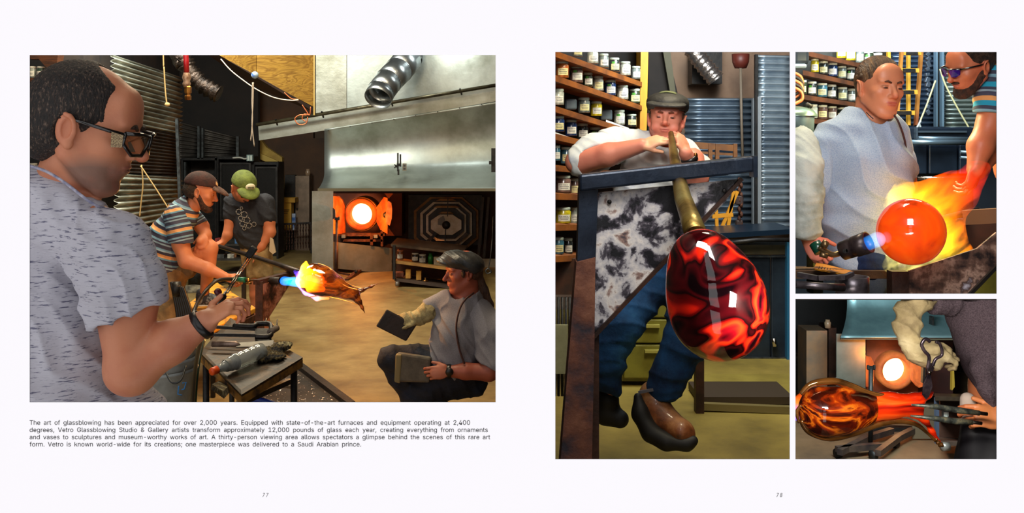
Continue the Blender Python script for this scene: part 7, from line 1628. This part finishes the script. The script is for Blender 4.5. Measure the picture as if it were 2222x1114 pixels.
for q in (-1, 1): m.tube([Hd.h(q*.25, .39, .08), Hd.h(q*.33, .10, .05), Hd.h(q*.35, -.05, .04)], .016*Hd.S, 8)
m.build('sunglasses_frame', M('glasses_frame', (1, 1, 1)), t)
stripe3 = M_stripe('striped_jersey_teal', [(0, (66, 70, 86)), (.14, (30, 150, 180)), (.28, (60, 62, 80)), (.36, (150, 170, 180)), (.42, (66, 66, 84)), (.54, (214, 150, 90)), (.66, (30, 150, 182)), (.80, (58, 60, 78)), (.90, (120, 160, 176))])
T_ = Soft(); s1 = st(G, (2175, 110, 20), (2150, 245, 0), 1.75, .1)
G.chain(T_, [(2170, 170, 30, 40), (2215, 210, 50, 60), (2240, 330, 80, 80)], 20, None, s1); G.chain(T_, [(2168, 175, 14, 44), (2160, 215, 0, 40), (2152, 250, -8, 38)], 14, None, s1)
G.plane(T_, (2150, 244, -8), (0, 1)); T_.mesh('shirt', stripe3, t, .0065, disp=folds(.004, 24, (.7, .2, .7), (.6, 0, -.7), 1))

# torch, flame, glowing ball
t = thing('hand_torch', 'stubby brass torch with dark barrel in the leather-sleeved man\'s fist', 'torch', P(1850, 560, 3.4))
m = MB(); m.tube([P(1768, 528, 3.42), P(1780, 548, 3.4)], .022, 14); m.build('green_grip', M('torch_darkgreen', (10, 60, 44), rough=.3, coat=.4), t)
m = MB(); m.tube(curve_pts(px_path([(1778, 536), (1790, 545), (1808, 553), (1830, 547)], 3.38)), .011, 12); m.tube(px_path([(1786, 536), (1794, 524)], 3.36), .013, 10); m.tube(px_path([(1780, 552), (1795, 556)], 3.36), .010, 10); m.build('brass_pipe', M('torch_brass2', (132, 106, 72), rough=.3, metal=.8), t)
ax = P(1880, 528, 3.3)-P(1830, 545, 3.36)
m = MB(); m.lathe([(.001, -.005), (.034, 0), (.036, .04), (.034, .045), (.038, .05), (.040, .105), (.032, .105), (.03, .08)], P(1828, 545, 3.36), ax, 28); m.build('barrel', M('barrel_dark', (44, 34, 36), (70, 58, 56), 20, .35, .5), t)
for k in range(3): m = MB(); m.lathe([(.001, 0), (.009, 0)], P(1834+k*7, 545-k*1, 3.31), (0, -1, 0), 10); m.build('vent_hole', black_steel, t)
t = thing('glowing_ball', 'glowing orange hot glass ball with drifting darker swirls', 'glass', P(1976, 575, 3.3))
hot, nt, b = node_mat('hot_glass')
n = noise(nt, 5, 4, .55, .8); r = ramp(nt, [(.28, (120, 34, 8)), (.36, (206, 56, 8)), (.5, (240, 74, 6)), (.62, (250, 96, 20)), (.75, (224, 60, 6))]); nt.links.new(n.outputs['Fac'], r.inputs[0])
nt.links.new(r.outputs[0], b.inputs['Base Color']); nt.links.new(r.outputs[0], b.inputs['Emission Color']); b.inputs['Emission Strength'].default_value = .62; b.inputs['Roughness'].default_value = .08; b.inputs['Coat Weight'].default_value = 1
S_ = Soft(); G3 = Fig(3.3); G3.ell(S_, (1976.5, 503, 0), (71.5, 72.5, 71), 0, 4); S_.mesh('ball', hot, t, .006, smooth=3)
m = MB(); m.tube([P(1990, 500, 3.42), P(2030, 480, 4.0), P(2120, 455, 4.6)], [.02, .016, .014], 14); one(m, 'blowpipe', 'steel blowpipe running back from the glowing ball through the flames', 'pipe', M('pipe_dark', (1, 1, 1)))
tf = thing('torch_flame', 'roaring yellow and orange flames wrapped around the glowing ball', 'flame', P(2030, 575, 3.5))
fp = lambda x, y, d=0: P(x, y, 3.45+d*3.45/F); uf = 3.45/F
OR = [(0, (255, 236, 130)), (.2, (255, 214, 40)), (.5, (255, 130, 6)), (.8, (240, 70, 4)), (1, (180, 30, 0))]
flame('f', 'blue three', [(P(1880, 530, 3.28), 15*3.28/F, P(1904, 520, 3.26), 17*3.28/F)], ([(0, (10, 130, 255)), (.5, (40, 170, 255)), (1, (160, 200, 255))], 16, P(1880, 530, 3.28), P(1910, 518, 3.26), .1, 12, .15), tf, .004, 'blue_jet')
flame('f', 'roar four', [(fp(1985, 500, 30), 74*uf, fp(2012, 490, 30), 66*uf), (fp(2020, 470, 30), 50*uf, fp(2080, 420, 30), 34*uf), (fp(2080, 420, 30), 36*uf, fp(2120, 372, 20), 18*uf), (fp(2120, 372, 20), 18*uf, fp(2140, 362, 10), 6*uf),
      (fp(1980, 430, 20), 26*uf, fp(1955, 405, 20), 14*uf), (fp(1990, 430, 20), 26*uf, fp(2040, 410, 20), 20*uf), (fp(2040, 500, 20), 40*uf, fp(2100, 545, 20), 14*uf), (fp(1970, 560, 20), 26*uf, fp(1925, 575, 10), 12*uf), (fp(1960, 570, 20), 18*uf, fp(1942, 598, 0), 6*uf),
      (fp(1990, 575, 20), 24*uf, fp(2050, 565, 20), 20*uf), (fp(2030, 420, 20), 22*uf, fp(2066, 385, 10), 10*uf), (fp(1940, 440, 20), 20*uf, fp(1920, 460, 20), 8*uf)],
      (OR, 40, fp(1975, 503), fp(2125, 400), .1, 13, .43), tf, .012, 'orange_flame', k=.06)

clip_things(before3, [ray_plane(1722, -1), ray_plane(2177, 1), ((0, 0, CH), tuple(-Vector((0, 340/F, 1)).normalized()))])
before4 = {o.name for o in bpy.data.objects}
# ================================================================== ROOM OF THE LOWER RIGHT PICTURE
slab('ceiling', 1.51, 7.6, 646, .004, slabc)
FZ = zs(905, 6.3)
floor4 = M('dusty_floor', (110, 84, 58), rough=.6, stops=[(.3, (60, 46, 34)), (.5, (112, 86, 60)), (.7, (140, 112, 82))], scale=1.6, detail=8)
wall('floor', [(xr(1721, 1.51), 1.51, FZ), (xr(2178, 1.51), 1.51, FZ), (xr(2330, 7.6), 7.6, FZ), (xr(1721, 7.6), 7.6, FZ)], (0, 0, -.08), floor4)
wall('wall_back', [(xr(1721, 7.5), 7.5, FZ), (xr(2330, 7.6), 7.5, FZ), (xr(2330, 7.6), 7.5, .3), (xr(1721, 7.5), 7.5, .3)], (0, .06, 0), M('black_wall', (16, 13, 12), (26, 20, 18), 3, .9))
h4 = M('hood_teal', (150, 178, 180), rough=.45, metal=.85, stops=[(.3, (108, 138, 142)), (.55, (150, 184, 188)), (.72, (178, 204, 206))], scale=2.4, detail=5)
t = thing('extractor_hood', 'teal-lit galvanised hood above the furnace of the lower right picture', 'hood', P(1950, 735, 6.0))
def hd4(a, b):
    x0 = 1838-14*max(0, (b-.45)/.55)**2; x = x0+(2180-x0)*a; y = 600+(733-600)*b
    return P(x, y, 6.1+.05*math.sin(b*5)-(.22*((b-.5)/.5)**2 if b > .5 else 0))
m = MB(); m.grid(hd4, 16, 24); m.build('flared_skirt', h4, t, solid=.01)
m = MB(); m.bar(P(1824, 733, 5.88), P(2180, 735, 5.88), .02); m.build('hem', M('hem_steel', (1, 1, 1)), t)
t = thing('sash_clamp', 'short dark clamp on the teal hood under the sweatshirt', 'clamp', P(2026, 705, 5.9)); m = MB(); m.pbox(2022, 688, 2027, 706, 5.9, .04); m.build('bar', black_steel, t); m = MB(); m.pbox(2019, 690, 2024, 695, 5.88, .02); m.build('wing_nut', black_steel, t)
m = MB(); m.poly([(1815, 725), (1878, 725), (1878, 850), (1815, 850)], 6.0, .01); one(m, 'heat_shield', 'tall grey-green steel shield left of the furnace in the lower right picture', 'panel', M('shield_teal', (122, 136, 128), rough=.4, metal=.8, stops=[(.35, (96, 110, 104)), (.65, (140, 150, 140))], scale=3))
t = thing('grey_locker', 'stained steel locker door at the left of the lower right picture', 'locker', P(1772, 870, 6.5))
m = MB(); m.pbox(1750, 718, 1795, 870, 6.5, .2); m.build('body', M('locker_stained', (124, 100, 80), rough=.5, metal=.5, stops=[(.35, (90, 88, 82)), (.55, (150, 112, 80)), (.7, (96, 92, 88))], scale=2.4), t)
m = MB(); m.pbox(1798, 712, 1815, 870, 6.7, .2); one(m, 'brown_post', 'dark brown post between locker and grey-green shield', 'post', brown_steel)
m = MB(); m.lathe([(.001, 0), (.022, 0), (.024, .04), (.016, .05), (.016, .06), (.001, .06)], P(1796, 712, 6.6), n=14); one(m, 'glass_jar', 'tiny glass jar standing on top of the dark brown post', 'jar', M('dusty_glass', (1, 1, 1)))
m = MB(); m.pbox(1722, 765, 1748, 850, 6.9, .1); one(m, 'dark_rack', 'dark cluttered rack behind the glass at the left edge', 'rack', M('clutter', (22, 20, 20), rough=.6, stops=[(.5, (16, 15, 15)), (.6, (70, 66, 60))], scale=14))
t = thing('glory_hole_furnace', 'furnace with white-hot round mouth behind the leather glove', 'furnace', P(1942, 935, 6.2))
r6 = lambda px: px*6.2/F; c0 = P(1942, 805, 6.2)
m = MB(); m.pbox(1878, 738, 2068, 860, 6.45, .2); m.build('housing', M('housing_dark', (66, 22, 12), (36, 14, 10), 4, .7), t)
m = MB(); m.pbox(1880, 738, 1992, 862, 6.40, .04); m.build('hot_panel', M('housing_orange', (1, 1, 1)), t)
m = MB(); m.lathe([(r6(27), .08), (r6(27.5), -.01), (r6(32), -.03), (r6(40), -.02), (r6(41), .05)], c0, (0, 1, 0), 48); m.build('mouth_ring', fire_orange, t)
m = MB(); m.lathe([(r6(27.2), .06), (.001, .08)], c0, (0, 1, 0), 40); m.build('fire', M_emit('white_fire', (1, 1, 1), 9), t, label='white-hot fire inside the round mouth')
for xs in ([(1879, 773, 6.0), (1890, 775, 6.05), (1897, 790, 6.1), (1897, 825, 6.1), (1888, 840, 6.05), (1879, 840, 6.0)], [(1982, 783, 6.1), (1990, 774, 6.05), (2010, 778, 5.95), (2008, 838, 5.95), (1994, 842, 6.05), (1982, 828, 6.1)]):
    m = MB(); m.poly([q[:2] for q in xs], [q[2] for q in xs], .05); m.build('door', fire_orange, t)
m = MB(); m.poly([(2004, 792), (2009, 795), (2008, 832), (2002, 832)], 5.92, .03); m.build('hinge', black_steel, t)
m = MB(); m.poly([(2067, 790), (2070, 800), (2072, 840), (2066, 848)], 6.3, .03); one(m, 'ochre_door_edge', 'thin ochre edge of the cold furnace door beside the sweatshirt', 'door edge', M('ochre_edge', (190, 150, 50), rough=.6))
t = thing('punty_stand', 'dark pipe stand with forked yoke in the lower right picture', 'stand', P(1889, 965, 5.6))
m = MB(); m.tube([P(1890, 800, 5.6), P(1889, 965, 5.6)], .014, 10); m.build('post', black_steel, t); m = MB(); m.bar(P(1882, 799, 5.6), P(1898, 799, 5.6), .02); m.bar(P(1884, 793, 5.58), P(1884, 801, 5.58), .012); m.bar(P(1897, 793, 5.58), P(1897, 801, 5.58), .012); m.build('yoke', black_steel, t)
t = thing('rolling_base', 'rolling dark base frame with casters under the long glass piece', 'frame', P(1880, 992, 5.6))
def fl4(x, y, up=0): zz = F*(CH-FZ-up)/(y-HY); return P(x, y, zz)
for a, b in (((1822, 982), (1885, 950)), ((1905, 984), (1950, 950)), ((1885, 950), (1935, 935)), ((1950, 950), (1982, 934)), ((1815, 976), (1910, 968))): m = MB(); m.bar(fl4(*a, .06), fl4(*b, .06), .035); m.build('bar', M('base_steel', (56, 46, 46), (86, 70, 60), 10, .4, .5), t)
m = MB(); m.bar(P(1887, 932, 6.0), P(1985, 936, 6.0), .05); m.build('cross_member', black_steel, t)
for x, y in ((1818, 984), (1895, 988), (1874, 960), (1942, 962)): m = MB(); m.lathe([(.001, -.015), (.028, -.015), (.028, .015), (.001, .015)], fl4(x, y, .03), (1, .3, 0), 16); m.build('wheel', black_steel, t)
m = MB(); m.poly([(1980, 880), (2033, 880), (2033, 953), (1980, 953)], 5.8, .01); one(m, 'heat_shield', 'small low tan steel shield under the tips of the jacks', 'panel', M('shield_tan', (138, 124, 100), rough=.4, metal=.7))
t = thing('tool_cart', 'dark rolling cart behind the jacks in the lower right picture', 'cart', P(2060, 975, 5.2))
m = MB(); m.prism([P(2028, 862, 5.2), P(2130, 864, 5.2), P(2130, 856, 5.7), P(2028, 854, 5.7)], (0, 0, -.02)); m.build('sheet_top', M('cart_top', (1, 1, 1)), t)
m = MB(); m.pbox(2032, 866, 2038, 965, 5.25, .03); m.build('post', M('post_slate', (54, 60, 74), rough=.4), t)
m = MB(); m.pbox(2040, 868, 2100, 950, 5.5, .02); m.build('back_panel', M('cart_back', (1, 1, 1)), t)
m = MB(); m.prism([P(2036, 908, 5.25), P(2100, 910, 5.25), P(2100, 904, 5.6), P(2036, 902, 5.6)], (0, 0, -.02)); m.prism([P(2034, 958, 5.25), P(2100, 962, 5.25), P(2100, 950, 5.6), P(2034, 946, 5.6)], (0, 0, -.02)); m.build('shelf', M('shelf_dark', (1, 1, 1)), t)
m = MB(); m.lathe([(.001, -.02), (.024, -.02), (.024, .02), (.001, .02)], P(2051, 970, 5.2), (1, .2, 0), 18); m.build('caster', M('caster_grey', (1, 1, 1)), t)
make_jar((96, 100, 104), 7*5.3/F, 22*5.3/F, 'small white-capped jar on the cart behind the jacks', None, P(2051, 906, 5.32), name='jar')

# ---- long glass vase
t = thing('glass_vase', 'long amber and red blown-glass form with clear skin and flared lip', 'glass', P(1880, 965, 3.0))
Gv4 = Fig(3.0); uv = Gv4.u
core = swirl_glass('amber_red_glass', [(.30, (14, 4, 3)), (.42, (60, 14, 4)), (.5, (150, 44, 6)), (.56, (226, 112, 20)), (.62, (90, 20, 5)), (.72, (20, 6, 3))], 8, 2.2, emit=.14, detail=6, stretch=(.6, 1, 1.6, 0, .35, 0))
redc = swirl_glass('hot_red_glass', [(.34, (96, 12, 4)), (.46, (190, 30, 6)), (.56, (238, 60, 10)), (.66, (246, 104, 30)), (.75, (150, 24, 6))], 9, 1.0, emit=.35, detail=5, stretch=(.25, 1, 2.4, 0, -.3, 0))
S_ = Soft(); Gv4.chain(S_, [(1787, 893, 0, 53), (1828, 891, 0, 48), (1862, 887, 0, 39), (1896, 883, 0, 30)], 12); Gv4.plane(S_, (1896, 880, 0), (1, .1)); S_.mesh('swirled_body', core, t, .0045, smooth=3)
S_ = Soft(); Gv4.chain(S_, [(1880, 886, 0, 33), (1930, 880, 0, 26), (1985, 880, 0, 24)], 14)
Gv4.chain(S_, [(1990, 868, 0, 14), (2010, 860, 0, 8), (2026, 852, 0, 2)], 12); Gv4.chain(S_, [(1990, 896, 0, 14), (2005, 910, 0, 7), (2022, 936, 0, 4), (2040, 962, 0, 4)], 14)
Gv4.ell(S_, (2016, 886, 0), (20, 19, 30), 0, 8, None, '-')
Gv4.plane(S_, (1878, 884, 0), (-1, -.35)); S_.mesh('red_neck', redc, t, .0038, smooth=2)
skinm = M('clear_skin_gold', (150, 104, 52), rough=.06, metal=.7, coat=1, stops=[(.36, (26, 14, 8)), (.5, (176, 112, 48)), (.62, (60, 32, 14))], scale=5, dist=.3, stretch=(.6, 1, 1.2))
for pts, rr_ in (([(1737, 856), (1762, 834), (1808, 828), (1845, 838), (1885, 855), (1930, 864), (1975, 866), (2006, 858)], [5, 7, 8, 8, 8, 7.5, 7, 2]), ([(1738, 912), (1756, 936), (1800, 949), (1850, 940), (1900, 922), (1945, 914), (1985, 920), (2012, 940), (2030, 958)], [5, 8, 9.5, 8.5, 8, 7, 5.5, 3.5, 3]), ([(1738, 880), (1729, 895), (1734, 918)], [3, 4, 3])):
    cp = curve_pts([Gv4.pt(x, y, -6) for x, y in pts], 6); ri = np.interp(np.linspace(0, 1, len(cp)), np.linspace(0, 1, len(rr_)), rr_)
    m = MB(); m.tube(cp, [q*uv for q in ri], 14); m.build('clear_rim', skinm, t)
S_ = Soft(); Gv4.chain(S_, [(2030, 955, -4, 4), (2042, 966, -4, 6)], 4); S_.mesh('glass_drip', skinm, t, .003, disp=lambda V: .002*np.sin(V[:, 0]*400)*np.sin(V[:, 2]*350))
tf = thing('torch_flame', 'small orange, pink and blue flame behind the round end of the long glass', 'flame', P(1735, 910, 3.2))
fp = lambda x, y, d=0: P(x, y, 3.15+d*3.15/F); uf = 3.15/F
flame('f', 'pink five', [(fp(1728, 905), 9*uf, fp(1734, 870), 9*uf), (fp(1734, 870), 8*uf, fp(1742, 850), 3*uf), (fp(1722, 885), 14*uf, fp(1730, 885), 14*uf)], ([(0, (80, 60, 255)), (.35, (255, 90, 200)), (.6, (255, 120, 30)), (1, (255, 80, 10))], 40, fp(1728, 915), fp(1738, 852), .1, 16, .25), tf, .004, 'orange_flame')

# ---- jacks, shears
t = thing('steel_jacks', 'long mottled steel jacks with two tapered blades pinching the glass lip', 'jacks', P(2060, 915, 2.95))
jk = M('jacks_steel', (96, 100, 84), rough=.4, metal=.5, stops=[(.36, (34, 32, 30)), (.5, (88, 94, 84)), (.6, (150, 142, 110)), (.7, (60, 58, 50))], scale=26)
for p in ([(1978, 879), (2030, 883), (2080, 891), (2125, 897)], [(1976, 903), (2030, 909), (2075, 915), (2110, 917)]):
    m = MB(); m.tube([P(x, y, 2.92) for x, y in p], [.003, .0085, .010, .008], 14); m.build('blade', jk, t)
m = MB(); m.tube([P(2100, 894, 2.92), P(2142, 899, 2.92)], .006, 12); m.build('rod', chrome, t); m = MB(); m.tube([P(2104, 916, 2.92), P(2130, 919, 2.92)], .006, 12); m.build('rod', chrome, t)
t = thing('steel_shears', 'dark steel shears hanging down from the leather glove', 'shears', P(2014, 865, 2.95))
sh = M('shears_steel', (70, 58, 66), rough=.25, metal=.7, stops=[(.4, (44, 36, 44)), (.6, (104, 88, 92))], scale=20)
m = MB(); m.poly([(2012, 790), (2026, 788), (2028, 800), (2020, 812), (2024, 840), (2016, 862), (2010, 868), (2002, 858), (2004, 835), (2012, 815)], 2.95, .006); m.build('blade', sh, t, bevel=.001)
m = MB(); m.lathe([(.001, -.004), (.006, -.003), (.006, 0)], P(2017, 809, 2.94), (0, 1, 0), 14); m.build('pivot', chrome, t)
m = MB(); m.tube(curve_pts([P(x, y, 2.86) for x, y in [(2013, 800), (2016, 775), (2006, 762), (2000, 748), (2008, 736), (2018, 742)]]), .0055, 8); m.tube(curve_pts([P(x, y, 2.86) for x, y in [(2024, 795), (2030, 780), (2044, 770), (2040, 748), (2030, 742)]]), .005, 8); m.build('finger_loop', sh, t)

def cut4(sd): sd.plane((0, 0, CH), (0, 352/F, 1), .003)
# ---- man in the brown sweatshirt
t = person('man in heather brown sweatshirt with leather glove and sleeve, head out of frame', P(2110, 985, 3.2))
G = Fig(3.1); u = G.u; sk = (212, 126, 78)
B_ = Soft()
G.chain(B_, [(2190, 560, 30, 60), (2200, 700, 30, 96), (2200, 860, 30, 84), (2180, 1000, 30, 70)], 30, sk)
G.chain(B_, [(2120, 600, 20, 30), (1994, 640, -10, 22), (1970, 700, -40, 15), (1990, 765, -60, 11)], 16, sk)
G.chain(B_, [(2240, 880, 0, 34), (2190, 890, -40, 24), (2165, 905, -50, 20)], 12, sk)
hand(B_, G.pt(2180, 908, -52), (-1, -.1, .12), (.05, -.9, .5), L=.19, ts=1, curl=(.7, .85, .95, 1.0), thumb=(.7, .5, -.2), skin=(226, 138, 80))
cut4(B_); B_.mesh('body', MATS['skin_near'], t, .0075, fine=[(np.array(G.pt(2150, 910, -55)), 40*u, .0026)])
sw = M('heather_brown', (92, 78, 84), rough=.95, bump=.7, bscale=90, stops=[(.36, (74, 62, 67)), (.5, (88, 75, 79)), (.64, (102, 88, 92))], scale=260, detail=3, spec=.1)
T_ = Soft(); G.chain(T_, [(2130, 600, 20, 74), (2150, 680, 30, 86), (2168, 760, 20, 78), (2180, 830, 10, 60)], 30)
G.chain(T_, [(2090, 610, 10, 50), (2040, 650, 0, 36)], 30); G.chain(T_, [(2130, 800, -30, 24), (2146, 850, -40, 16), (2154, 880, -44, 8)], 14)
cut4(T_); T_.mesh('sweatshirt', sw, t, .0065, disp=folds(.009, 16, (.9, .2, .4), (.5, 0, -.8), 1.4))
ap = M('black_apron', (18, 17, 20), (30, 28, 32), 8, .6)
A_ = Soft(); G.chain(A_, [(2140, 910, 20, 50), (2150, 1010, 20, 70), (2150, 1060, 20, 74)], 16); G.cone(A_, (2116, 940, 0, 28), (2112, 1060, 0, 34), 12); G.plane(A_, (2140, 884, 0), (.1, -1)); A_.mesh('apron', ap, t, .01)
gl = M('tan_leather', (178, 158, 112), rough=.8, bump=.8, bscale=26, stops=[(.35, (116, 98, 66)), (.52, (176, 156, 110)), (.7, (208, 190, 146))], scale=6)
L_ = Soft(); G.chain(L_, [(1998, 630, -20, 40), (1974, 670, -40, 26), (1968, 712, -50, 25), (1974, 738, -56, 23)], 10); cut4(L_); L_.mesh('leather_sleeve', gl, t, .005, disp=folds(.007, 26, (.3, .2, .9), (.8, 0, -.3), .7))
G4 = Soft(); G.chain(G4, [(1972, 742, -58, 20), (1994, 762, -64, 27), (2012, 776, -66, 22)], 12)
hand(G4, G.pt(1994, 768, -66), (.85, -.3, .12), (.3, -.7, .8), L=.175, ts=1, curl=(1.0, 1.1, 1.15, 1.2), thumb=(.5, -.2, -.9), skin=(178, 158, 112), k=.012)
G.chain(G4, [(2000, 760, -86, 11), (2030, 756, -92, 12), (2040, 762, -86, 9)], 8); G.chain(G4, [(2010, 780, -80, 11), (2030, 790, -84, 12), (2042, 778, -80, 8)], 8)
G4.mesh('leather_glove', gl, t, .0038, disp=folds(.003, 50, (.3, .2, .9), (.8, 0, -.3)))
S_ = Soft(); G.chain(S_, [(2100, 868, 10, 16), (2104, 900, 10, 20), (2110, 915, 10, 16)], 8); S_.mesh('shirt_tail', M('white_cloth', (206, 186, 168), rough=.9), t, .006)

clip_things(before4, [ray_plane(1722, -1), ray_plane(2177, 1)])
